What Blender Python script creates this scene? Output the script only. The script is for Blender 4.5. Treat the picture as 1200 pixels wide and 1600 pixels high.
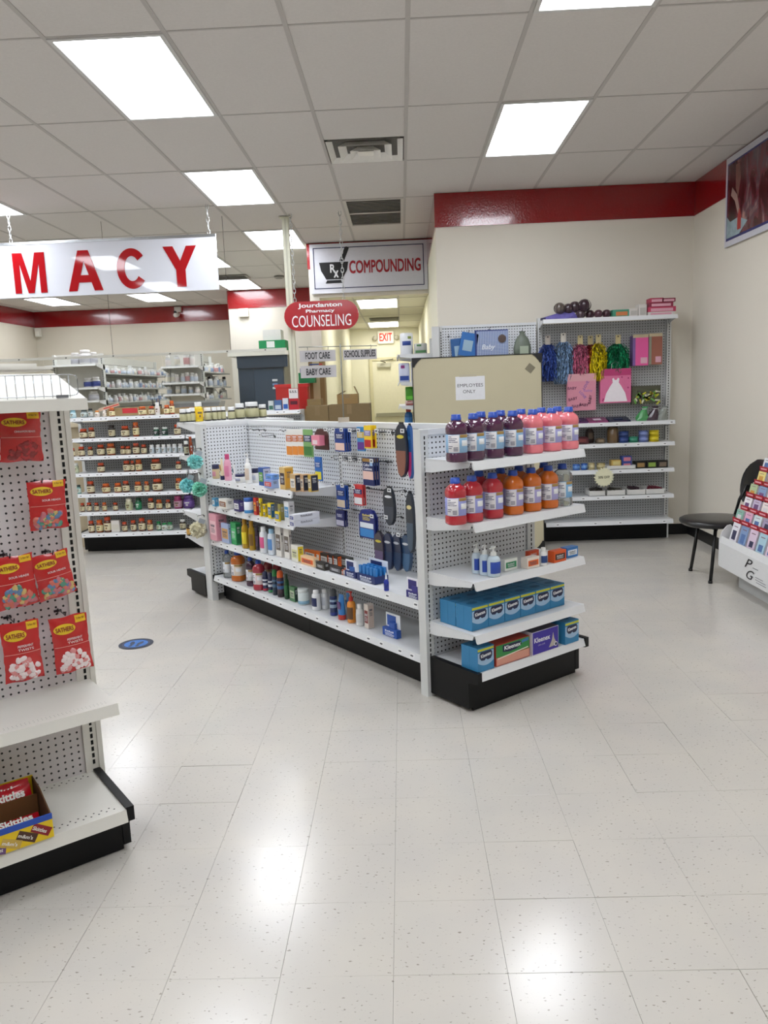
import bpy, math, random
from mathutils import Vector, Matrix
random.seed(7)
for o in list(bpy.data.objects): bpy.data.objects.remove(o)
scene = bpy.context.scene
COL = scene.collection
R = math.radians

# ------------------------------------------------------------------ camera
F_PX = 1219.62; PITCH = .1564; YAW = -.0280; ROLL = .0389; CAM_H = 1.551
fwd = Vector((math.sin(YAW)*math.cos(PITCH), math.cos(YAW)*math.cos(PITCH), -math.sin(PITCH)))
right = Vector((math.cos(YAW), -math.sin(YAW), 0)); down = fwd.cross(right)
r2 = math.cos(ROLL)*right + math.sin(ROLL)*down; d2 = -math.sin(ROLL)*right + math.cos(ROLL)*down
cd = bpy.data.cameras.new('camera'); cam = bpy.data.objects.new('camera', cd); COL.objects.link(cam)
m3 = Matrix((r2, -d2, -fwd)).transposed()
cam.matrix_world = Matrix.Translation((0, 0, CAM_H)) @ m3.to_4x4()
cd.sensor_fit = 'HORIZONTAL'; cd.sensor_width = 36.0; cd.lens = F_PX/1200*36; cd.clip_start = .05; cd.clip_end = 100
scene.camera = cam

# ------------------------------------------------------------------ world, exposure, lamp strength
w = bpy.data.worlds.new('world'); scene.world = w; w.use_nodes = True
w.node_tree.nodes['Background'].inputs[0].default_value = (.8, .85, .9, 1)
w.node_tree.nodes['Background'].inputs[1].default_value = .05
vs = scene.view_settings
vs.view_transform = 'Standard'; vs.look = 'None'; vs.gamma = 1.0; vs.use_curve_mapping = False
vs.exposure = EXPOSURE = 0.0
LAMP = 14.5          # emission of the ceiling lenses
LAMP_HALL = 11.0

# ------------------------------------------------------------------ materials
def lin(c): return c/12.92 if c <= .04045 else ((c+.055)/1.055)**2.4
def hexc(s): return tuple(lin(int(s[i:i+2], 16)/255) for i in (0, 2, 4))
MC = {}
def M(hx, rough=.5, metal=0, coat=0, trans=0, var=.05, scale=30, bump=0, bscale=200, spec=.5, emit=0):
    key = (hx, rough, metal, coat, trans, var, scale, bump, bscale, spec, emit)
    if key in MC: return MC[key]
    c = hexc(hx)
    m = bpy.data.materials.new('mat_'+hx); m.use_nodes = True; nt = m.node_tree; N = nt.nodes; Lk = nt.links
    p = N['Principled BSDF']; p.inputs['Roughness'].default_value = rough; p.inputs['Metallic'].default_value = metal
    p.inputs['Coat Weight'].default_value = coat; p.inputs['Coat Roughness'].default_value = .08
    p.inputs['Transmission Weight'].default_value = trans; p.inputs['Specular IOR Level'].default_value = spec
    tc = N.new('ShaderNodeTexCoord')
    nz = N.new('ShaderNodeTexNoise'); nz.inputs['Scale'].default_value = scale; Lk.new(tc.outputs['Object'], nz.inputs['Vector'])
    mx = N.new('ShaderNodeMix'); mx.data_type = 'RGBA'
    lo = tuple(max(0, x*(1-var)) for x in c)+(1,); hi = tuple(min(1, x*(1+var)) for x in c)+(1,)
    mx.inputs[6].default_value = lo; mx.inputs[7].default_value = hi
    Lk.new(nz.outputs['Fac'], mx.inputs[0]); Lk.new(mx.outputs[2], p.inputs['Base Color'])
    if bump:
        nb = N.new('ShaderNodeTexNoise'); nb.inputs['Scale'].default_value = bscale; nb.inputs['Detail'].default_value = 3
        Lk.new(tc.outputs['Object'], nb.inputs['Vector'])
        b = N.new('ShaderNodeBump'); b.inputs['Strength'].default_value = bump; b.inputs['Distance'].default_value = .004
        Lk.new(nb.outputs['Fac'], b.inputs['Height']); Lk.new(b.outputs['Normal'], p.inputs['Normal'])
    if emit:
        p.inputs['Emission Color'].default_value = c+(1,); p.inputs['Emission Strength'].default_value = emit
    MC[key] = m
    return m

def peg_material(hx='c3c6ca', name='pegboard', hr=.036):
    m = bpy.data.materials.new(name); m.use_nodes = True; nt = m.node_tree; N = nt.nodes; Lk = nt.links
    p = N['Principled BSDF']; p.inputs['Roughness'].default_value = .55
    tc = N.new('ShaderNodeTexCoord'); sp = N.new('ShaderNodeSeparateXYZ'); Lk.new(tc.outputs['Object'], sp.inputs[0])
    def math_(op, a, b=None):
        n = N.new('ShaderNodeMath'); n.operation = op
        for i, v in enumerate((a, b)):
            if v is None: continue
            if isinstance(v, (int, float)): n.inputs[i].default_value = v
            else: Lk.new(v, n.inputs[i])
        return n.outputs[0]
    def cell(s):
        f = math_('FRACT', math_('DIVIDE', s, .0254)); d = math_('SUBTRACT', f, .5); return math_('MULTIPLY', d, d)
    r = math_('ADD', cell(sp.outputs[0]), cell(sp.outputs[2]))
    hole = math_('LESS_THAN', r, hr)
    mx = N.new('ShaderNodeMix'); mx.data_type = 'RGBA'; c = hexc(hx)
    mx.inputs[6].default_value = c+(1,); mx.inputs[7].default_value = (.012, .012, .014, 1)
    Lk.new(hole, mx.inputs[0]); Lk.new(mx.outputs[2], p.inputs['Base Color'])
    return m
PEG = peg_material('dfe2e5')
PEG_DARK = peg_material('bcbebf', 'pegboard_grey')

def tile_material():
    m = bpy.data.materials.new('vinyl_tile'); m.use_nodes = True; nt = m.node_tree; N = nt.nodes; Lk = nt.links
    p = N['Principled BSDF']; p.inputs['Roughness'].default_value = .20; p.inputs['Specular IOR Level'].default_value = .65
    geo = N.new('ShaderNodeNewGeometry'); oi = N.new('ShaderNodeObjectInfo')
    mp = N.new('ShaderNodeMapping'); mp.inputs['Scale'].default_value = (70, 130, 1); mp.inputs['Rotation'].default_value = (0, 0, .1)
    Lk.new(geo.outputs['Position'], mp.inputs[0])
    n1 = N.new('ShaderNodeTexNoise'); n1.inputs['Scale'].default_value = 1.0; n1.inputs['Detail'].default_value = 1.5
    Lk.new(mp.outputs[0], n1.inputs['Vector'])
    cr = N.new('ShaderNodeValToRGB'); e = cr.color_ramp.elements
    e[0].position = .275; e[0].color = hexc('948e84')+(1,); e[1].position = .335; e[1].color = hexc('c9c5bd')+(1,)
    Lk.new(n1.outputs['Fac'], cr.inputs[0])
    n2 = N.new('ShaderNodeTexNoise'); n2.inputs['Scale'].default_value = 3.5; Lk.new(geo.outputs['Position'], n2.inputs['Vector'])
    mx = N.new('ShaderNodeMix'); mx.data_type = 'RGBA'; mx.blend_type = 'MULTIPLY'; mx.inputs[0].default_value = 1.0
    c2 = N.new('ShaderNodeValToRGB'); f = c2.color_ramp.elements
    f[0].position = .3; f[0].color = (.93, .93, .94, 1); f[1].position = .7; f[1].color = (1, .99, .97, 1)
    Lk.new(n2.outputs['Fac'], c2.inputs[0]); Lk.new(cr.outputs[0], mx.inputs[6]); Lk.new(c2.outputs[0], mx.inputs[7])
    Lk.new(mx.outputs[2], p.inputs['Base Color'])
    b = N.new('ShaderNodeBump'); b.inputs['Strength'].default_value = .04; b.inputs['Distance'].default_value = .002
    n3 = N.new('ShaderNodeTexNoise'); n3.inputs['Scale'].default_value = 9; Lk.new(geo.outputs['Position'], n3.inputs['Vector'])
    Lk.new(n3.outputs['Fac'], b.inputs['Height']); Lk.new(b.outputs['Normal'], p.inputs['Normal'])
    return m
TILE = tile_material()
def ceil_material():
    m = M('d8d4d0', .9, var=.05, scale=60, bump=.5, bscale=260, spec=.1)
    return m
CEIL = ceil_material()
def emis(hx, s, name):
    m = bpy.data.materials.new(name); m.use_nodes = True; nt = m.node_tree; N = nt.nodes
    p = N['Principled BSDF']; p.inputs['Base Color'].default_value = (.8, .8, .8, 1)
    p.inputs['Emission Color'].default_value = hexc(hx)+(1,); p.inputs['Emission Strength'].default_value = s
    return m
LENS = emis('f4f8ff', LAMP, 'lamp_lens'); LENS_HALL = emis('fffdf6', LAMP_HALL, 'lamp_lens_hall')
def poster_material():
    m = bpy.data.materials.new('poster_print'); m.use_nodes = True; nt = m.node_tree; N = nt.nodes; Lk = nt.links
    p = N['Principled BSDF']; p.inputs['Roughness'].default_value = .25
    tc = N.new('ShaderNodeTexCoord'); mp = N.new('ShaderNodeMapping'); mp.inputs['Scale'].default_value = (5, 5, 2.2)
    Lk.new(tc.outputs['Object'], mp.inputs[0])
    n = N.new('ShaderNodeTexNoise'); n.inputs['Scale'].default_value = 1.1; n.inputs['Detail'].default_value = 3; n.inputs['Distortion'].default_value = 1.0
    Lk.new(mp.outputs[0], n.inputs['Vector'])
    cr = N.new('ShaderNodeValToRGB'); E = cr.color_ramp.elements
    E[0].position = .36; E[0].color = hexc('1c0c10')+(1,); E[1].position = .70; E[1].color = hexc('b88a80')+(1,)
    for pos, c in ((.46, '4a0f16'), (.52, '6a3038'), (.58, '5a444c')):
        el = E.new(pos); el.color = hexc(c)+(1,)
    Lk.new(n.outputs['Fac'], cr.inputs[0]); Lk.new(cr.outputs[0], p.inputs['Base Color'])
    return m
WHITE_M = M('dddfe1', .4, var=.02)       # powder-coated shelving
POST_M = M('d4d6d5', .45, var=.02)
CREAM_M = M('d8d6ce', .45, var=.02)      # older, creamier shelving in the foreground
BLACK_M = M('08090b', .42, var=.2, spec=.25)
DARKSLOT = M('060606', .9)
WALL_M = M('ded8cb', .75, var=.02, scale=3, bump=.06, bscale=120)
WALL_HALL = M('e2dfca', .7, var=.02, scale=3, bump=.05, bscale=120)
WALL_PH = M('d2cbbb', .75, var=.02, scale=3, bump=.06, bscale=120)
RED_M = M('8a0810', .14, coat=.7, var=.05, scale=8, bump=.45, bscale=60)
CHROME = M('b8bcc0', .25, metal=1)
WIRE_M = M('3a3c40', .35, metal=.8)
TEE_M = M('bab6b2', .6, var=.02)
CARD_M = M('a58a5c', .8, var=.08, scale=12)
def gl(hx, r=.3): return M(hx, r, coat=.3)

# ------------------------------------------------------------------ mesh building
class MB:
    def __init__(s): s.v = []; s.f = []; s.sm = []
    def add(s, vs_, fs, smooth=False):
        n = len(s.v); s.v += [tuple(p) for p in vs_]
        for f in fs: s.f.append(tuple(i+n for i in f)); s.sm.append(smooth)
        return s
    def box(s, x0, x1, y0, y1, z0, z1, rot=None, at=(0, 0, 0)):
        P = [(x, y, z) for z in (z0, z1) for y in (y0, y1) for x in (x0, x1)]
        if rot is not None: P = [tuple(rot @ Vector(p) + Vector(at)) for p in P]
        return s.add(P, [(0, 2, 3, 1), (4, 5, 7, 6), (0, 1, 5, 4), (2, 6, 7, 3), (0, 4, 6, 2), (1, 3, 7, 5)])
    def prism(s, poly, a0, a1, axis=0):
        """polygon in the other two axes extruded along axis"""
        n = len(poly)
        def mk(p, a):
            return (a, p[0], p[1]) if axis == 0 else (p[0], a, p[1]) if axis == 1 else (p[0], p[1], a)
        P = [mk(p, a0) for p in poly]+[mk(p, a1) for p in poly]
        return s.add(P, [tuple(range(n))[::-1], tuple(range(n, 2*n))]+[(i, (i+1) % n, n+(i+1) % n, n+i) for i in range(n)])
    def lathe(s, prof, n=18, e=2.0, a0=0, a1=360, sy=1.0, smooth=True, cx=0, cy=0, cz=0):
        full = abs(a1-a0) >= 360; k = n if full else n+1
        P = []
        for (r, z) in prof:
            for i in range(k):
                t = R(a0+(a1-a0)*i/n); c, q = math.cos(t), math.sin(t)
                m = (abs(c)**e+abs(q)**e)**(-1/e)
                P.append((cx+r*m*c, cy+r*m*q*sy, cz+z))
        fs = []
        for j in range(len(prof)-1):
            for i in range(n):
                i2 = (i+1) % k
                fs.append((j*k+i, j*k+i2, (j+1)*k+i2, (j+1)*k+i))
        return s.add(P, fs, smooth)
    def tube(s, pts, r, n=6):
        pts = [Vector(p) for p in pts]; P = []; fs = []
        for i, p in enumerate(pts):
            d = (pts[min(i+1, len(pts)-1)]-pts[max(i-1, 0)]).normalized()
            u = d.cross(Vector((0, 0, 1)))
            if u.length < .01: u = d.cross(Vector((1, 0, 0)))
            u.normalize(); v = d.cross(u)
            for k in range(n):
                t = 2*math.pi*k/n; P.append(p+r*(math.cos(t)*u+math.sin(t)*v))
        for i in range(len(pts)-1):
            for k in range(n):
                k2 = (k+1) % n; fs.append((i*n+k, i*n+k2, (i+1)*n+k2, (i+1)*n+k))
        fs += [tuple(range(n))[::-1], tuple(range((len(pts)-1)*n, len(pts)*n))]
        return s.add(P, fs, True)
    def mesh(s, name):
        me = bpy.data.meshes.new(name); me.from_pydata(s.v, [], s.f); me.materials.append(None)
        me.polygons.foreach_set('use_smooth', s.sm); me.update()
        return me

def obj(name, me, mat, parent=None, loc=(0, 0, 0), rot=(0, 0, 0), scale=(1, 1, 1), kind=None, label=None):
    o = bpy.data.objects.new(name, me); COL.objects.link(o)
    if isinstance(me, bpy.types.Mesh):
        if not len(me.materials): me.materials.append(None)
        o.material_slots[0].link = 'OBJECT'; o.material_slots[0].material = mat
    if parent is not None: o.parent = parent
    o.location = loc; o.rotation_euler = rot; o.scale = scale
    if kind: o['kind'] = kind
    if label: o['label'] = label
    return o
def tag(o, label, cat, group=None):
    o['label'] = label; o['category'] = cat
    if group: o['group'] = group
    return o
def empty(name, label, cat, loc=(0, 0, 0), rotz=0, group=None):
    o = bpy.data.objects.new(name, None); COL.objects.link(o); o.empty_display_size = .05
    o.location = loc; o.rotation_euler = (0, 0, R(rotz))
    return tag(o, label, cat, group)
UC = {}
def unit(key, fn):
    if key not in UC: UC[key] = fn().mesh(key)
    return UC[key]
CUBE = MB().box(-.5, .5, -.5, .5, 0, 1).mesh('unit_box')
def bx(name, parent, mat, x0, x1, y0, y1, z0, z1, **k):
    """box part given by its extents in the parent's space, sharing one mesh"""
    return obj(name, CUBE, mat, parent, ((x0+x1)/2, (y0+y1)/2, z0), (0, 0, 0), (x1-x0, y1-y0, z1-z0), **k)
def panel(name, parent, mat, x0, x1, y0, y1, z0, z1): return obj(name, MB().box(x0, x1, y0, y1, z0, z1).mesh(name), mat, parent)
TXT = {}
def text_mesh(s, bold=0.0, shear=0, cap=None):
    key = (s, bold, shear)
    if key in TXT: return TXT[key]
    c = bpy.data.curves.new('txt', 'FONT'); c.body = s; c.size = 1; c.shear = shear; c.extrude = 0; c.resolution_u = 3
    o = bpy.data.objects.new('txt', c); COL.objects.link(o)
    dg = bpy.context.evaluated_depsgraph_get(); me = bpy.data.meshes.new_from_object(o.evaluated_get(dg))
    bpy.data.objects.remove(o)
    if bold:
        V0 = [tuple(v.co) for v in me.vertices]; F0 = [tuple(p.vertices) for p in me.polygons]; V1 = []; F1 = []
        for k in range(9):
            dx, dy = ((-1, -1), (1, -1), (1, 1), (-1, 1), (0, 1), (0, -1), (1, 0), (-1, 0), (0, 0))[k]; q = bold*1.1; n0 = len(V1)
            V1 += [(x+q*dx, y+q*dy, .00012*k) for x, y, z in V0]; F1 += [tuple(i+n0 for i in f) for f in F0]
        me = bpy.data.meshes.new('lettering'); me.from_pydata(V1, [], F1)
    xs = [v.co.x for v in me.vertices]; ys = [v.co.y for v in me.vertices]
    x0, x1, y0, y1 = min(xs), max(xs), min(ys), max(ys)
    for v in me.vertices: v.co.x = (v.co.x-x0)/(x1-x0)-.5; v.co.y = (v.co.y-y0)/(y1-y0)
    me.materials.clear(); me.materials.append(None); me.name = 'lettering'
    TXT[key] = me
    return me
def text(parent, s, mat, cx, y, z0, w_, h_, bold=0.0, rot=(math.pi/2, 0, 0), name='lettering', shear=0, cy=None):
    """text in the plane facing -y, centred on cx, its foot at z0, fitted to w x h"""
    o = obj(name, text_mesh(s, bold, shear), mat, parent, (cx, y, z0), rot, (w_, h_, 1))
    return o

# ------------------------------------------------------------------ shell of the room
ZC = 3.3534
def struct(name, me, mat, parent=None, **k):
    o = obj(name, me, mat, parent, **k); o['kind'] = 'structure'; return o
def sbox(name, mat, x0, x1, y0, y1, z0, z1): return struct(name, MB().box(x0, x1, y0, y1, z0, z1).mesh(name), mat)
XL, XR, YN, YF = -7.4, 2.82, -4.0, 16.1
floor = sbox('floor', M('8a847a', .8), XL-.1, XR+.1, YN-.1, YF+.1, -.1, -.006)
# vinyl tiles: the ones that show largest are parts, the rest one part
TX0, TY0, TS = -.075, 1.869, .3048
def tile_mesh():
    h = TS/2-.0003; b = .0005
    mb = MB(); P = [(-h, -h, -.006), (h, -h, -.006), (h, h, -.006), (-h, h, -.006)]
    P += [(x, y, -b) for x, y in ((-h, -h), (h, -h), (h, h), (-h, h))]
    k = h-b; P += [(x, y, 0) for x, y in ((-k, -k), (k, -k), (k, k), (-k, k))]
    fs = [(8, 9, 10, 11)]
    for i in range(4):
        j = (i+1) % 4; fs += [(i, j, 4+j, 4+i), (4+i, 4+j, 8+j, 8+i)]
    return mb.add(P, fs)
tm = unit('floor_tile', tile_mesh)
rest = MB(); near = []
i0 = math.floor((XL-TX0)/TS); i1 = math.ceil((XR-TX0)/TS); j0 = math.floor((YN-TY0)/TS); j1 = math.ceil((YF-TY0)/TS)
def in_view(x, y):
    c = Vector((x, y, -CAM_H)); zc = c.dot(fwd)
    if zc < .2: return None
    u = 600+F_PX*c.dot(r2)/zc; v = 800+F_PX*c.dot(d2)/zc
    return zc if -60 < u < 1260 and v < 1700 else None
rr = random.Random(3)
for i in range(i0, i1+1):
    for j in range(j0, j1+1):
        x, y = TX0+(i+.5)*TS, TY0+(j+.5)*TS
        if x < XL+.0 or x > XR+.1 or y > YF or y < YN: continue
        q = in_view(x, y) if y < 8.0 and not (x < -3.6) else None
        near.append((q if q else 1e9, x, y))
near.sort()
for n, (q, x, y) in enumerate(near):
    tx, ty = rr.gauss(0, .0022), rr.gauss(0, .0022)
    if n < 300:
        obj('floor_tile', tm, TILE, floor, (x, y, 0), (tx, ty, 0))
    else:
        h = TS/2-.0006
        P = [(x+a*h, y+b*h, a*h*math.tan(-ty)+b*h*math.tan(tx)) for a, b in ((-1, -1), (1, -1), (1, 1), (-1, 1))]
        rest.add(P, [(0, 1, 2, 3)])
obj('floor_tiles', rest.mesh('floor_tiles'), TILE, floor, kind='stuff')

# walls
def wall(name, mat, x0, x1, y0, y1, z0=0, z1=ZC+.05): return sbox(name, mat, x0, x1, y0, y1, z0, z1)
YB = 7.77; XRET = .38
wall('wall_right', WALL_M, XR, XR+.12, YN, YB+.12)
wall('wall_back', WALL_M, XRET, XR, YB, YB+.12)
wall('wall_left', WALL_PH, XL-.12, XL, YN, YF+.12)
wall('wall_near', WALL_M, XL, XR, YN-.12, YN)
wall('wall_far', WALL_PH, XL, -3.0, YF, YF+.12)
wall('wall_far_step', WALL_M, -3.0, -1.1, 14.1, 14.22)
wall('wall_far_return', WALL_M, -3.0, -2.88, 14.22, YF+.12)
wall('wall_return', WALL_HALL, XRET, XRET+.12, YB+.12, 16.0)
wall('wall_header', WALL_M, -1.1, XRET, 10.0, 10.12, 2.70, ZC)
wall('wall_hall_left', WALL_HALL, -1.1, -.98, 10.12, 16.0)
wall('wall_hall_pier', WALL_M, -1.1, -.98, 10.0, 10.12, 0, 2.70)
wall('wall_hall_end', WALL_HALL, -.98, XRET, 15.9, 16.02, 0, 2.8)
# red fascia bands under the ceiling
BZ = 3.047
def band(name, x0, x1, y0, y1): return sbox(name, RED_M, x0, x1, y0, y1, BZ, ZC)
band('trim_1', XRET-.010, XR, YB-.010, YB)
band('trim_2', XR-.010, XR, YN, YB-.010)
band('trim_3', XRET-.010, XRET, YB, 10.0)
band('trim_4', XL, -3.0, YF-.010, YF)
band('trim_5', XL, XL+.010, YN, YF-.010)
band('trim_6', -3.01, -1.1, 14.09, 14.1)
band('trim_7', -3.01, -3.0, 14.1, YF-.01)
band('trim_8', -1.11, XRET, 9.992, 10.0)
# black vinyl cove base
BBM = M('0c0c0d', .45)
sbox('baseboard_back', BBM, XRET, XR, YB-.008, YB, 0, .105)
sbox('baseboard_right', BBM, XR-.008, XR, YN, YB-.008, 0, .105)
sbox('baseboard_return', BBM, XRET-.008, XRET, YB, 15.9, 0, .105)

# suspended ceiling: backing, tees, tiles
ceiling = sbox('ceiling', M('6a6864', .9), XL-.1, XR+.1, YN-.1, YF+.1, ZC+.03, ZC+.12)
CX0, CY0, CW, CD = -1.7339, 4.2052, .6096, 1.2192
LIGHTS = [(0, 0), (0, 2), (0, 4), (-4, 0), (-4, 2), (-4, 4), (-2, 5), (-2, 7), (-5, 8), (-8, 8), (-8, 4), (-8, 1),
          (4, 1), (4, -1), (4, -3), (0, -2), (0, -4), (-4, -2), (-4, -4), (4, -5)]
ctile = unit('ceiling_tile', lambda: MB().box(-CW/2+.004, CW/2-.004, -CD/2+.004, CD/2-.004, .004, .016))
def covered(x, y): return (XRET+.2 < x and y > YB+.3) or (x > -1.1 and y > 10.6)
ia, ib = math.floor((XL-CX0)/CW), math.ceil((XR-CX0)/CW)
ja, jb = math.floor((YN-CY0)/CD), math.ceil((YF-CY0)/CD)
for i in range(ia, ib+1):
    for j in range(ja, jb+1):
        if (i, j) in LIGHTS: continue
        x, y = CX0+(i+.5)*CW, CY0+(j+.5)*CD
        if covered(x, y) or x < XL-.3 or x > XR+.3 or y < YN-.6 or y > YF+.6: continue
        if (i, j) == (2, 3): continue                       # return grille fills this cell
        if (i, j) == (2, 1):                                # half tile beside the diffuser
            obj('ceiling_tile', ctile, CEIL, ceiling, (x, CY0+1*CD+CD*.25, ZC), scale=(1, .5, 1)); continue
        obj('ceiling_tile', ctile, CEIL, ceiling, (x, y, ZC))
tee_l = unit('tee_long', lambda: MB().box(-.0125, .0125, 0, YF-YN, .0005, .006))
for i in range(ia, ib+1):
    x = CX0+i*CW
    if XL < x < XR: obj('ceiling_tee', tee_l, TEE_M, ceiling, (x, YN, ZC), scale=(1, (YF-YN if x < XRET else YB-YN)/(YF-YN), 1))
for j in range(ja, jb+1):
    y = CY0+j*CD
    if YN < y < YF:
        x1 = XR if y < YB else XRET
        bx('ceiling_cross_tee', ceiling, TEE_M, XL, x1, y-.007, y+.007, ZC+.001, ZC+.005)
# fluorescent lay-in lights
lens_me = unit('lens', lambda: MB().box(-CW/2+.03, CW/2-.03, -CD/2+.03, CD/2-.03, .001, .010))
def frame_mesh():
    mb = MB(); a, b = CW/2-.008, CD/2-.008; t = .024
    mb.box(-a, -a+t, -b, b, -.006, .008); mb.box(a-t, a, -b, b, -.006, .008)
    mb.box(-a+t, a-t, -b, -b+t, -.006, .008); return mb.box(-a+t, a-t, b-t, b, -.006, .008)
frame_me = unit('light_frame', frame_mesh)
LL = {(0, 0): 'large ceiling light panel nearest the top left of the view', (0, 2): 'ceiling light panel behind the large top left one',
      (0, 4): 'ceiling light panel behind the square white post', (-4, 2): 'ceiling light panel at left edge above the hanging pharmacy sign',
      (-4, 4): 'ceiling light panel just above the hanging sign, far left', (-2, 5): 'ceiling light panel beside right end of hanging sign',
      (-2, 7): 'ceiling light panel near the stepped red band beyond hanging sign', (-5, 8): 'far ceiling light panel below right half of hanging sign',
      (-8, 8): 'far ceiling light panel below left half of hanging sign', (4, 1): 'ceiling light panel in front of the right red band',
      (4, -1): 'ceiling light panel cut by the top edge of the view'}
for k, (i, j) in enumerate(LIGHTS):
    t = empty('ceiling_light', LL.get((i, j), 'ceiling light panel of the shop outside the view'), 'ceiling light', (CX0+(i+.5)*CW, CY0+(j+.5)*CD, ZC), 0, 'ceiling lights')
    obj('frame', frame_me, M('cfcfcc', .4), t); obj('diffuser', lens_me, LENS, t)
# supply diffuser and return grille
t = empty('supply_diffuser', 'square stepped metal air diffuser set in the ceiling', 'vent', (-.21, CY0+CD+CD*.75, ZC))
for k, s in enumerate((.285, .20, .115)):
    mb = MB(); zz = -.004-.012*k; p_ = s-.055
    P = [(-s, -s, zz), (s, -s, zz), (s, s, zz), (-s, s, zz), (-p_, -p_, zz+.045), (p_, -p_, zz+.045), (p_, p_, zz+.045), (-p_, p_, zz+.045)]
    mb.add(P, [(i, (i+1) % 4, 4+(i+1) % 4, 4+i) for i in range(4)])
    if k == 2: mb.add([(-p_, -p_, zz+.01), (p_, -p_, zz+.01), (p_, p_, zz+.01), (-p_, p_, zz+.01)], [(3, 2, 1, 0)])
    obj('louver_cone', mb.mesh('cone'), M('f2f0ea', .4), t)
obj('backing', MB().box(-.29, .29, -.29, .29, .045, .05).mesh('bk'), M('2a2826', .8), t)
t = empty('return_grille', 'white slatted return air grille in the ceiling', 'vent', (-.21, CY0+3.5*CD, ZC))
obj('backing', MB().box(-.29, .29, -.6, .6, .012, .018).mesh('bk2'), M('3a3834', .8), t)
mb = MB(); mb.box(-.295, -.265, -.6, .6, -.004, .01); mb.box(.265, .295, -.6, .6, -.004, .01)
for y in (-.6, -.02, .57): mb.box(-.265, .265, y, y+.03, -.004, .01)
obj('frame', mb.mesh('gf'), M('c9c6c0', .5), t)
sl = unit('grille_slat', lambda: MB().box(-.265, .265, -.017, .017, -.001, .002))
for k in range(18):
    y = -.545+k*.064
    if abs(y) < .03: continue
    obj('slat', sl, M('c4c0b8', .5), t, (0, y, 0), (R(12), 0, 0))
for (x, y, lab) in ((-2.6, 12.45, 'dark slotted air vent beside the far ceiling light'), (-4.3, 13.2, 'dark slotted vent in the ceiling above the pharmacy')):
    t = empty('slot_vent', lab, 'vent', (x, y, ZC-.001))
    obj('frame', MB().box(-.3, .3, -.2, .2, -.012, -.004).mesh('svf'), M('8a8780', .6), t)
    for k in range(5): bx('slot', t, M('2a2826', .8), -.26, .26, -.16+k*.07, -.12+k*.07, -.0145, -.0118)

# hall beyond the header
hc = sbox('ceiling_hall', M('d9d6c6', .8, var=.03), -.98, XRET, 10.12, 15.9, 2.74, 2.80)
for y in (10.7, 11.92, 13.14, 14.36, 15.58): bx('ceiling_cross_tee', hc, TEE_M, -.98, XRET, y-.008, y+.008, 2.736, 2.7405)
for x in (-.6, .0): bx('ceiling_tee', hc, TEE_M, x-.01, x+.01, 10.12, 15.9, 2.7355, 2.7404)
for y, lab in ((11.31, 'hallway ceiling light nearest the compounding sign'), (14.95, 'hallway ceiling light nearest the exit sign')):
    t = empty('hall_light', lab, 'ceiling light', (-.29, y, 2.737))
    obj('frame', frame_me, M('cfcfc4', .4), t, scale=(.98, .98, 1)); obj('diffuser', lens_me, LENS_HALL, t, scale=(.98, .98, 1), loc=(0, 0, -.003))
t = empty('hall_vent', 'dark slatted vent between the two hallway lights', 'vent', (-.25, 13.75, 2.738))
obj('frame', MB().box(-.25, .25, -.25, .25, -.012, -.002).mesh('hv'), M('6a675c', .6), t)
for k in range(5): bx('slat', t, M('8a867a', .5), -.22, .22, -.2+k*.09, -.17+k*.09, -.02, -.012)
# exit door, closer, exit sign
door = empty('door_1', 'cream steel exit door at the end of the hallway', 'door', (-.1, 15.9, 0)); door['kind'] = 'structure'
bx('door_leaf', door, M('e2dec6', .5), -.46, .46, -.03, 0, .01, 2.11)
mb = MB(); mb.box(-.52, -.46, -.05, 0, 0, 2.17); mb.box(.46, .48, -.05, 0, 0, 2.17); mb.box(-.46, .46, -.05, 0, 2.11, 2.17)
obj('door_frame', mb.mesh('df'), M('cfc9a6', .5), door)
bx('door_closer', door, M('b9b7a6', .4), -.36, -.10, -.10, -.03, 1.98, 2.06)
obj('closer_arm', MB().tube([(-.2, -.07, 2.07), (-.3, -.2, 2.10), (-.05, -.06, 2.13)], .012).mesh('ca'), M('8a887a', .4), door)
bx('push_bar', door, M('a9a794', .35, metal=.4), -.42, .40, -.09, -.03, 1.0, 1.07)
t = empty('exit_sign', 'white emergency exit sign with red letters and side lamps', 'sign', (-.275, 15.9, 2.44))
bx('housing', t, M('efe9dc', .4), -.155, .155, -.06, 0, 0, .24)
text(t, 'EXIT', M('d0281c', .6, emit=.5), 0, -.062, .045, .25, .155, .02)
for s in (-1, 1):
    obj('lamp_head', unit('lamp_head', lambda: MB().lathe([(0, 0), (.045, .01), (.05, .03), (.035, .07), (0, .08)], 14)), M('b8b4a4', .4), t, (s*.215, -.02, .11), (R(90), 0, 0))
t = tag(obj('alarm_strobe', MB().box(-.05, .05, -.04, 0, 0, .11).mesh('strobe'), M('e6e0c8', .4)), 'small cream wall box under the exit sign', 'wall box'); t.location = (-.12, 15.9, 2.16)

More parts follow.
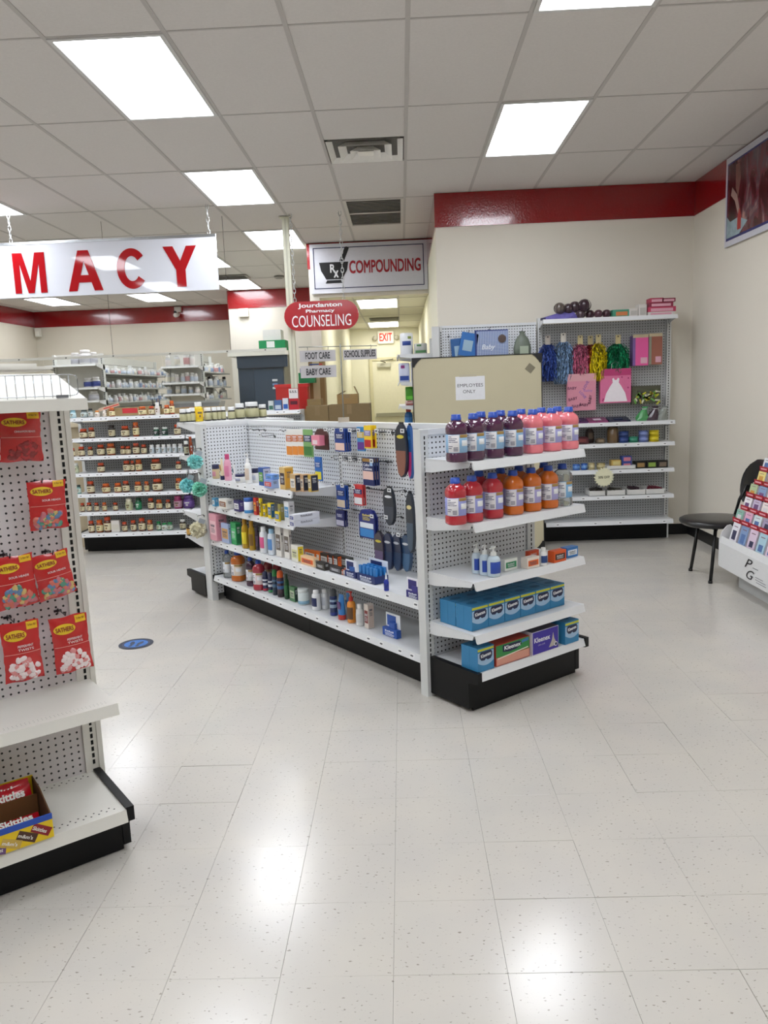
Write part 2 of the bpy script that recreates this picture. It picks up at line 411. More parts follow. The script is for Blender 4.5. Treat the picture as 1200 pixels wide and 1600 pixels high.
# ------------------------------------------------------------------ hanging signs
def chain(parent, x, y, z0, z1, r=.012):
    n = max(3, int((z1-z0)/.045)); lk = unit('chain_link', lambda: MB().tube([(.014*math.cos(a*math.pi/4), 0, .030*math.sin(a*math.pi/4)) for a in range(9)], .0042, 5))
    for k in range(n):
        obj('chain_link', lk, M('d0d2d2', .35, metal=.4), parent, (x, y, z0+.017+k*(z1-z0-.034)/(n-1)), (0, 0, R(90*(k % 2))))
SIGN_W = M('dcdfe8', .03, var=.01)
PX0, PX1, PY = -5.95, -1.735, 7.80
t = empty('pharmacy_sign', 'long white hanging sign with red letters ending in MACY', 'sign', (0, PY, 0))
bx('sign_board', t, SIGN_W, PX0, PX1, -.012, .012, 2.565, 3.06)
bx('top_rail', t, CHROME, PX0, PX1, -.016, .016, 3.06, 3.085)
RL = M('a80c17', .05)
def letter_mesh(ch):
    mb = MB(); d = (-.5, .5, 1)
    def pg(P, k=0): mb.prism(P, -.5-.06*k, .5, 1)
    if ch == 'M': pg([(-.5, 0), (-.5, 1), (-.20, 1), (0, .30), (.20, 1), (.5, 1), (.5, 0), (.30, 0), (.30, .74), (.09, 0), (-.09, 0), (-.30, .74), (-.30, 0)][::-1])
    if ch == 'A':
        pg([(-.5, 0), (-.25, 0), (0, .74), (0, 1), (-.15, 1)]); pg([(.5, 0), (.15, 1), (0, 1), (0, .74), (.25, 0)]); pg([(-.22, .21), (.22, .21), (.16, .39), (-.16, .39)], 1)
    if ch == 'Y': pg([(-.5, 1), (-.14, .42), (-.14, 0), (.14, 0), (.14, .42), (.5, 1), (.20, 1), (0, .64), (-.20, 1)])
    if ch == 'H': pg([(-.5, 0), (-.24, 0), (-.24, .41), (.24, .41), (.24, 0), (.5, 0), (.5, 1), (.24, 1), (.24, .60), (-.24, .60), (-.24, 1), (-.5, 1)])
    if ch == 'C':
        n = 30; P = []
        for i in range(n+1):
            a_ = R(38+284*i/n); P += [(.5*math.cos(a_), -.5, .5+.5*math.sin(a_)), (.25*math.cos(a_), -.5, .5+.31*math.sin(a_))]
        P += [(p[0], .5, p[2]) for p in P]; m_ = 2*(n+1)
        mb.add(P, [(2*i, 2*i+1, 2*i+3, 2*i+2) for i in range(n)]+[(m_+2*i, m_+2*i+2, m_+2*i+3, m_+2*i+1) for i in range(n)]+[(2*i, 2*i+2, m_+2*i+2, m_+2*i) for i in range(n)]+[(2*i+1, m_+2*i+1, m_+2*i+3, 2*i+3) for i in range(n)])
    if ch in 'PR':
        pg([(-.5, 0), (-.24, 0), (-.24, 1), (-.5, 1)]); n = 14; P = []
        for i in range(n+1):
            a_ = R(-90+180*i/n); P += [(.12+.36*math.cos(a_), -.56, .70+.30*math.sin(a_)), (.12+.12*math.cos(a_), -.56, .70+.13*math.sin(a_))]
        mb.add(P, [(2*i, 2*i+1, 2*i+3, 2*i+2) for i in range(n)]); pg([(-.3, .83), (.13, .83), (.13, 1), (-.3, 1)], 1); pg([(-.3, .40), (.13, .40), (.13, .57), (-.3, .57)], 1)
        if ch == 'R': pg([(.22, 0), (.5, 0), (.22, .45), (-.02, .45)], 2)
    return mb
for ch, xa, xb in (('M', -3.73, -3.415), ('A', -3.205, -2.865), ('C', -2.715, -2.42), ('Y', -2.255, -1.93), ('R', -4.25, -3.95), ('A', -4.77, -4.43), ('H', -5.26, -4.96), ('P', -5.74, -5.46)):
    obj('letter', unit('letter_'+ch, lambda: letter_mesh(ch)), RL, t, ((xa+xb)/2, -.0145, 2.605), (0, 0, 0), (xb-xa, .005, .38))
for x in (-1.80, -3.73, -5.7): chain(t, x, 0, 3.085, ZC)
t = empty('compounding_sign', 'white COMPOUNDING wall sign with black mortar and navy border', 'sign', (-.35, 9.985, 2.745))
bx('sign_board', t, M('d3d4dc', .15, coat=.4), -.722, .722, -.02, 0, 0, .59)
mb = MB(); NV = M('1c2450', .4)
mb.box(-.68, .68, -.0225, -.0205, .055, .065); mb.box(-.68, .68, -.0225, -.0205, .535, .545); mb.box(-.68, -.67, -.0225, -.0205, .065, .535); mb.box(.67, .68, -.0225, -.0205, .065, .535)
obj('border', mb.mesh('border'), NV, t)
text(t, 'COMPOUNDING', M('a01424', .4), .20, -.0222, .225, .88, .155, .020)
BK = M('0e0e10', .5)
mb = MB(); mb.prism([(-.61, .37), (-.25, .37), (-.27, .27), (-.33, .165), (-.53, .165), (-.59, .27)], -.0235, -.0205, 1); obj('mortar', mb.mesh('mortar'), BK, t)
mb = MB(); mb.prism([(-.54, .12), (-.32, .12), (-.34, .155), (-.52, .155)], -.0235, -.0205, 1); obj('mortar_foot', mb.mesh('mf'), BK, t)
mb = MB(); mb.prism([(-.36, .38), (-.30, .38), (-.235, .53), (-.26, .55), (-.285, .545)], -.0235, -.0205, 1); obj('pestle', mb.mesh('pestle'), BK, t)
text(t, 'R', M('e8e8ea', .5), -.445, -.0245, .245, .065, .10, .02); text(t, 'x', M('e8e8ea', .5), -.405, -.0245, .185, .06, .085, .02)
t = empty('counseling_sign', 'red oval hanging COUNSELING sign on two chains', 'sign', (-.806, 8.34, 2.181), -1)
hh = .149; L2 = .390-hh
poly = [(-L2+hh*math.cos(R(90+180*i/12)), hh+hh*math.sin(R(90+180*i/12))) for i in range(13)]+[(L2+hh*math.cos(R(-90+180*i/12)), hh+hh*math.sin(R(-90+180*i/12))) for i in range(13)]
obj('sign_board', MB().prism(poly, -.006, .006, 1).mesh('oval'), M('a8141f', .25, coat=.3), t)
SW = M('f2efef', .5)
text(t, 'Jourdanton', SW, -.01, -.0075, .222, .46, .056, .02); text(t, 'Pharmacy', SW, -.01, -.0075, .172, .30, .042, .02); text(t, 'COUNSELING', SW, 0, -.0075, .038, .62, .118, .0)
for s in (-.27, .24): chain(t, s, 0, .298, ZC-2.181)
# square post
t = empty('square_post', 'slim white square post from counter to ceiling', 'post', (-1.145, 8.47, 0))
PMt = M('d9d8c4', .5)
mb = MB(); mb.box(-.033, .033, -.033, .033, 0, ZC-.01); obj('shaft', mb.mesh('shaft'), PMt, t)
bx('cover_strip', t, M('c4c3ae', .5), -.008, .008, -.037, -.033, 0, ZC-.02)
bx('top_plate', t, PMt, -.06, .06, -.05, .05, ZC-.012, ZC-.004)

# ------------------------------------------------------------------ shelving racks: front is -y of the root
def slots(parent, x, y, z0, z1, w_=.007, mat=DARKSLOT, face=-1, along='x'):
    mb = MB(); n = int((z1-z0)/.0254)
    for k in range(n):
        z = z0+k*.0254
        if along == 'x': mb.box(x-w_/2, x+w_/2, y-.0006, y+.0006, z, z+.0165)
        else: mb.box(x-.0006, x+.0006, y-w_/2, y+w_/2, z, z+.0165)
    return obj('slots', mb.mesh('slots'), mat, parent, kind='stuff')
def shelf(root, x0, x1, yf, yb, z, lip=.036, mat=WHITE_M, tags=0, brk=True, tilt=0, seed=0, out=.012):
    s = empty_part = obj('shelf', MB().prism([(yf, z-.006), (yb, z-.006+tilt), (yb, z+tilt), (yf, z)], x0, x1, 0).mesh('shelf'), mat, root)
    prof = [(yf, z), (yf, z-.004), (yf-out, z-lip), (yf-out-.004, z-lip), (yf-.005, z)]
    obj('price_rail', MB().prism([(yf, z+.001), (yf, z-.010), (yf-out+.004, z-lip), (yf-out-.006, z-lip-.003), (yf-.006, z+.001)], x0, x1, 0).mesh('rail'), mat, s)
    if brk:
        for x in (x0, x1-.004):
            obj('bracket', MB().prism([(yf+.01, z-.007), (yb, z-.007+tilt), (yb, z-.065+tilt), (yb-.05, z-.065+tilt), (yf+.02, z-.028)], x, x+.004, 0).mesh('bracket'), mat, s)
    if tags:
        rg = random.Random(seed); mb = MB()
        for k in range(tags):
            x = x0+(x1-x0)*(k+.15+.7*rg.random())/tags
            a = Matrix.Rotation(-math.atan2(out, lip), 3, 'X')
            mb.box(-.017, .017, -.0015, .0015, -.011, .011, rot=a, at=(x, yf-out*.62-.004, z-lip*.55))
        obj('price_tags', mb.mesh('tags'), M('eceded', .4), s, kind='stuff')
        mb = MB()
        rg = random.Random(seed)
        for k in range(tags):
            x = x0+(x1-x0)*(k+.15+.7*rg.random())/tags
            a = Matrix.Rotation(-math.atan2(out, lip), 3, 'X')
            mb.box(-.011, .011, -.0022, -.0016, -.004, .004, rot=a, at=(x, yf-out*.62-.004, z-lip*.55))
        obj('tag_print', mb.mesh('tagp'), M('5a5c60', .6), s, kind='stuff')
    return s
def post(root, x0, x1, y0, y1, H, mat=POST_M, slot=None, z0=.0, zs=.22):
    p = bx('upright', root, mat, x0, x1, y0, y1, z0, H)
    if slot == 'front': slots(root, (x0+x1)/2, y0-.0003, zs, H-.02)
    return p
def base(root, x0, x1, yk, yf, yb, zd, mat=WHITE_M, ends=(True, True), lip=.034, nose=.028, tags=0, seed=0):
    shelf(root, x0, x1, yf, yb, zd, lip, mat, brk=False, tags=tags, seed=seed)
    bx('kick_plate', root, BLACK_M, x0, x1, yk, yk+.012, .004, zd-.03)
    bx('kick_foot', root, BLACK_M, x0+.03, x1-.03, yk+.012, yk+.03, 0, .03)
    for e, x in zip(ends, (x0, x1)):
        if e:
            xa, xb = (x-nose, x) if x == x0 else (x, x+nose)
            obj('base_end', MB().prism([(yf-.016, zd+.006), (yb, zd+.006), (yb, .02), (yk-.002, .02), (yk-.002, zd-.055), (yf-.016, zd-.045)], xa, xb, 0).mesh('base_end'), BLACK_M, root)

TH = 38.3
GA = Vector((.098, 3.774, 0)); E1 = Vector((math.cos(R(TH)), math.sin(R(TH)), 0)); E2 = Vector((-math.sin(R(TH)), math.cos(R(TH)), 0))
def G(a, b, z=0): return GA+E1*a+E2*b+Vector((0, 0, z))
# near endcap
ec = empty('endcap_shelving', 'white endcap shelving with drink bottles and tissue boxes facing the camera', 'shelving', GA, TH)
panel('back_panel', ec, PEG, .03, .725, .012, .03, .05, 1.345)
bx('top_rail', ec, WHITE_M, .03, .725, .004, .03, 1.322, 1.35)
post(ec, -.020, .030, 0, .055, 1.350, slot='front', zs=.21)
post(ec, .722, .778, 0, .055, 1.350, slot='front', zs=.21)
for z in (1.21, .925, .65, .395): shelf(ec, .004, .782, -.328, 0, z)
base(ec, .028, .782, -.277, -.328, 0, .205)
# side of the centre gondola (x = -b, y = a)
cg = empty('gondola_shelving', 'long white pegboard gondola shelving set diagonally across the floor', 'shelving', GA, TH-90)
SP = .37            # left face of the spine
for (xa, xb) in ((-1.27, -.06), (-2.535, -1.30)):
    panel('back_panel', cg, PEG, xa, xb, SP, SP+.012, .05, 1.32)
    panel('rear_panel', cg, PEG, xa, xb, SP+.048, SP+.06, .05, 1.32)
bx('top_rail', cg, WHITE_M, -2.53, -.03, SP-.005, SP+.065, 1.32, 1.352)
post(cg, -1.30, -1.27, SP-.003, SP+.063, 1.32, slot='front', zs=.5)
shelf(cg, -2.53, -1.285, .008, SP, .945, .04, tags=11, seed=1)
shelf(cg, -2.53, -1.285, .008, SP, .744, .04, tags=9, seed=2)
shelf(cg, -2.53, -1.285, .008, SP, .484, .04, tags=11, seed=3); shelf(cg, -1.28, -.06, .008, SP, .484, .04, tags=7, seed=4)
base(cg, -2.53, -1.30, .082, .008, SP, .198, ends=(True, False), tags=9, seed=5); base(cg, -1.298, -.06, .082, .008, SP, .198, ends=(False, False), tags=9, seed=6)
# far endcap (faces away)
fe = empty('endcap_shelving', 'far endcap shelving of the diagonal gondola with loofahs hung on its post', 'shelving', G(0, 2.544), TH+180)
panel('back_panel', fe, PEG, -.72, -.02, -.025, -.008, .05, 1.33)
bx('top_rail', fe, WHITE_M, -.74, -.02, -.03, -.004, 1.325, 1.35)
bx('upright', fe, POST_M, -.028, .020, -.10, 0, 0, 1.345)
mb = MB()
for k in range(44): mb.box(-.0105, -.0035, -.0006, .0006, .20+k*.0254, .2165+k*.0254)
obj('slots', mb.mesh('slots'), DARKSLOT, fe, kind='stuff')
bx('upright', fe, POST_M, -.778, -.722, -.10, 0, 0, 1.345)
for z in (1.352, 1.10, .655, .470): shelf(fe, -.778, .018, -.43, -.10, z)
base(fe, -.77, .0, -.37, -.43, -.10, .175)
# vitamin rack along the pharmacy counter
VZ = [1.38, 1.175, .998, .828, .62, .435]
vg = empty('vitamin_rack', 'white shelving rack of amber vitamin bottles in front of the pharmacy counter', 'shelving', (0, 0, 0))
for xa, xb in ((-3.31, -2.16), (-2.14, -1.02)):
    panel('back_panel', vg, PEG_DARK, xa, xb, 8.02, 8.04, .1, 1.33)
for k, x in enumerate((-3.335, -2.165, -1.03)): post(vg, x, x+.03, 8.0, 8.05, 1.38)
for k, z in enumerate(VZ):
    shelf(vg, -3.31, -2.16, 7.71, 8.02, z, .03, tags=13, seed=20+k)
    shelf(vg, -2.14, -1.0, 7.71, 8.02, z, .03, tags=11, seed=30+k)
base(vg, -3.31, -2.16, 7.88, 7.71, 8.02, .217, tags=10, seed=40); base(vg, -2.14, -1.0, 7.88, 7.71, 8.02, .217)
# wall rack with party goods
bw = empty('party_goods_rack', 'tall white wall rack of gift bags and pom-poms beside the right corner', 'shelving', (0, 0, 0))
panel('back_panel', bw, PEG_DARK, 1.36, 2.55, 7.70, 7.72, .1, 2.10)
post(bw, 1.325, 1.36, 7.675, 7.765, 2.16, slot='front'); post(bw, 2.55, 2.59, 7.675, 7.765, 2.13, slot='front')
shelf(bw, 1.33, 2.56, 7.43, 7.70, 2.125, .034)
for k, z in enumerate((1.157, .957, .709, .459)): shelf(bw, 1.34, 2.555, 7.43, 7.70, z, .032, tags=6, seed=50+k)
base(bw, 1.345, 2.555, 7.60, 7.43, 7.70, .215, ends=(False, False), tags=4, seed=60)
bx('end_panel', bw, WHITE_M, 2.555, 2.57, 7.60, 7.70, 0, .19)
lw = empty('pegboard_rack', 'pegboard wall rack section behind the upright beige folding table', 'shelving', (0, 0, 0))
panel('back_panel', lw, PEG, .39, 1.31, 7.70, 7.72, .1, 2.10)
post(lw, .31, .38, 7.66, 7.765, 2.12); bx('upright', lw, POST_M, .385, .41, 7.68, 7.765, 0, 2.12)
slots(lw, .397, 7.679, .3, 2.1, .009)
bx('top_rail', lw, WHITE_M, .39, 1.31, 7.69, 7.73, 2.10, 2.125)
for z in (.75, .45): shelf(lw, .41, 1.31, 7.45, 7.70, z)
base(lw, .41, 1.31, 7.60, 7.43, 7.70, .215, ends=(False, False))
# paper goods rack on the return wall (faces -X)
pr = empty('paper_goods_rack', 'white shelving on the hallway side wall holding paper towels', 'shelving', (XRET, 8.35, 0), -90)
panel('back_panel', pr, PEG, -.5, .5, -.03, -.01, .1, 2.05)
for z in (1.88, 1.61, 1.375, 1.13, .8): shelf(pr, -.5, .5, -.40, -.03, z, .03)
base(pr, -.5, .5, -.34, -.41, -.03, .2, ends=(False, False))
post(pr, .5, .53, -.05, 0, 2.08); post(pr, -.53, -.5, -.05, 0, 2.08)
# candy gondola in the left foreground
LA = Vector((-1.005, 2.496, 0))
def LP(a, b, z=0): return LA+E1*a+E2*b+Vector((0, 0, z))
lg = empty('candy_rack', 'cream white candy gondola at the left edge with hanging red bags', 'shelving', LA, TH)
CPEG = peg_material('d4cfd0', 'pegboard_cream', .025)
panel('back_panel', lg, CPEG, -.93, -.045, .300, .315, .05, 1.60)
for xa in (-.045, -.965):
    bx('upright', lg, CREAM_M, xa, xa+.068, .296, .36, 0, 1.63)
bx('upright_flange', lg, CREAM_M, -.045, -.032, .291, .297, .17, 1.53)
bx('upright_flange', lg, CREAM_M, .004, .022, .291, .297, .17, 1.53)
mb = MB()
for k in range(53): mb.box(-.0185, -.0095, .2950, .2965, .205+k*.0254, .222+k*.0254)
obj('slots', mb.mesh('slots'), DARKSLOT, lg, kind='stuff')
shelf(lg, -.93, 0, -.012, .30, .537, .034, CREAM_M, out=.010)
shelf(lg, -.93, .0, .0, .34, 1.557, .032, CREAM_M, tilt=.092, brk=False, out=.003)
bx('far_shelf_edge', lg, CREAM_M, -.93, .0, .58, .60, 1.665, 1.695)
bx('far_shelf_top', lg, CREAM_M, -.93, .0, .36, .58, 1.665, 1.675)
base(lg, -.93, -.02, .0, -.062, .30, .178, CREAM_M, ends=(False, False), lip=.036)
obj('base_end', MB().prism([(-.068, .186), (.30, .186), (.30, .02), (-.004, .02), (-.004, .125), (-.068, .135)], -.02, .006, 0).mesh('be'), BLACK_M, lg)
mb = MB()
for k in range(36):
    for (y, o_) in ((-.035, 0), (-.018, .0127), (.262, 0), (.278, .0127)):
        x = -.05-k*.0254-o_; mb.lathe([(0, .1786), (.0032, .1786)], 8, cx=x, cy=y)
for k in range(70):
    for y in (.012, .024):
        x = -.03-k*.0127; mb.lathe([(0, .5376), (.0014, .5376)], 6, cx=x, cy=y)
obj('shelf_perforations', mb.mesh('perf'), DARKSLOT, lg, kind='stuff')
# wire fence on top shelf
t = empty('wire_fence', 'low wire shelf fence along the candy rack top', 'shelf fence', LP(0, .012, 1.562), TH)
mb = MB(); xs = [-.02-.0262*k for k in range(34)]
for x in xs[1:]: mb.tube([(x, 0, .0), (x, 0, .070)], .0013, 5)
mb.tube([(-.9, 0, .006), (-.04, 0, .006), (-.024, 0, .010), (-.02, 0, .018), (-.02, 0, .058), (-.024, 0, .068), (-.04, 0, .072), (-.9, 0, .072)], .0018, 6)
obj('wires', mb.mesh('fence'), CHROME, t)
for x in (-.07, -.55): bx('clip', t, M('6a6c70', .4), x-.018, x+.018, -.004, .004, 0, .009)

# ------------------------------------------------------------------ product kinds
def Lt(key, prof, n=18, e=2.0, **k): return unit(key, lambda: MB().lathe(prof, n, e, **k))
def sleeve(key, r, z0, z1, n=18, e=2.0, a0=0, a1=360): return unit(key, lambda: MB().lathe([(r-.012, z0), (r, z0), (r, z1), (r-.012, z1)], n, e, a0=a0, a1=a1, smooth=True))
def k_vit(t, w, d, h, c):
    s = (w, w, h)
    obj('body', Lt('vit_b', [(0, 0), (.46, 0), (.485, .03), (.485, .64), (.44, .72), (.34, .77), (.34, .80), (0, .80)]), gl(c[0], .18), t, scale=s)
    obj('cap', Lt('vit_c', [(0, .775), (.37, .775), (.385, .79), (.385, .97), (.35, 1), (0, 1)]), gl(c[1], .4), t, scale=s)
    l = obj('label', sleeve('vit_l', .50, .12, .60), M(c[2], .5, var=.12, scale=300), t, scale=s)
    obj('label_print', sleeve('vit_p', .506, .40, .50, 8, 2.0, -125, -70), M('6a5a44' if sum(hexc(c[2])) > .9 else 'd8d8d8', .5), l)
    obj('label_seal', sleeve('vit_q', .506, .22, .33, 5, 2.0, -110, -85), M('8a6a3a' if sum(hexc(c[2])) > .9 else 'c8c8c8', .5), l)
def k_supp(t, w, d, h, c):
    s = (w, w, h)
    obj('body', Lt('sup_b', [(0, 0), (.45, 0), (.49, .04), (.49, .66), (.42, .74), (0, .74)]), gl(c[0], .2), t, scale=s)
    obj('lid', Lt('sup_l', [(0, .74), (.43, .74), (.44, .76), (.44, .97), (.41, 1), (0, 1)]), gl(c[1]), t, scale=s)
    obj('label', sleeve('sup_s', .497, .10, .62), M(c[2], .5, var=.15, scale=150), t, scale=s)
def k_jar(t, w, d, h, c):
    s = (w, w, h)
    obj('body', Lt('jar_b', [(0, 0), (.46, 0), (.49, .05), (.49, .66), (.45, .70), (0, .70)]), gl(c[0]), t, scale=s)
    obj('lid', Lt('jar_l', [(0, .68), (.5, .68), (.5, .95), (.47, 1), (0, 1)]), gl(c[1]), t, scale=s)
    obj('label', sleeve('jar_s', .495, .18, .52, a0=-150, a1=-30), M(c[2], .5, var=.1, scale=200), t, scale=s)
def k_tube(t, w, d, h, c):
    def mk():
        mb = MB(); n = 16; P = []; lv = [(.20, .5, .40), (.5, .49, .34), (.8, .48, .18), (1.0, .48, .03)]
        for z, rx, ry in lv:
            for i in range(n): a = 2*math.pi*i/n; P.append((rx*math.cos(a), ry*math.sin(a), z))
        fs = [((j*n+i), (j*n+(i+1) % n), ((j+1)*n+(i+1) % n), ((j+1)*n+i)) for j in range(3) for i in range(n)]+[tuple(range(3*n, 4*n))]
        return mb.add(P, fs, True)
    s = (w, w, h)
    obj('body', unit('tube_b', mk), gl(c[0]), t, scale=s)
    obj('cap', Lt('tube_c', [(0, 0), (.42, 0), (.45, .02), (.45, .20), (0, .20)]), gl(c[1]), t, scale=s)
    obj('print', CUBE, M(c[2], .5), t, (0, -.31*w, .42*h), (R(8), 0, 0), (.5*w, .12*w, .3*h))
def k_bottle(t, w, d, h, c):
    s = (w, w, h)
    obj('body', Lt('bot_b', [(0, 0), (.45, 0), (.49, .03), (.49, .62), (.42, .74), (.26, .80), (.26, .84), (0, .84)], 18, 2.4), gl(c[0], .2), t, scale=s)
    obj('cap', Lt('bot_c', [(0, .81), (.30, .81), (.31, .83), (.31, .98), (.28, 1), (0, 1)]), gl(c[1]), t, scale=s)
    obj('label', sleeve('bot_l', .50, .16, .56, 18, 2.4, -170, -10), M(c[2], .5, var=.12, scale=250), t, scale=s)
def k_pump(t, w, d, h, c):
    s = (w, w, h)
    obj('body', Lt('pmp_b', [(0, 0), (.46, 0), (.5, .03), (.5, .56), (.42, .64), (.22, .69), (0, .69)], 18, 2.6), gl(c[0], .2), t, scale=s)
    obj('label', sleeve('pmp_l', .508, .12, .50, 18, 2.6, -165, -15), M(c[2], .5, var=.1, scale=200), t, scale=s)
    p = obj('pump_head', Lt('pmp_c', [(0, .68), (.26, .68), (.27, .70), (.26, .80), (.12, .82), (.09, .84), (.09, .93), (.2, .94), (.22, .98), (0, 1)]), gl(c[1]), t, scale=s)
    obj('spout', CUBE, gl(c[1]), t, (-.28*w, -.10*w, .945*h), (0, R(-6), R(20)), (.62*w, .16*w, .035*h))
def k_tub(t, w, d, h, c):
    s = (w, w, h)
    obj('body', Lt('tub_b', [(0, 0), (.47, 0), (.49, .03), (.49, .78), (0, .78)]), gl(c[0]), t, scale=s)
    obj('lid', Lt('tub_l', [(0, .78), (.5, .78), (.5, .97), (.47, 1), (0, 1)]), gl(c[1]), t, scale=s)
    obj('band', sleeve('tub_s', .497, .06, .26), M(c[2], .5), t, scale=s)
def k_powder(t, w, d, h, c):
    s = (w, w*.92, h)
    obj('body', Lt('pow_b', [(0, 0), (.46, 0), (.5, .03), (.49, .70), (.42, .79), (.3, .83), (0, .83)], 20, 2.6), gl(c[0]), t, scale=s)
    obj('cap', Lt('pow_c', [(0, .82), (.33, .82), (.34, .85), (.34, .97), (.30, 1), (0, 1)]), gl(c[1]), t, scale=s)
    obj('label', sleeve('pow_l', .508, .2, .62, 16, 2.6, -150, -30), M(c[2], .5, var=.2, scale=120), t, scale=s)
def k_can(t, w, d, h, c):
    s = (w, w, h)
    obj('body', Lt('can_b', [(0, 0), (.47, 0), (.49, .02), (.49, .70), (.42, .75), (0, .75)]), gl(c[0], .25), t, scale=s)
    obj('cap', Lt('can_c', [(0, .73), (.45, .73), (.46, .75), (.45, .90), (.34, .97), (0, 1)]), gl(c[1]), t, scale=s)
    obj('stripe', sleeve('can_s', .498, .30, .42), gl(c[2]), t, scale=s); obj('stripe', sleeve('can_s2', .498, .52, .60), gl(c[2]), t, scale=s)
    obj('foot_band', sleeve('can_f', .498, .02, .13), gl(c[3]), t, scale=s)
def k_nozzle(t, w, d, h, c):
    s = (w, w, h)
    obj('body', Lt('noz_b', [(0, 0), (.47, 0), (.5, .03), (.5, .48), (.3, .60), (.2, .64), (0, .64)]), gl(c[0], .2), t, scale=s)
    obj('tip', Lt('noz_t', [(0, .62), (.22, .62), (.2, .70), (.07, .97), (0, 1)]), gl(c[1]), t, scale=s)
    obj('label', sleeve('noz_l', .507, .12, .40), M(c[2], .5), t, scale=s)
def k_pedia(t, w, d, h, c):
    s = (w, w, h)
    clear = c[0] == 'c9cfcf' or c[0] == 'd0d6d8'
    bm = M(c[0], .06, trans=.85, var=.01) if clear else M(c[0], .10, coat=.5, trans=.25, var=.03)
    obj('body', Lt('ped_b', [(0, 0), (.42, 0), (.47, .02), (.48, .06), (.48, .16), (.455, .18), (.455, .60), (.48, .63), (.48, .70), (.44, .77), (.33, .83), (.23, .86), (.22, .885), (0, .885)], 28, 3.0), bm, t, scale=s)
    obj('cap', Lt('ped_c', [(0, .875), (.235, .875), (.245, .885), (.245, .93), (.225, .935), (.225, .99), (.2, 1), (0, 1)], 24), gl(c[1], .35), t, scale=s)
    l = obj('label', sleeve('ped_l', .462, .20, .585, 32, 3.0), M(c[2], .5, var=.10, scale=90), t, scale=s)
    obj('text_panel', sleeve('ped_t', .466, .21, .575, 10, 3.0, -168, -98), M('e6e3e6' if not clear else 'e4e8ec', .5, var=.02), l)
    obj('header_band', sleeve('ped_h', .4665, .515, .58, 10, 3.0, -94, -20), M('a8884a', .5), l)
    mb = MB()
    for k, (z, a0, a1) in enumerate([(.53, -164, -140), (.49, -164, -112), (.455, -164, -120), (.42, -164, -108), (.33, -164, -135), (.29, -164, -140), (.24, -130, -106), (.27, -130, -106), (.30, -130, -106)]):
        mb.lathe([(.468, z), (.468, z+.016)], 6, 3.0, a0=a0, a1=a1)
    obj('small_print', mb.mesh('pp') if 'pp' not in UC else UC['pp'], M('5a5a72', .6), l, kind='stuff') if 'pp' in UC else UC.setdefault('pp', mb.mesh('pp')) and obj('small_print', UC['pp'], M('5a5a72', .6), l, kind='stuff')
    obj('brand_panel', sleeve('ped_p', .467, .34, .46, 8, 3.0, -82, -34), M('e9edf4', .5, var=.2, scale=60), l)
LINES = None
def lines_mesh():
    mb = MB(); rg = random.Random(5)
    for k in range(5): mb.box(-.40+.16*k, -.29+.16*k, -.5, .5, .68, .98 if k % 2 == 0 else .9)
    for k in range(4):
        z = .02+k*.15; mb.box(-.42+.05*rg.random(), .05+.37*rg.random(), -.5, .5, z, z+.055)
    return mb
def contrast(hx):
    l = sum(hexc(hx)); return 'd4d6da' if l < .9 else '55555f'
def k_box(t, w, d, h, c):
    obj('carton', CUBE, M(c[0], .45, var=.04), t, scale=(w, d, h))
    f = obj('front_print', CUBE, M(c[1], .45, var=.08, scale=60), t, (0, -d/2-.0002, .22*h), scale=(.82*w, .0012, .52*h))
    obj('lettering', unit('lines', lines_mesh), M(contrast(c[1]), .6), t, (0, -d/2-.0008, .30*h), scale=(.7*w, .0012, .32*h))
    obj('end_print', CUBE, M(c[2], .45, var=.08, scale=60), t, (w/2+.0002, 0, .06*h), scale=(.0012, .9*d, .88*h))
    obj('end_lettering', unit('lines', lines_mesh), M(contrast(c[2]), .6), t, (w/2+.0009, 0, .52*h), (0, 0, R(90)), (.6*d, .0012, .3*h))
def k_boxv(t, w, d, h, c):
    obj('carton', CUBE, M(c[0], .5), t, scale=(w, w*.6, h)); obj('lid', CUBE, M(c[1], .5), t, (0, 0, h), scale=(w*1.02, w*.62, .05*h))
    obj('label', CUBE, M(c[2], .5, var=.15, scale=100), t, (0, -w*.3-.0003, .2*h), scale=(.8*w, .001, .5*h))
def k_tray(t, w, d, h, c):
    """counter display: tray front, raised card at the back, packs in between"""
    f = .36*h
    obj('tray', CUBE, M(c[0], .45), t, scale=(w, d, f))
    obj('raised_card', CUBE, M(c[1], .45, var=.06), t, (0, d/2-.002, f), scale=(w, .004, h-f))
    obj('card_print', CUBE, M(c[0], .45), t, (-.1*w, d/2-.0045, f+.1*(h-f)), scale=(.62*w, .001, .75*(h-f)))
    obj('front_lettering', unit('lines', lines_mesh), M('dfe4f0', .6), t, (0, -d/2-.0006, .08*f), scale=(.8*w, .0012, .7*f))
    if w > .15:
        n = 5
        for k in range(n):
            for q in range(3):
                obj('tube_pack', CUBE, M(c[2], .35, var=.15, scale=80), t, (-w/2+(k+.5)*w/n, -d/2+.018+q*d/3.2, f*.6), scale=(w/n*.7, .014, h*.52))
    else:
        obj('pack', CUBE, M(c[2], .35), t, (.1*w, 0, f*.8), scale=(.4*w, d*.5, h*.35))
NAVYM = M('141c44', .4)
def swoosh(key):
    def mk():
        mb = MB(); n = 12; P = []
        for i in range(n+1):
            x = -.48+.96*i/n; P.append((x, .30+.16*(1-(2*x)**2)*-1+.10)); 
        top = [(.48, .80), (-.48, .80)]
        return mb.prism(P+top, -.5, .5, 1)
    return unit(key, mk)
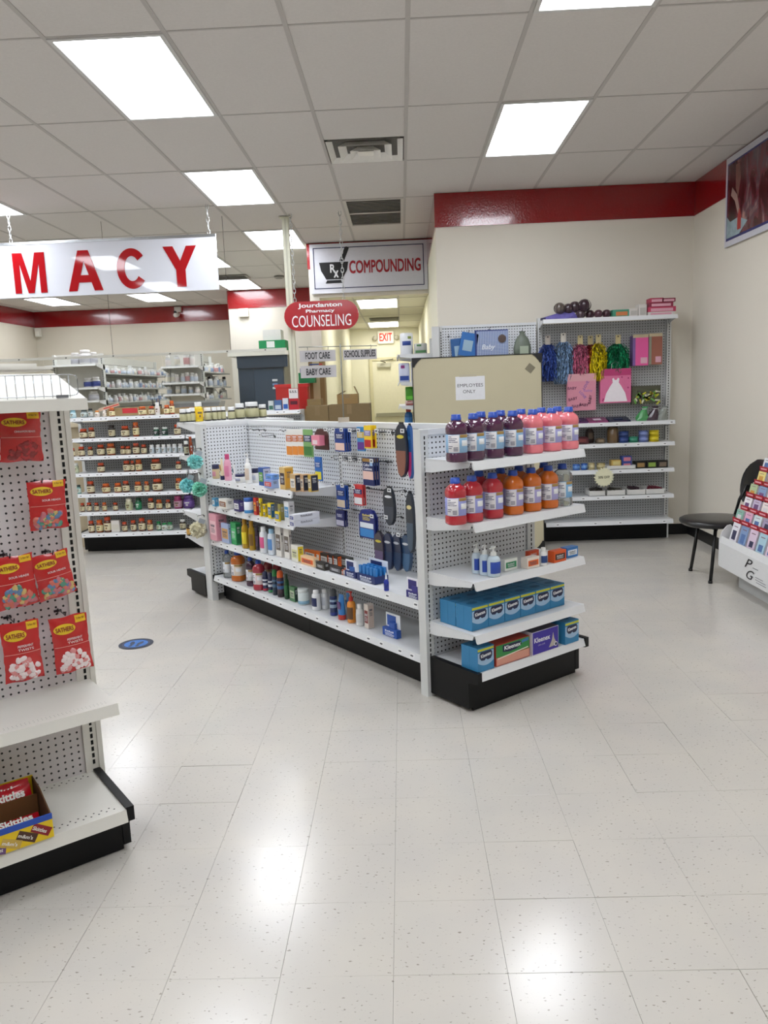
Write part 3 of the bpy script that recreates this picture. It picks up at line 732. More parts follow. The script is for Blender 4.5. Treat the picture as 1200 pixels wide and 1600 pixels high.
def k_tissue(t, w, d, h, c):
    obj('carton', CUBE, M(c[0], .4, var=.05, scale=40), t, scale=(w, d, h))
    obj('front_swoosh', swoosh('sw'), M('9fbfdc', .45), t, (0, -d/2-.0003, 0), scale=(w, .001, h))
    obj('top_band', CUBE, M('c9c832', .45), t, (0, -d/2-.0006, .86*h), scale=(.96*w, .0014, .09*h))
    mb = unit('emblem', lambda: MB().prism([(-.38, .74), (-.30, .82), (.30, .82), (.38, .74), (.38, .58), (.28, .47), (.1, .45), (0, .52), (-.1, .45), (-.28, .47), (-.38, .58)], -.5, .5, 1))
    obj('emblem', mb, NAVYM, t, (0, -d/2-.0010, 0), scale=(w, .0014, h))
    text(t, 'Kleenex', M('f0f2f6', .5), 0, -d/2-.0022, .60*h, .62*w, .15*h, .02, rot=(R(90), R(-6), 0))
    obj('side_seam', CUBE, M('2c77a6', .5), t, (-w/2-.0002, 0, .02*h), scale=(.0008, .002, .96*h))
    obj('tear_oval', Lt('oval', [(0, 0), (.5, 0)], 18), M('24648e', .5), t, (0, 0, h+.0006), scale=(.6*w, .35*d, 1))
def k_tissuered(t, w, d, h, c):
    obj('carton', CUBE, M('b5402f', .45, var=.3, scale=40), t, scale=(w, d, h))
    obj('green_band', CUBE, M('2f8a44', .45), t, (0, -d/2-.0003, .42*h), scale=(.98*w, .0012, .56*h))
    mb = unit('embl2', lambda: MB().prism([(-.3, .92), (.2, .92), (.26, .74), (.1, .58), (-.1, .55), (-.3, .62)], -.5, .5, 1))
    obj('emblem', mb, NAVYM, t, (0, -d/2-.0010, 0), scale=(w, .0014, h))
    text(t, 'Kleenex', M('f0f2f6', .5), -.02*w, -d/2-.0022, .68*h, .48*w, .2*h, .02)
    obj('white_arc', CUBE, M('e4dcd0', .45), t, (0, -d/2-.0008, .40*h), (0, R(-4), 0), scale=(.9*w, .0014, .05*h))
    obj('blossom_print', CUBE, M('d99a86', .45, var=.45, scale=70), t, (0, -d/2-.0004, .03*h), scale=(.96*w, .0012, .36*h))
    obj('corner_badge', CUBE, M('3a7ab8', .45), t, (.36*w, -d/2-.0014, .80*h), (0, R(-6), 0), scale=(.2*w, .0014, .12*h))
def k_tissuepurple(t, w, d, h, c):
    obj('carton', CUBE, M('d8d4e0', .45), t, scale=(w, d, h))
    obj('front_print', CUBE, M('38289a', .42, var=.08, scale=20), t, (0, -d/2-.0003, .02*h), scale=(.97*w, .0012, .96*h))
    obj('top_print', CUBE, M('4a4858', .42), t, (0, 0, h), scale=(.98*w, .98*d, .001))
    text(t, 'Kleenex', M('eceaf4', .5), -.14*w, -d/2-.0018, .52*h, .60*w, .22*h, .02)
    text(t, 'ultra soft', M('c8c2e0', .5), -.16*w, -d/2-.0018, .36*h, .26*w, .07*h)
    obj('tissue_peak', unit('peak', lambda: MB().prism([(-.5, 0), (.5, .05), (.15, .55), (.02, 1), (-.12, .5)], -.5, .5, 1)), M('b8b0a8', .5, var=.2, scale=40), t, (.28*w, -d/2-.0014, .14*h), scale=(.32*w, .0014, .62*h))
    obj('badge', Lt('disc', [(0, 0), (.5, 0), (.5, 1), (0, 1)], 20), M('e8e6f0', .5), t, (.38*w, -d/2-.001, .22*h), (R(90), 0, 0), (.12*w, .12*w, .003))
    obj('badge_centre', Lt('disc', [(0, 0), (.5, 0), (.5, 1), (0, 1)], 20), NAVYM, t, (.38*w, -d/2-.0035, .22*h), (R(90), 0, 0), (.08*w, .08*w, .001))
def hdr(t, w, h): pass
def k_pack(t, w, d, h, c):
    obj('card', CUBE, M(c[0], .35, var=.06), t, scale=(w, d, h))
    obj('lower_print', CUBE, M(c[1], .4, var=.15, scale=60), t, (0, -d/2-.0004, .06*h), scale=(.9*w, .0012, .32*h))
    obj('upper_print', CUBE, M(c[2], .4, var=.1, scale=60), t, (0, -d/2-.0004, .55*h), scale=(.9*w, .0012, .24*h))
    obj('lettering', unit('lines', lines_mesh), M('e4e6ee', .6), t, (0, -d/2-.0012, .58*h), scale=(.76*w, .0012, .18*h))
def k_blister(t, w, d, h, c):
    obj('card', unit('blcard', lambda: MB().prism([(-.5, 0), (.5, 0), (.5, .75), (.3, .97), (0, 1), (-.3, .97), (-.5, .75)], -.5, .5, 1)), M(c[0], .4), t, scale=(w, d, h))
    obj('pack_box', CUBE, M(c[1], .35, var=.08), t, (-.05*w, -.025, .22*h), scale=(.62*w, .04, .48*h))
    obj('print', CUBE, M('f0d8dc', .5, var=.2), t, (-.08*w, -.0455, .28*h), scale=(.36*w, .001, .2*h))
def insole_shape():
    n = 24; P = []
    for i in range(n):
        a = 2*math.pi*i/n; r_ = .5-.07*math.sin(2*a+.6)
        P.append((r_*math.cos(a)*(.92+.10*math.sin(a)), .5+.5*math.sin(a)))
    return MB().prism(P, -.5, .5, 1)
def k_insole(t, w, d, h, c):
    sh = unit('insole', insole_shape)
    obj('sole', sh, M(c[0], .3, coat=.3, var=.15), t, scale=(w, .02, h))
    obj('lower_print', unit('insole_low', lambda: MB().prism([(-.40, .30), (.40, .30), (.42, .52), (-.42, .52)] if False else [(-.28, .08), (0, .02), (.28, .08), (.42, .30), (.44, .50), (-.44, .50), (-.42, .30)], -.5, .5, 1)), M(c[1], .4, var=.25, scale=40), t, (0, -.0105, 0), scale=(.9*w, .002, h))
    obj('badge', Lt('disc', [(0, 0), (.5, 0), (.5, 1), (0, 1)], 20), M(c[2], .4), t, (0, -.0105, .76*h), (R(90), 0, 0), (.55*w, .07*h, .002))
    obj('hang_tab', CUBE, M('15181f', .4), t, (0, 0, .97*h), scale=(.35*w, .004, .06*h))
def k_callus(t, w, d, h, c):
    obj('card', CUBE, M(c[0], .35), t, scale=(w, d, h))
    obj('top_band', CUBE, M('a07a3a', .4), t, (0, -d/2-.0004, .86*h), scale=(w, .0012, .12*h))
    text(t, 'Callus', M('e6e8f2', .5), -.12*w, -d/2-.0012, .70*h, .55*w, .10*h, .02); text(t, 'Cushions', M('e6e8f2', .5), 0, -d/2-.0012, .56*h, .8*w, .10*h, .02)
    obj('photo', CUBE, M(c[1], .4, var=.1, scale=50), t, (0, -d/2-.0004, .22*h), scale=(.96*w, .0012, .30*h))
    obj('price_sticker', CUBE, M('a8c8ec', .4), t, (.33*w, -d/2-.0009, .72*h), scale=(.26*w, .0012, .12*h))
def k_padpack(t, w, d, h, c):
    obj('card', unit('blcard', lambda: None), M(c[0], .35), t, scale=(w, d, h))
    obj('white_band', CUBE, M(c[1], .4), t, (0, -d/2-.0004, .36*h), scale=(.84*w, .0012, .18*h))
    obj('wave_print', CUBE, M(c[2], .4, var=.4, scale=30), t, (0, -d/2-.0004, .05*h), scale=(.86*w, .0012, .28*h))
    obj('lettering', unit('lines', lines_mesh), M('d8c86a', .6), t, (0, -d/2-.0012, .62*h), scale=(.6*w, .0012, .22*h))
KINDS = {k[2:]: v for k, v in globals().items() if k.startswith('k_')}
def place(row):
    name, kind, label, cat, x, y, z, rot, w_, d_, h_, cols, grp = row
    t = empty(name, label, cat, (x, y, z), rot, grp or None)
    KINDS[kind](t, w_, d_, h_, cols)
    return t
ITEMS = [
('cream_jar', 'jar', 'squat tan cream jar with navy lid at the far end of upper side shelf', 'jar', -1.3845, 5.6918, 0.947, -51.7, 0.0552, 0.0552, 0.1038, ('c9b48c', '1a1f4a', 'c98a9a'), ''),
('lotion_tube', 'tube', 'cream upright tube on navy cap beside pink lotion bottle', 'tube', -1.3123, 5.5811, 0.947, -51.7, 0.0347, 0.0347, 0.1526, ('e6dcb8', '1b2050', 'b08a50'), ''),
('lotion_bottle', 'bottle', 'pink lotion bottle with magenta cap on upper side shelf', 'bottle', -1.2594, 5.532, 0.947, -51.7, 0.0513, 0.0513, 0.188, ('e8a7bd', 'c9487a', 'd77f9f'), ''),
('lotion_tube', 'tube', 'small white tube behind the low navy-lidded jar', 'tube', -1.237, 5.6367, 0.947, -51.7, 0.0303, 0.0303, 0.1027, ('e9ebea', 'dfe3e4', '5a7a8a'), ''),
('cream_jar', 'jar', 'low white cream jar with navy lid in front of white tube', 'jar', -1.1434, 5.3905, 0.947, -51.7, 0.0715, 0.0715, 0.0581, ('e8e8e4', '1b2050', '9aa0b8'), ''),
('pump_bottle', 'pump', 'white pump lotion bottle on upper side shelf', 'bottle', -1.0678, 5.3026, 0.947, -51.7, 0.0439, 0.0439, 0.2065, ('f0f0ec', 'f4f4f2', 'd8c7b5'), ''),
('cream_jar', 'jar', 'taller white cream jar with navy lid right of pump bottle', 'jar', -1.0275, 5.3476, 0.947, -51.7, 0.0487, 0.0487, 0.0975, ('e8e8e4', '181d46', 'b8bccb'), ''),
('cosmetic_carton', 'box', 'blue carton with green front and pale grey end on upper side shelf', 'box', -0.9324, 5.1649, 0.947, -51.7, 0.0625, 0.0553, 0.1189, ('1f4f9a', '6fae4a', 'b8bcd0'), ''),
('cosmetic_carton', 'box', 'pale blue lilac carton lying on upper side shelf', 'box', -0.8622, 5.0057, 0.947, -51.7, 0.1025, 0.0515, 0.0533, ('8fa8dd', 'd9443c', '9db6e6'), ''),
('cosmetic_carton', 'box', 'sky blue carton stacked on the pale lilac carton', 'box', -0.8554, 5.0155, 1.001, -51.7, 0.0938, 0.047, 0.0329, ('5f8fd8', '7fb0e8', '6a9be0'), ''),
('cosmetic_carton', 'box', 'tall tan carton with dark portrait panel on upper side shelf', 'box', -0.7461, 4.9033, 0.947, -51.7, 0.0649, 0.0628, 0.141, ('d8b878', '3a2c3a', 'd9a43c'), ''),
('cosmetic_carton', 'box', 'first white-fronted tan carton of the row of three', 'box', -0.6684, 4.7862, 0.947, -51.7, 0.0621, 0.055, 0.1062, ('c8a878', 'e6e2da', '1f2438'), ''),
('cosmetic_carton', 'box', 'middle tan carton with dark portrait in the row of three', 'box', -0.6095, 4.7609, 0.947, -51.7, 0.0341, 0.0529, 0.1059, ('cda882', 'e2d8c8', '20263a'), ''),
('cosmetic_carton', 'box', 'last mustard carton with dark portrait in the row of three', 'box', -0.5588, 4.7322, 0.947, -51.7, 0.0334, 0.0529, 0.1052, ('c9a850', 'e2d8c0', '20263a'), ''),
('medicine_carton', 'box', 'small light blue carton at far end of second side shelf', 'box', -1.3962, 5.6622, 0.746, -51.7, 0.0439, 0.0331, 0.0611, ('5aa6cc', 'e6eef2', '4a94c0'), ''),
('medicine_carton', 'box', 'flat white carton with brown band on second side shelf', 'box', -1.2876, 5.5355, 0.746, -51.7, 0.1206, 0.0601, 0.0684, ('e6e4dc', '8a5a3a', 'efeee8'), ''),
('medicine_carton', 'box', 'navy and purple carton with white panel on second side shelf', 'box', -1.1615, 5.3696, 0.746, -51.7, 0.079, 0.0393, 0.0755, ('2c2a66', 'efeff2', '5a4a8c'), ''),
('cream_tub', 'tub', 'white tub with blue lid and blue base band on second side shelf', 'tub', -1.066, 5.2359, 0.746, -51.7, 0.0655, 0.0655, 0.1091, ('e6ebf0', '2f5fae', '3f8ac8'), ''),
('medicine_carton', 'box', 'tall red carton beside the blue-lidded tub', 'box', -1.0033, 5.1768, 0.746, -51.7, 0.0366, 0.0217, 0.1161, ('c43024', 'e8a040', 'b02a22'), ''),
('medicine_carton', 'box', 'tall slim yellow carton beside the red carton', 'box', -0.959, 5.1072, 0.746, -51.7, 0.0205, 0.0167, 0.119, ('e8cf2a', '3a3a3a', 'd9c020'), ''),
('medicine_carton', 'box', 'small yellow carton, lower of two stacked on second side shelf', 'box', -0.9256, 5.0784, 0.746, -51.7, 0.0308, 0.0191, 0.0422, ('e8cc20', '4a4a52', 'e0c41c'), ''),
('medicine_carton', 'box', 'small yellow carton, upper of two stacked on second side shelf', 'box', -0.9256, 5.0784, 0.789, -51.7, 0.0308, 0.0191, 0.0422, ('e8cc20', '4a4a52', 'e0c41c'), ''),
('medicine_carton', 'box', 'yellow and blue carton on second side shelf', 'box', -0.8753, 5.0117, 0.746, -51.7, 0.0429, 0.0284, 0.0998, ('e9d02c', '2c5a9c', '2a5f86'), ''),
('medicine_carton', 'box', 'low yellow and blue carton in front of olive carton', 'box', -0.8133, 4.8854, 0.746, -51.7, 0.0536, 0.012, 0.0608, ('e8cf2a', '2f68a8', 'd0b824'), ''),
('medicine_carton', 'box', 'olive yellow carton behind the low yellow carton', 'box', -0.7981, 4.9299, 0.746, -51.7, 0.0314, 0.0282, 0.1024, ('9a9452', '8a8a60', 'a8a05a'), ''),
('medicine_carton', 'box', 'tall white carton with blue top at the near end of second side shelf', 'box', -0.7339, 4.858, 0.746, -51.7, 0.0562, 0.0419, 0.1288, ('e2e4e6', '4f8fc0', 'd8d8da'), ''),
('medicine_carton', 'box', 'long flat white carton with blue tip, lower of two stacked', 'box', -0.619, 4.706, 0.746, -51.7, 0.0496, 0.1851, 0.0367, ('d4d6de', '2c3a8c', 'cfd2dc'), ''),
('medicine_carton', 'box', 'long flat white carton with blue tip, upper of two stacked', 'box', -0.619, 4.706, 0.7835, -51.7, 0.0496, 0.1851, 0.0367, ('d9dbe2', '2c3a8c', 'd2d5de'), ''),
('baby_carton', 'box', 'large pink carton at far end of long side shelf', 'box', -1.3995, 5.7027, 0.486, -51.7, 0.1165, 0.0852, 0.1985, ('e0a0ae', 'efc6cc', 'd7929f'), ''),
('baby_carton', 'box', 'pale blue carton with a round brown picture on long side shelf', 'box', -1.3117, 5.5675, 0.486, -51.7, 0.1164, 0.0203, 0.1435, ('a8b8dc', 'c89a62', '9fb0d6'), ''),
('baby_carton', 'box', 'green carton with dark green side on long side shelf', 'box', -1.2251, 5.5022, 0.486, -51.7, 0.0819, 0.0405, 0.1604, ('2f9a58', '5ac07c', '1f7444'), ''),
('oil_bottle', 'bottle', 'golden oil bottle with yellow label on long side shelf, left of pair', 'bottle', -1.1277, 5.3497, 0.486, -51.7, 0.0494, 0.0494, 0.2067, ('b8901c', 'a87a14', 'e6d030'), ''),
('oil_bottle', 'bottle', 'golden oil bottle with brown label on long side shelf, right of pair', 'bottle', -1.0656, 5.2723, 0.486, -51.7, 0.0443, 0.0443, 0.2037, ('b08a1c', 'a87a14', '7a5a1c'), ''),
('slim_bottle', 'bottle', 'slim dark purple bottle between golden oil and white powder', 'bottle', -1.0262, 5.258, 0.486, -51.7, 0.0243, 0.0243, 0.1766, ('3c3040', '2a2230', '55405a'), ''),
('powder_bottle', 'powder', 'white powder bottle with white cap and pink oval label', 'bottle', -0.9649, 5.1662, 0.486, -51.7, 0.0564, 0.0564, 0.178, ('e9ecf0', 'eef0f0', 'd85a8c'), ''),
('powder_bottle', 'powder', 'white powder bottle with pale blue cap and blue oval label', 'bottle', -0.8986, 5.0943, 0.486, -51.7, 0.0556, 0.0556, 0.1755, ('dfe8f2', '9cc4e0', '5a8cc8'), ''),
('lotion_carton', 'box', 'tall white carton with black script, left of the pair', 'box', -0.8349, 5.024, 0.486, -51.7, 0.0681, 0.0216, 0.2014, ('e9e6e0', '6a6058', 'e0dcd6'), ''),
('lotion_carton', 'box', 'tall white carton with black script, right of the pair', 'box', -0.7709, 4.9545, 0.486, -51.7, 0.066, 0.0191, 0.1987, ('ebe8e2', '6a6058', 'dedad4'), ''),
('medicine_carton', 'box', 'white carton with bright yellow end on long side shelf', 'box', -0.6983, 4.8633, 0.486, -51.7, 0.0797, 0.0425, 0.1054, ('ecebe0', 'd8d8a8', 'f0d82c'), ''),
('medicine_carton', 'box', 'orange-topped white carton, first of the back row on long shelf', 'box', -0.6177, 4.9281, 0.486, -51.7, 0.1334, 0.0241, 0.0532, ('e9782c', 'f4efe6', 'e06a22'), 'orange-topped cartons on long shelf'),
('medicine_carton', 'box', 'orange-topped white carton, second of the back row on long shelf', 'box', -0.5846, 4.8982, 0.486, -51.7, 0.1314, 0.0241, 0.0529, ('e9782c', 'f4efe6', 'e06a22'), 'orange-topped cartons on long shelf'),
('medicine_carton', 'box', 'orange-topped white carton, third of the back row on long shelf', 'box', -0.5518, 4.8686, 0.486, -51.7, 0.1295, 0.0241, 0.0525, ('e9782c', 'f4efe6', 'e06a22'), 'orange-topped cartons on long shelf'),
('medicine_carton', 'box', 'orange-topped white carton, fourth of the back row on long shelf', 'box', -0.5195, 4.8393, 0.486, -51.7, 0.1276, 0.024, 0.0522, ('e9782c', 'f4efe6', 'e06a22'), 'orange-topped cartons on long shelf'),
('medicine_carton', 'box', 'orange-topped white carton, fifth of the back row on long shelf', 'box', -0.4875, 4.8104, 0.486, -51.7, 0.1257, 0.024, 0.0519, ('e9782c', 'f4efe6', 'e06a22'), 'orange-topped cartons on long shelf'),
('medicine_carton', 'box', 'cream carton with orange lettering at the front of long shelf', 'box', -0.6067, 4.7418, 0.486, -51.7, 0.1594, 0.0371, 0.053, ('f0c89a', 'e8641e', 'f2dcb8'), ''),
('medicine_carton', 'box', 'black carton with orange top, first of three upright on long shelf', 'box', -0.5061, 4.7405, 0.486, -51.7, 0.0809, 0.0283, 0.0711, ('2a2422', 'cfd0cc', 'e0662a'), 'black and orange cartons'),
('medicine_carton', 'box', 'black carton with orange top, second of three upright on long shelf', 'box', -0.4713, 4.7087, 0.486, -51.7, 0.0796, 0.0283, 0.0707, ('2a2422', 'cfd0cc', 'e0662a'), 'black and orange cartons'),
('medicine_carton', 'box', 'black carton with orange top, third of three upright on long shelf', 'box', -0.437, 4.6774, 0.486, -51.7, 0.0783, 0.0282, 0.0702, ('2a2422', 'cfd0cc', 'e0662a'), 'black and orange cartons'),
('medicine_carton', 'box', 'low black carton lying at front edge of long shelf', 'box', -0.5134, 4.6122, 0.486, -51.7, 0.0937, 0.0366, 0.0442, ('26221f', '5a5650', '332e2a'), ''),
('medicine_carton', 'box', 'wide dark grey carton with silver lettering on long shelf', 'box', -0.3942, 4.6753, 0.486, -51.7, 0.1826, 0.033, 0.0657, ('2e3330', '9aa39e', '3a403c'), ''),
('medicine_carton', 'box', 'low black carton in front of the wide dark grey carton', 'box', -0.4194, 4.507, 0.486, -51.7, 0.1234, 0.0226, 0.0394, ('201f22', '6a6a70', '2a2a2e'), ''),
('medicine_carton', 'box', 'tiny orange-brown carton on long side shelf', 'box', -0.3706, 4.4692, 0.486, -51.7, 0.0336, 0.0454, 0.0299, ('b8552a', 'e0d8d0', 'e8e6e2'), ''),
('display_carton', 'tray', 'navy counter display carton with small raised back on long shelf', 'box', -0.3261, 4.3856, 0.486, -51.7, 0.1105, 0.0134, 0.0987, ('1a2a66', 'e6eaf4', '24529a'), ''),
('display_tray', 'tray', 'wide navy display tray packed with blue tubes on long shelf', 'display', -0.1988, 4.2803, 0.486, -51.7, 0.1719, 0.0933, 0.1164, ('182a64', 'dfe6f2', '2a7ac0'), ''),
('squeeze_bottle', 'nozzle', 'small blue squeeze bottle with white nozzle in front of display tray', 'bottle', -0.1163, 4.0566, 0.486, -51.7, 0.0274, 0.0274, 0.0993, ('2a3aa0', 'e8eef6', '1e2c84'), ''),
('display_carton', 'tray', 'purple counter display carton beside the near upright on long shelf', 'box', 0.0267, 3.8802, 0.486, -51.7, 0.1063, 0.012, 0.1037, ('2f2a78', 'e8e6ee', '3a348a'), ''),
('drink_bottle', 'pedia', 'clear drink bottle with blue cap at far end of base deck', 'drink bottle', -1.3478, 5.6877, 0.2, -20, 0.0649, 0.0649, 0.2067, ('d0d6d8', '2a4fae', 'e4ecf2'), ''),
('drink_bottle', 'pedia', 'orange drink bottle with blue cap on base deck', 'drink bottle', -1.2438, 5.5809, 0.2, -20, 0.1015, 0.1015, 0.2171, ('d87420', '2a4fae', 'e6d8c8'), ''),
('drink_bottle', 'pedia', 'dark purple drink bottle with blue cap on base deck', 'drink bottle', -1.1187, 5.4111, 0.2, -20, 0.0664, 0.0664, 0.206, ('4a2a44', '2a4fae', 'cfd6d8'), ''),
('drink_bottle', 'pedia', 'red drink bottle with blue cap on base deck', 'drink bottle', -1.0385, 5.2911, 0.2, -20, 0.0806, 0.0806, 0.2105, ('c0384a', '2a4fae', 'e4d0d0'), ''),
('drink_bottle', 'pedia', 'red drink bottle standing behind the striped cans, left of two', 'drink bottle', -0.9963, 5.4295, 0.2, -20, 0.0597, 0.0597, 0.1928, ('a82a34', '2a4fae', 'c8b0b0'), ''),
('drink_bottle', 'pedia', 'red drink bottle standing behind the striped cans, right of two', 'drink bottle', -0.9216, 5.3653, 0.2, -20, 0.059, 0.059, 0.1906, ('a82a34', '2a4fae', 'c8b0b0'), ''),
('shaving_can', 'can', 'striped navy and white can with red base on base deck', 'can', -0.9886, 5.2514, 0.2, -51.7, 0.04, 0.04, 0.1378, ('2a2f52', '2a2f52', 'dfe2ea', 'b8324a'), ''),
('shaving_can', 'can', 'striped navy and white can with green base on base deck', 'can', -0.9435, 5.2021, 0.2, -51.7, 0.0374, 0.0374, 0.1366, ('2a2f52', '2a2f52', 'dfe2ea', '3a9a5a'), ''),
('spray_can', 'can', 'slim spray can with green top and dark body on base deck', 'can', -0.901, 5.1297, 0.2, -51.7, 0.0369, 0.0369, 0.1782, ('2a3a4a', '1f7a3a', '4a6a8a', '22303a'), ''),
('spray_can', 'can', 'spray can with orange dome cap and brown-blue body on base deck', 'can', -0.8552, 5.0793, 0.2, -51.7, 0.0473, 0.0473, 0.1808, ('4a3440', 'e0602a', '3f68a0', '2a242a'), ''),
('slim_bottle', 'bottle', 'slim dark green bottle on base deck', 'bottle', -0.8042, 5.0117, 0.2, -51.7, 0.034, 0.034, 0.1699, ('1f4a2c', '14321e', '2f6a3c'), ''),
('medicine_carton', 'box', 'green and pale carton with dark lid on base deck', 'box', -0.7514, 4.9535, 0.2, -51.7, 0.0659, 0.0242, 0.096, ('4a7a50', 'b8c8a8', '3a4a40'), ''),
('powder_tub', 'tub', 'white and pale blue round tub on base deck', 'tub', -0.6767, 4.8748, 0.2, -51.7, 0.0744, 0.0744, 0.1034, ('d8e2e2', 'dfe6e4', '8ab4cc'), ''),
('powder_bottle', 'powder', 'white bottle with navy label on base deck, front of pair', 'bottle', -0.5783, 4.7325, 0.2, -51.7, 0.0562, 0.0562, 0.1285, ('eceef0', 'f2f2f2', '1f2a5a'), ''),
('powder_bottle', 'powder', 'white bottle on base deck, rear of pair beside navy-labelled one', 'bottle', -0.5278, 4.7523, 0.2, -51.7, 0.0484, 0.0484, 0.125, ('e4e6e8', 'ecebea', 'c8ccd4'), ''),
('spray_can', 'can', 'navy spray can with dark grey cap on base deck', 'can', -0.458, 4.598, 0.2, -51.7, 0.0469, 0.0469, 0.1679, ('24345f', '4a4e52', '9ab0c8', '2a3a8a'), ''),
('lotion_tube', 'tube', 'blue upright tube on red cap on base deck', 'tube', -0.4005, 4.5087, 0.2, -51.7, 0.0536, 0.0536, 0.1533, ('2f7ac0', 'c03a30', '6a4a7a'), ''),
('lotion_tube', 'tube', 'pale blue upright tube behind the blue red-capped tube', 'tube', -0.3646, 4.5481, 0.2, -51.7, 0.0309, 0.0309, 0.1507, ('4f8ac4', '8a9aaa', '3a6aa0'), ''),
('pump_bottle', 'pump', 'orange lotion bottle with red pump on base deck', 'bottle', -0.3387, 4.4427, 0.2, -51.7, 0.0491, 0.0491, 0.1889, ('e8943a', 'c8322c', '6a4a30'), ''),
('pill_bottle', 'bottle', 'white round pill bottle on base deck', 'bottle', -0.2862, 4.3794, 0.2, -51.7, 0.0447, 0.0447, 0.1266, ('e8e8e6', 'eeeeec', 'd4d6d6'), ''),
('medicine_carton', 'box', 'slim cream carton with dark red top on base deck', 'box', -0.2296, 4.3222, 0.2, -51.7, 0.0376, 0.0409, 0.1425, ('e2d6cc', '7a2a2a', 'dcc8bc'), ''),
('display_carton', 'tray', 'white and blue counter display carton with raised card on base deck', 'box', -0.0993, 4.1553, 0.2, -51.7, 0.1278, 0.0311, 0.1256, ('2a58b0', 'eef2f6', '2a58b0'), ''),
('drink_bottle', 'pedia', 'dark purple drink bottle, first of the front row on endcap top shelf', 'drink bottle', 0.2411, 3.5452, 1.212, 20, 0.0965, 0.0965, 0.213, ('5a2e4e', '2450b8', '8fb8dc'), 'electrolyte drink bottles on the endcap'),
('drink_bottle', 'pedia', 'dark purple drink bottle, second of the front row on endcap top shelf', 'drink bottle', 0.3243, 3.6109, 1.212, 20, 0.0965, 0.0965, 0.213, ('5a2e4e', '2450b8', '8fb8dc'), 'electrolyte drink bottles on the endcap'),
('drink_bottle', 'pedia', 'dark purple drink bottle, third of the front row on endcap top shelf', 'drink bottle', 0.424, 3.6897, 1.212, 20, 0.0965, 0.0965, 0.213, ('5a2e4e', '2450b8', '8fb8dc'), 'electrolyte drink bottles on the endcap'),
('drink_bottle', 'pedia', 'dark purple drink bottle, fourth of the front row on endcap top shelf', 'drink bottle', 0.5262, 3.7704, 1.212, 20, 0.0965, 0.0965, 0.213, ('5a2e4e', '2450b8', '8fb8dc'), 'electrolyte drink bottles on the endcap'),
('drink_bottle', 'pedia', 'pink drink bottle, first of the front row on endcap top shelf', 'drink bottle', 0.6363, 3.8574, 1.212, 20, 0.0965, 0.0965, 0.213, ('ff8a94', '2450b8', 'a8a8dc'), 'electrolyte drink bottles on the endcap'),
('drink_bottle', 'pedia', 'pink drink bottle, second of the front row on endcap top shelf', 'drink bottle', 0.7449, 3.9431, 1.212, 20, 0.0965, 0.0965, 0.213, ('ff8a94', '2450b8', 'a8a8dc'), 'electrolyte drink bottles on the endcap'),
('drink_bottle', 'pedia', 'pink drink bottle, third of the front row on endcap top shelf', 'drink bottle', 0.8454, 4.0225, 1.212, 20, 0.0965, 0.0965, 0.213, ('ff8a94', '2450b8', 'a8a8dc'), 'electrolyte drink bottles on the endcap'),
('drink_bottle', 'pedia', 'purple drink bottle, first from left in the back row of endcap top shelf', 'drink bottle', 0.3781, 3.7974, 1.212, 20, 0.0965, 0.0965, 0.213, ('5a2e4e', '2450b8', '8fb8dc'), 'electrolyte drink bottles on the endcap'),
('drink_bottle', 'pedia', 'purple drink bottle, second from left in the back row of endcap top shelf', 'drink bottle', 0.4828, 3.8801, 1.212, 20, 0.0965, 0.0965, 0.213, ('5a2e4e', '2450b8', '8fb8dc'), 'electrolyte drink bottles on the endcap'),
('drink_bottle', 'pedia', 'pink drink bottle, third from left in the back row of endcap top shelf', 'drink bottle', 0.5973, 3.9705, 1.212, 20, 0.0965, 0.0965, 0.213, ('ff8a94', '2450b8', 'a8a8dc'), 'electrolyte drink bottles on the endcap'),
('drink_bottle', 'pedia', 'pink drink bottle, fourth from left in the back row of endcap top shelf', 'drink bottle', 0.7151, 4.0636, 1.212, 20, 0.0965, 0.0965, 0.213, ('ff8a94', '2450b8', 'a8a8dc'), 'electrolyte drink bottles on the endcap'),
('drink_bottle', 'pedia', 'pink drink bottle, fifth from left in the back row of endcap top shelf', 'drink bottle', 0.8125, 4.1405, 1.212, 20, 0.0965, 0.0965, 0.213, ('ff8a94', '2450b8', 'a8a8dc'), 'electrolyte drink bottles on the endcap'),
('drink_bottle', 'pedia', 'red drink bottle, first from left in front on endcap second shelf', 'drink bottle', 0.2296, 3.5361, 0.927, 20, 0.0965, 0.0965, 0.213, ('cc303e', '2450b8', '9aa0dc'), 'electrolyte drink bottles on the endcap'),
('drink_bottle', 'pedia', 'red drink bottle, second from left in front on endcap second shelf', 'drink bottle', 0.3109, 3.6003, 0.927, 20, 0.0965, 0.0965, 0.213, ('cc303e', '2450b8', '9aa0dc'), 'electrolyte drink bottles on the endcap'),
('drink_bottle', 'pedia', 'red drink bottle, third from left in front on endcap second shelf', 'drink bottle', 0.4155, 3.683, 0.927, 20, 0.0965, 0.0965, 0.213, ('cc303e', '2450b8', '9aa0dc'), 'electrolyte drink bottles on the endcap'),
('drink_bottle', 'pedia', 'orange drink bottle, fourth from left in front on endcap second shelf', 'drink bottle', 0.5239, 3.7686, 0.927, 20, 0.0965, 0.0965, 0.213, ('e8761e', '2450b8', 'a9a4d4'), 'electrolyte drink bottles on the endcap'),
('drink_bottle', 'pedia', 'orange drink bottle, fifth from left in front on endcap second shelf', 'drink bottle', 0.6244, 3.8479, 0.927, 20, 0.0965, 0.0965, 0.213, ('e8761e', '2450b8', 'a9a4d4'), 'electrolyte drink bottles on the endcap'),
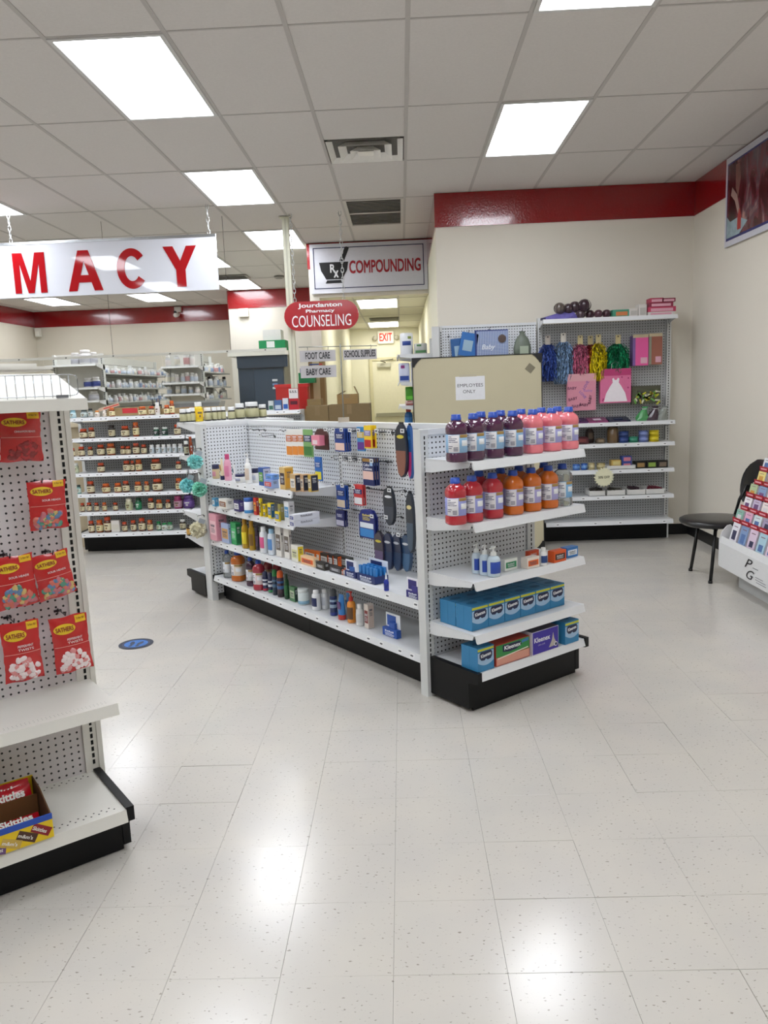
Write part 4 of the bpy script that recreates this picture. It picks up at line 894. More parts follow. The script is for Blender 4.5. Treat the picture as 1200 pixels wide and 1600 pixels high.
('drink_bottle', 'pedia', 'orange drink bottle, sixth from left in front on endcap second shelf', 'drink bottle', 0.7224, 3.9253, 0.927, 20, 0.0965, 0.0965, 0.213, ('e8761e', '2450b8', 'a9a4d4'), 'electrolyte drink bottles on the endcap'),
('drink_bottle', 'pedia', 'clear drink bottle, seventh from left in front on endcap second shelf', 'drink bottle', 0.8067, 3.9919, 0.927, 20, 0.0965, 0.0965, 0.213, ('c9cfcf', '2450b8', '7fb4e0'), 'electrolyte drink bottles on the endcap'),
('drink_bottle', 'pedia', 'red drink bottle, first from left in back row of endcap second shelf', 'drink bottle', 0.3619, 3.7846, 0.927, 20, 0.0965, 0.0965, 0.213, ('cc303e', '2450b8', '9aa0dc'), 'electrolyte drink bottles on the endcap'),
('drink_bottle', 'pedia', 'orange drink bottle, second from left in back row of endcap second shelf', 'drink bottle', 0.4778, 3.8761, 0.927, 20, 0.0965, 0.0965, 0.213, ('e8761e', '2450b8', 'a9a4d4'), 'electrolyte drink bottles on the endcap'),
('drink_bottle', 'pedia', 'orange drink bottle, third from left in back row of endcap second shelf', 'drink bottle', 0.5807, 3.9574, 0.927, 20, 0.0965, 0.0965, 0.213, ('e8761e', '2450b8', 'a9a4d4'), 'electrolyte drink bottles on the endcap'),
('drink_bottle', 'pedia', 'orange drink bottle, fourth from left in back row of endcap second shelf', 'drink bottle', 0.7283, 4.0739, 0.927, 20, 0.0965, 0.0965, 0.213, ('e8761e', '2450b8', 'a9a4d4'), 'electrolyte drink bottles on the endcap'),
('sanitizer_bottle', 'pump', 'clear hand sanitizer pump bottle with blue label, first of three', 'bottle', 0.3358, 3.7054, 0.652, 38.3, 0.0451, 0.0451, 0.1491, ('c4d4e0', 'e2e4e2', '2a4aa8'), 'sanitizer pump bottles'),
('sanitizer_bottle', 'pump', 'clear hand sanitizer pump bottle with blue label, second of three', 'bottle', 0.3709, 3.6633, 0.652, 38.3, 0.0492, 0.0492, 0.1475, ('c4d4e0', 'e2e4e2', '2a4aa8'), 'sanitizer pump bottles'),
('sanitizer_bottle', 'pump', 'clear hand sanitizer pump bottle with blue label, third of three', 'bottle', 0.4091, 3.6305, 0.652, 38.3, 0.0594, 0.0594, 0.1461, ('c4d4e0', 'e2e4e2', '2a4aa8'), 'sanitizer pump bottles'),
('medicine_carton', 'box', 'small white and green carton on endcap middle shelf', 'box', 0.4986, 3.7511, 0.652, 38.3, 0.0871, 0.0259, 0.056, ('e4e8e2', '2f8a5a', 'e8ebe6'), ''),
('medicine_carton', 'box', 'orange and white carton in front of white pill bottle', 'box', 0.6072, 3.7892, 0.652, 38.3, 0.0876, 0.0423, 0.0533, ('e8dcd0', 'e0662a', 'ece4da'), ''),
('medicine_carton', 'box', 'red-orange carton behind the orange and white carton', 'box', 0.6533, 4.0114, 0.652, 38.3, 0.0781, 0.0223, 0.0365, ('d8502a', 'e0602c', 'c8482a'), ''),
('pill_bottle', 'bottle', 'white pill bottle with navy label on endcap middle shelf', 'bottle', 0.6781, 3.825, 0.652, 38.3, 0.0384, 0.0384, 0.0895, ('eaeaea', 'f0f0ee', '24407a'), ''),
('medicine_carton', 'box', 'orange carton with dark lettering right of white pill bottle', 'box', 0.7609, 3.9018, 0.652, 38.3, 0.0903, 0.0419, 0.058, ('dc5a24', '4a2a1c', 'd2541f'), ''),
('medicine_carton', 'box', 'blue carton with pale lettering at right end of endcap middle shelf', 'box', 0.8439, 3.9999, 0.652, 38.3, 0.0862, 0.0422, 0.0528, ('2f74b8', 'dfe8f0', '3a82c4'), ''),
('supplement_jar', 'supp', 'white-lidded supplement jar, first from left on top of far endcap', 'jar', -1.6791, 5.9891, 1.356, 38.3, 0.054, 0.054, 0.1017, ('2a2620', 'eef0f0', 'b9b68e'), 'supplement jars on far endcap'),
('supplement_jar', 'supp', 'white-lidded supplement jar, second from left on top of far endcap', 'jar', -1.6448, 6.0162, 1.356, 38.3, 0.0444, 0.0444, 0.1021, ('2a2620', 'eef0f0', 'b9b68e'), 'supplement jars on far endcap'),
('supplement_jar', 'supp', 'white-lidded supplement jar, third from left on top of far endcap', 'jar', -1.6187, 6.0368, 1.356, 38.3, 0.047, 0.047, 0.1081, ('2a2620', 'eef0f0', 'b9b68e'), 'supplement jars on far endcap'),
('vitamin_bottle', 'vit', 'tall yellow bottle among supplement jars on top of far endcap', 'bottle', -1.5785, 6.0685, 1.356, 38.3, 0.0696, 0.0696, 0.1492, ('e8c818', 'f0f0ea', 'e8c010'), ''),
('supplement_jar', 'supp', 'white-lidded supplement jar, fourth from left on top of far endcap', 'jar', -1.5201, 6.1147, 1.356, 38.3, 0.0601, 0.0601, 0.1037, ('2a2620', 'eef0f0', 'b9b68e'), 'supplement jars on far endcap'),
('supplement_jar', 'supp', 'white-lidded supplement jar, fifth from left on top of far endcap', 'jar', -1.4755, 6.1499, 1.356, 38.3, 0.0453, 0.0453, 0.1043, ('2a2620', 'eef0f0', 'b9b68e'), 'supplement jars on far endcap'),
('supplement_jar', 'supp', 'white-lidded supplement jar, sixth from left on top of far endcap', 'jar', -1.4444, 6.1744, 1.356, 38.3, 0.0329, 0.0329, 0.1047, ('2a2620', 'eef0f0', 'b9b68e'), 'supplement jars on far endcap'),
('supplement_jar', 'supp', 'white-lidded supplement jar, seventh from left on top of far endcap', 'jar', -1.4146, 6.198, 1.356, 38.3, 0.0391, 0.0391, 0.105, ('2a2620', 'eef0f0', 'b9b68e'), 'supplement jars on far endcap'),
('supplement_jar', 'supp', 'white-lidded supplement jar, eighth from left on top of far endcap', 'jar', -1.3596, 6.2414, 1.356, 38.3, 0.0588, 0.0588, 0.0999, ('2a2620', 'eef0f0', 'b9b68e'), 'supplement jars on far endcap'),
('supplement_jar', 'supp', 'white-lidded supplement jar, ninth from left on top of far endcap', 'jar', -1.302, 6.2869, 1.356, 38.3, 0.0797, 0.0797, 0.1242, ('2a2620', 'eef0f0', 'b9b68e'), 'supplement jars on far endcap'),
('supplement_jar', 'supp', 'white-lidded supplement jar, tenth from left on top of far endcap', 'jar', -1.2178, 6.3534, 1.356, 38.3, 0.1143, 0.1143, 0.1315, ('2a2620', 'eef0f0', 'b9b68e'), 'supplement jars on far endcap'),
('supplement_jar', 'supp', 'white-lidded supplement jar, eleventh from left on top of far endcap', 'jar', -1.141, 6.4141, 1.356, 38.3, 0.0655, 0.0655, 0.1085, ('2a2620', 'eef0f0', 'b9b68e'), 'supplement jars on far endcap'),
('vitamin_bottle', 'vit', 'white-capped dark bottle on far endcap second shelf', 'bottle', -1.6798, 6.014, 1.103, 38.3, 0.0392, 0.0392, 0.1091, ('2a2420', 'e8e8e4', 'a8a890'), ''),
('vitamin_bottle', 'vit', 'orange-brown bottle on far endcap second shelf', 'bottle', -1.6506, 6.0371, 1.103, 38.3, 0.0274, 0.0274, 0.1393, ('a04a24', 'b8522a', 'a84a28'), ''),
('vitamin_bottle', 'vit', 'amber bottle on lowest far endcap shelf beside cream loofah', 'bottle', -1.6981, 5.9995, 0.472, 38.3, 0.0529, 0.0529, 0.0907, ('3a2a18', '2a2018', 'c89a4a'), ''),
('vitamin_bottle', 'vit', 'small olive bottle on lowest far endcap shelf', 'bottle', -1.639, 6.0462, 0.472, 38.3, 0.0406, 0.0406, 0.0508, ('3a3018', '2a2418', 'a8984a'), ''),
('vitamin_bottle', 'vit', 'clear blue vitamin bottle, first from left on top shelf of vitamin rack', 'bottle', -3.2921, 7.8, 1.382, 0, 0.0588, 0.0588, 0.0823, ('9ac0cc', '6aa0b0', 'c8e0e4'), 'vitamin bottles on the rack'),
('vitamin_bottle', 'vit', 'clear dark-lidded vitamin bottle, second from left on top shelf of vitamin rack', 'bottle', -3.1784, 7.8, 1.382, 0, 0.0705, 0.0705, 0.0764, ('8a9494', '2f3a38', 'b4c0bc'), 'vitamin bottles on the rack'),
('vitamin_bottle', 'vit', 'grey dark-lidded vitamin bottle, third from left on top shelf of vitamin rack', 'bottle', -3.1139, 7.8, 1.382, 0, 0.0493, 0.0493, 0.0881, ('7a8684', '242a2a', 'c0c4c0'), 'vitamin bottles on the rack'),
('vitamin_bottle', 'vit', 'white orange-capped vitamin bottle, fourth from left on top shelf of vitamin rack', 'bottle', -3.0477, 7.8, 1.382, 0, 0.047, 0.047, 0.0646, ('e6e0d4', 'e08a2a', 'e8e0d8'), 'vitamin bottles on the rack'),
('vitamin_bottle', 'vit', 'small white vitamin bottle, fifth from left on top shelf of vitamin rack', 'bottle', -2.9755, 7.8, 1.382, 0, 0.0376, 0.0376, 0.0646, ('d8d0c4', 'eceae4', 'e0d8cc'), 'vitamin bottles on the rack'),
('vitamin_bottle', 'vit', 'orange-capped amber vitamin bottle, sixth from left on top shelf of vitamin rack', 'bottle', -2.8975, 7.8, 1.382, 0, 0.0552, 0.0552, 0.088, ('8a3a14', 'd8641e', 'e4d8a8'), 'vitamin bottles on the rack'),
('vitamin_bottle', 'vit', 'orange-capped amber vitamin bottle, seventh from left on top shelf of vitamin rack', 'bottle', -2.59, 7.8, 1.382, 0, 0.0786, 0.0786, 0.0879, ('8a3a14', 'd8641e', 'e4d8a8'), 'vitamin bottles on the rack'),
('vitamin_bottle', 'vit', 'orange-capped amber vitamin bottle, eighth from left on top shelf of vitamin rack', 'bottle', -2.4987, 7.8, 1.382, 0, 0.0551, 0.0551, 0.0879, ('5a2a12', 'c8481e', 'e2d8b4'), 'vitamin bottles on the rack'),
('vitamin_bottle', 'vit', 'tall white vitamin bottle, ninth from left on top shelf of vitamin rack', 'bottle', -2.438, 7.8, 1.382, 0, 0.0469, 0.0469, 0.123, ('e4e2de', 'eeeeea', 'e0d8d4'), 'vitamin bottles on the rack'),
('vitamin_bottle', 'vit', 'orange-capped amber vitamin bottle, tenth from left on top shelf of vitamin rack', 'bottle', -2.3437, 7.8, 1.382, 0, 0.0586, 0.0586, 0.0937, ('8a3a14', 'd8641e', 'e4d8a8'), 'vitamin bottles on the rack'),
('vitamin_bottle', 'vit', 'orange-capped amber vitamin bottle, eleventh from left on top shelf of vitamin rack', 'bottle', -2.2907, 7.8, 1.382, 0, 0.0468, 0.0468, 0.1347, ('8a3a14', 'd8641e', 'e4d8a8'), 'vitamin bottles on the rack'),
('vitamin_bottle', 'vit', 'red-capped amber vitamin bottle, first from left on second shelf of vitamin rack', 'bottle', -3.1923, 7.77, 1.177, 0, 0.0823, 0.0823, 0.094, ('5a2a12', 'c8481e', 'e2d8b4'), 'vitamin bottles on the rack'),
('vitamin_bottle', 'vit', 'red-capped amber vitamin bottle, second from left on second shelf of vitamin rack', 'bottle', -3.1106, 7.77, 1.177, 0, 0.0623, 0.0623, 0.1057, ('5a2a12', 'c8481e', 'e2d8b4'), 'vitamin bottles on the rack'),
('vitamin_bottle', 'vit', 'black-capped dark vitamin bottle, third from left on second shelf of vitamin rack', 'bottle', -2.9054, 7.77, 1.177, 0, 0.0669, 0.0669, 0.1233, ('2a2018', '1c1816', 'd0c8a8'), 'vitamin bottles on the rack'),
('vitamin_bottle', 'vit', 'red-capped amber vitamin bottle, fourth from left on second shelf of vitamin rack', 'bottle', -2.771, 7.77, 1.177, 0, 0.0821, 0.0821, 0.108, ('5a2a12', 'c8481e', 'e2d8b4'), 'vitamin bottles on the rack'),
('vitamin_bottle', 'vit', 'orange-capped amber vitamin bottle, fifth from left on second shelf of vitamin rack', 'bottle', -2.662, 7.77, 1.177, 0, 0.0645, 0.0645, 0.1408, ('8a3a14', 'd8641e', 'e4d8a8'), 'vitamin bottles on the rack'),
('vitamin_bottle', 'vit', 'white-capped green vitamin bottle, sixth from left on second shelf of vitamin rack', 'bottle', -2.4575, 7.77, 1.177, 0, 0.0586, 0.0586, 0.0821, ('1f5a40', 'e6ece8', '2a3a34'), 'vitamin bottles on the rack'),
('vitamin_bottle', 'vit', 'white-capped green vitamin bottle, seventh from left on second shelf of vitamin rack', 'bottle', -2.372, 7.77, 1.177, 0, 0.0645, 0.0645, 0.082, ('1f5a40', 'e6ece8', '2a3a34'), 'vitamin bottles on the rack'),
('vitamin_bottle', 'vit', 'red-capped amber vitamin bottle, eighth from left on second shelf of vitamin rack', 'bottle', -2.2459, 7.77, 1.177, 0, 0.0679, 0.0679, 0.1031, ('5a2a12', 'c8481e', 'e2d8b4'), 'vitamin bottles on the rack'),
('vitamin_bottle', 'vit', 'red-capped amber vitamin bottle, first from left on third shelf of vitamin rack', 'bottle', -3.3109, 7.77, 1.0, 0, 0.0236, 0.0236, 0.0826, ('5a2a12', 'c8481e', 'e2d8b4'), 'vitamin bottles on the rack'),
('vitamin_bottle', 'vit', 'red-capped amber vitamin bottle, second from left on third shelf of vitamin rack', 'bottle', -3.2306, 7.77, 1.0, 0, 0.0649, 0.0649, 0.0944, ('5a2a12', 'c8481e', 'e2d8b4'), 'vitamin bottles on the rack'),
('vitamin_bottle', 'vit', 'red-capped amber vitamin bottle, third from left on third shelf of vitamin rack', 'bottle', -3.1411, 7.77, 1.0, 0, 0.0531, 0.0531, 0.0908, ('5a2a12', 'c8481e', 'e2d8b4'), 'vitamin bottles on the rack'),
('vitamin_bottle', 'vit', 'red-capped amber vitamin bottle, fourth from left on third shelf of vitamin rack', 'bottle', -3.0337, 7.77, 1.0, 0, 0.0766, 0.0766, 0.1084, ('5a2a12', 'c8481e', 'e2d8b4'), 'vitamin bottles on the rack'),
('vitamin_bottle', 'vit', 'orange-capped amber vitamin bottle, fifth from left on third shelf of vitamin rack', 'bottle', -2.931, 7.77, 1.0, 0, 0.0848, 0.0848, 0.1167, ('8a3a14', 'd8641e', 'e4d8a8'), 'vitamin bottles on the rack'),
('vitamin_bottle', 'vit', 'red-capped amber vitamin bottle, sixth from left on third shelf of vitamin rack', 'bottle', -2.8119, 7.77, 1.0, 0, 0.0495, 0.0495, 0.086, ('5a2a12', 'c8481e', 'e2d8b4'), 'vitamin bottles on the rack'),
('vitamin_bottle', 'vit', 'red-capped amber vitamin bottle, seventh from left on third shelf of vitamin rack', 'bottle', -2.7588, 7.77, 1.0, 0, 0.0553, 0.0553, 0.0824, ('5a2a12', 'c8481e', 'e2d8b4'), 'vitamin bottles on the rack'),
('vitamin_bottle', 'vit', 'red-capped amber vitamin bottle, eighth from left on third shelf of vitamin rack', 'bottle', -2.6755, 7.77, 1.0, 0, 0.0683, 0.0683, 0.1107, ('5a2a12', 'c8481e', 'e2d8b4'), 'vitamin bottles on the rack'),
('vitamin_bottle', 'vit', 'red-capped amber vitamin bottle, ninth from left on third shelf of vitamin rack', 'bottle', -2.5983, 7.77, 1.0, 0, 0.0565, 0.0565, 0.0942, ('5a2a12', 'c8481e', 'e2d8b4'), 'vitamin bottles on the rack'),
('vitamin_bottle', 'vit', 'small white vitamin bottle, tenth from left on third shelf of vitamin rack', 'bottle', -2.5178, 7.77, 1.0, 0, 0.0494, 0.0494, 0.0882, ('e2e4e6', 'f0f0ee', 'c8d4d8'), 'vitamin bottles on the rack'),
('vitamin_bottle', 'vit', 'small white vitamin bottle, eleventh from left on third shelf of vitamin rack', 'bottle', -2.4539, 7.77, 1.0, 0, 0.0494, 0.0494, 0.0882, ('e2e4e6', 'f0f0ee', 'c8d4d8'), 'vitamin bottles on the rack'),
('vitamin_bottle', 'vit', 'small white vitamin bottle, twelfth from left on third shelf of vitamin rack', 'bottle', -2.3983, 7.77, 1.0, 0, 0.0494, 0.0494, 0.0882, ('e2e4e6', 'f0f0ee', 'c8d4d8'), 'vitamin bottles on the rack'),
('vitamin_bottle', 'vit', 'small white vitamin bottle, thirteenth from left on third shelf of vitamin rack', 'bottle', -2.3439, 7.77, 1.0, 0, 0.0494, 0.0494, 0.0882, ('e2e4e6', 'f0f0ee', 'c8d4d8'), 'vitamin bottles on the rack'),
('vitamin_bottle', 'vit', 'small white vitamin bottle, fourteenth from left on third shelf of vitamin rack', 'bottle', -2.2883, 7.77, 1.0, 0, 0.0494, 0.0494, 0.0882, ('e2e4e6', 'f0f0ee', 'c8d4d8'), 'vitamin bottles on the rack'),
('vitamin_bottle', 'vit', 'small white vitamin bottle, fifteenth from left on third shelf of vitamin rack', 'bottle', -2.2292, 7.77, 1.0, 0, 0.0494, 0.0494, 0.0882, ('e2e4e6', 'f0f0ee', 'c8d4d8'), 'vitamin bottles on the rack'),
('vitamin_bottle', 'vit', 'pale green vitamin bottle, first from left on fourth shelf of vitamin rack', 'bottle', -3.302, 7.77, 0.83, 0, 0.0533, 0.0533, 0.1006, ('b8c0a8', 'e6e8e2', 'ccd4b4'), 'vitamin bottles on the rack'),
('vitamin_bottle', 'vit', 'red-capped amber vitamin bottle, second from left on fourth shelf of vitamin rack', 'bottle', -3.0492, 7.77, 0.83, 0, 0.0733, 0.0733, 0.0946, ('5a2a12', 'c8481e', 'e2d8b4'), 'vitamin bottles on the rack'),
('vitamin_bottle', 'vit', 'red-capped amber vitamin bottle, third from left on fourth shelf of vitamin rack', 'bottle', -2.7863, 7.77, 0.83, 0, 0.0733, 0.0733, 0.1087, ('5a2a12', 'c8481e', 'e2d8b4'), 'vitamin bottles on the rack'),
('vitamin_bottle', 'vit', 'red-capped amber vitamin bottle, fourth from left on fourth shelf of vitamin rack', 'bottle', -2.7284, 7.77, 0.83, 0, 0.0414, 0.0414, 0.1063, ('5a2a12', 'c8481e', 'e2d8b4'), 'vitamin bottles on the rack'),
('vitamin_bottle', 'vit', 'orange-capped amber vitamin bottle, fifth from left on fourth shelf of vitamin rack', 'bottle', -2.664, 7.77, 0.83, 0, 0.0673, 0.0673, 0.1158, ('8a3a14', 'd8641e', 'e4d8a8'), 'vitamin bottles on the rack'),
('vitamin_bottle', 'vit', 'large red-capped amber vitamin bottle, sixth from left on fourth shelf of vitamin rack', 'bottle', -2.4899, 7.77, 0.83, 0, 0.1003, 0.1003, 0.1145, ('5a2a12', 'c8481e', 'e2d8b4'), 'vitamin bottles on the rack'),
('vitamin_bottle', 'vit', 'red-capped amber vitamin bottle, seventh from left on fourth shelf of vitamin rack', 'bottle', -2.2626, 7.77, 0.83, 0, 0.0554, 0.0554, 0.0826, ('5a2a12', 'c8481e', 'e2d8b4'), 'vitamin bottles on the rack'),
('vitamin_bottle', 'vit', 'teal vitamin bottle, first from left on fifth shelf of vitamin rack', 'bottle', -3.2955, 7.77, 0.622, 0, 0.0452, 0.0452, 0.0892, ('6a9a94', '1f3a38', 'c8dcd4'), 'vitamin bottles on the rack'),
('vitamin_bottle', 'vit', 'red-capped amber vitamin bottle, second from left on fifth shelf of vitamin rack', 'bottle', -3.1733, 7.77, 0.622, 0, 0.0772, 0.0772, 0.1212, ('5a2a12', 'c8481e', 'e2d8b4'), 'vitamin bottles on the rack'),
('vitamin_bottle', 'vit', 'orange-capped amber vitamin bottle, third from left on fifth shelf of vitamin rack', 'bottle', -3.0168, 7.77, 0.622, 0, 0.0831, 0.0831, 0.0926, ('8a3a14', 'd8641e', 'e4d8a8'), 'vitamin bottles on the rack'),
('vitamin_bottle', 'vit', 'orange-capped amber vitamin bottle, fourth from left on fifth shelf of vitamin rack', 'bottle', -2.8959, 7.77, 0.622, 0, 0.0748, 0.0748, 0.0938, ('8a3a14', 'd8641e', 'e4d8a8'), 'vitamin bottles on the rack'),
('vitamin_bottle', 'vit', 'red-capped amber vitamin bottle, fifth from left on fifth shelf of vitamin rack', 'bottle', -2.8123, 7.77, 0.622, 0, 0.0676, 0.0676, 0.1116, ('5a2a12', 'c8481e', 'e2d8b4'), 'vitamin bottles on the rack'),
('vitamin_bottle', 'vit', 'orange-capped amber vitamin bottle, sixth from left on fifth shelf of vitamin rack', 'bottle', -2.6904, 7.77, 0.622, 0, 0.0712, 0.0712, 0.0996, ('8a3a14', 'd8641e', 'e4d8a8'), 'vitamin bottles on the rack'),
('vitamin_bottle', 'vit', 'orange-capped amber vitamin bottle, seventh from left on fifth shelf of vitamin rack', 'bottle', -2.602, 7.77, 0.622, 0, 0.0498, 0.0498, 0.0996, ('8a3a14', 'd8641e', 'e4d8a8'), 'vitamin bottles on the rack'),
('vitamin_bottle', 'vit', 'large red-capped amber vitamin bottle, eighth from left on fifth shelf of vitamin rack', 'bottle', -2.4901, 7.77, 0.622, 0, 0.1008, 0.1008, 0.1233, ('5a2a12', 'c8481e', 'e2d8b4'), 'vitamin bottles on the rack'),
('vitamin_bottle', 'vit', 'orange-capped amber vitamin bottle, ninth from left on fifth shelf of vitamin rack', 'bottle', -2.2721, 7.77, 0.622, 0, 0.0711, 0.0711, 0.1208, ('8a3a14', 'd8641e', 'e4d8a8'), 'vitamin bottles on the rack'),
('vitamin_bottle', 'vit', 'red-capped amber vitamin bottle, first from left on sixth shelf of vitamin rack', 'bottle', -3.2766, 7.77, 0.437, 0, 0.0453, 0.0453, 0.0871, ('5a2a12', 'c8481e', 'e2d8b4'), 'vitamin bottles on the rack'),
('vitamin_bottle', 'vit', 'red-capped amber vitamin bottle, second from left on sixth shelf of vitamin rack', 'bottle', -3.2087, 7.77, 0.437, 0, 0.0537, 0.0537, 0.0895, ('5a2a12', 'c8481e', 'e2d8b4'), 'vitamin bottles on the rack'),
('vitamin_bottle', 'vit', 'red-capped amber vitamin bottle, third from left on sixth shelf of vitamin rack', 'bottle', -3.1332, 7.77, 0.437, 0, 0.0477, 0.0477, 0.0859, ('5a2a12', 'c8481e', 'e2d8b4'), 'vitamin bottles on the rack'),
('vitamin_bottle', 'vit', 'orange-capped amber vitamin bottle, fourth from left on sixth shelf of vitamin rack', 'bottle', -3.0515, 7.77, 0.437, 0, 0.0477, 0.0477, 0.0858, ('8a3a14', 'd8641e', 'e4d8a8'), 'vitamin bottles on the rack'),
('vitamin_bottle', 'vit', 'red-capped amber vitamin bottle, fifth from left on sixth shelf of vitamin rack', 'bottle', -2.9393, 7.77, 0.437, 0, 0.05, 0.05, 0.0798, ('5a2a12', 'c8481e', 'e2d8b4'), 'vitamin bottles on the rack'),
('vitamin_bottle', 'vit', 'tall cream vitamin bottle, sixth from left on sixth shelf of vitamin rack', 'bottle', -2.798, 7.77, 0.437, 0, 0.0738, 0.0738, 0.1155, ('d4cfae', 'e8e4cc', 'c4c8a0'), 'vitamin bottles on the rack'),
('vitamin_bottle', 'vit', 'dark green vitamin bottle, seventh from left on sixth shelf of vitamin rack', 'bottle', -2.7016, 7.77, 0.437, 0, 0.0631, 0.0631, 0.1214, ('14603c', '0f4a2e', '2a8a5a'), 'vitamin bottles on the rack'),
('vitamin_bottle', 'vit', 'red-capped amber vitamin bottle, eighth from left on sixth shelf of vitamin rack', 'bottle', -2.5745, 7.77, 0.437, 0, 0.0619, 0.0619, 0.1131, ('5a2a12', 'c8481e', 'e2d8b4'), 'vitamin bottles on the rack'),
('vitamin_bottle', 'vit', 'orange-capped amber vitamin bottle, ninth from left on sixth shelf of vitamin rack', 'bottle', -2.4912, 7.77, 0.437, 0, 0.0619, 0.0619, 0.0952, ('8a3a14', 'd8641e', 'e4d8a8'), 'vitamin bottles on the rack'),
('vitamin_bottle', 'vit', 'red-capped amber vitamin bottle, tenth from left on sixth shelf of vitamin rack', 'bottle', -2.4, 7.77, 0.437, 0, 0.0523, 0.0523, 0.0916, ('5a2a12', 'c8481e', 'e2d8b4'), 'vitamin bottles on the rack'),
('vitamin_bottle', 'vit', 'magenta tub-shaped vitamin bottle, eleventh from left on sixth shelf of vitamin rack', 'bottle', -2.2955, 7.77, 0.437, 0, 0.0892, 0.0892, 0.1284, ('8a2a5a', 'a03a6a', 'b890a0'), 'vitamin bottles on the rack'),
('vitamin_bottle', 'vit', 'purple tub-shaped vitamin bottle, twelfth from left on sixth shelf of vitamin rack', 'bottle', -2.1877, 7.77, 0.437, 0, 0.1129, 0.1129, 0.1307, ('4a2a72', '5a3a84', '6a4a94'), 'vitamin bottles on the rack'),
('vitamin_bottle', 'vit', 'orange-capped amber vitamin bottle, first from left on lowest shelf of vitamin rack', 'bottle', -3.2055, 7.77, 0.219, 0, 0.0635, 0.0635, 0.1198, ('5a2a12', 'c8481e', 'e2d8b4'), 'vitamin bottles on the rack'),
('vitamin_bottle', 'vit', 'orange-capped amber vitamin bottle, second from left on lowest shelf of vitamin rack', 'bottle', -3.1192, 7.77, 0.219, 0, 0.0718, 0.0718, 0.1257, ('8a3a14', 'd8641e', 'e4d8a8'), 'vitamin bottles on the rack'),
('vitamin_bottle', 'vit', 'red-capped amber vitamin bottle, third from left on lowest shelf of vitamin rack', 'bottle', -3.0348, 7.77, 0.219, 0, 0.0778, 0.0778, 0.1556, ('5a2a12', 'c8481e', 'e2d8b4'), 'vitamin bottles on the rack'),
('vitamin_bottle', 'boxv', 'white box-shaped vitamin bottle, fourth from left on lowest shelf of vitamin rack', 'bottle', -2.9503, 7.77, 0.219, 0, 0.0838, 0.0838, 0.1113, ('e2ded8', 'e8e4de', 'd8d4c8'), 'vitamin bottles on the rack'),
('vitamin_bottle', 'vit', 'red-capped amber vitamin bottle, fifth from left on lowest shelf of vitamin rack', 'bottle', -2.8634, 7.77, 0.219, 0, 0.0562, 0.0562, 0.0957, ('5a2a12', 'c8481e', 'e2d8b4'), 'vitamin bottles on the rack'),
('vitamin_bottle', 'vit', 'red-capped amber vitamin bottle, sixth from left on lowest shelf of vitamin rack', 'bottle', -2.773, 7.77, 0.219, 0, 0.0574, 0.0574, 0.11, ('5a2a12', 'c8481e', 'e2d8b4'), 'vitamin bottles on the rack'),
('vitamin_bottle', 'vit', 'red-capped amber vitamin bottle, seventh from left on lowest shelf of vitamin rack', 'bottle', -2.6837, 7.77, 0.219, 0, 0.0717, 0.0717, 0.1315, ('5a2a12', 'c8481e', 'e2d8b4'), 'vitamin bottles on the rack'),
('vitamin_bottle', 'vit', 'orange-capped amber vitamin bottle, eighth from left on lowest shelf of vitamin rack', 'bottle', -2.6031, 7.77, 0.219, 0, 0.0598, 0.0598, 0.1076, ('8a3a14', 'd8641e', 'e4d8a8'), 'vitamin bottles on the rack'),
('vitamin_bottle', 'vit', 'green-capped vitamin bottle, ninth from left on lowest shelf of vitamin rack', 'bottle', -2.5141, 7.77, 0.219, 0, 0.0502, 0.0502, 0.0896, ('2a5a40', '1f8a4a', 'c0d0b8'), 'vitamin bottles on the rack'),
('vitamin_bottle', 'vit', 'green-capped vitamin bottle, tenth from left on lowest shelf of vitamin rack', 'bottle', -2.4547, 7.77, 0.219, 0, 0.0597, 0.0597, 0.0717, ('c8d4cc', '1f8a4a', 'dfe6dc'), 'vitamin bottles on the rack'),
('vitamin_bottle', 'vit', 'green-capped vitamin bottle, eleventh from left on lowest shelf of vitamin rack', 'bottle', -2.3996, 7.77, 0.219, 0, 0.0597, 0.0597, 0.0776, ('6a8a74', '1f8a4a', 'c8d4c4'), 'vitamin bottles on the rack'),
('vitamin_bottle', 'vit', 'white-capped dark vitamin bottle, twelfth from left on lowest shelf of vitamin rack', 'bottle', -2.2673, 7.77, 0.219, 0, 0.0621, 0.0621, 0.1039, ('3a3024', 'e8e8e4', 'c8c0a0'), 'vitamin bottles on the rack'),
]
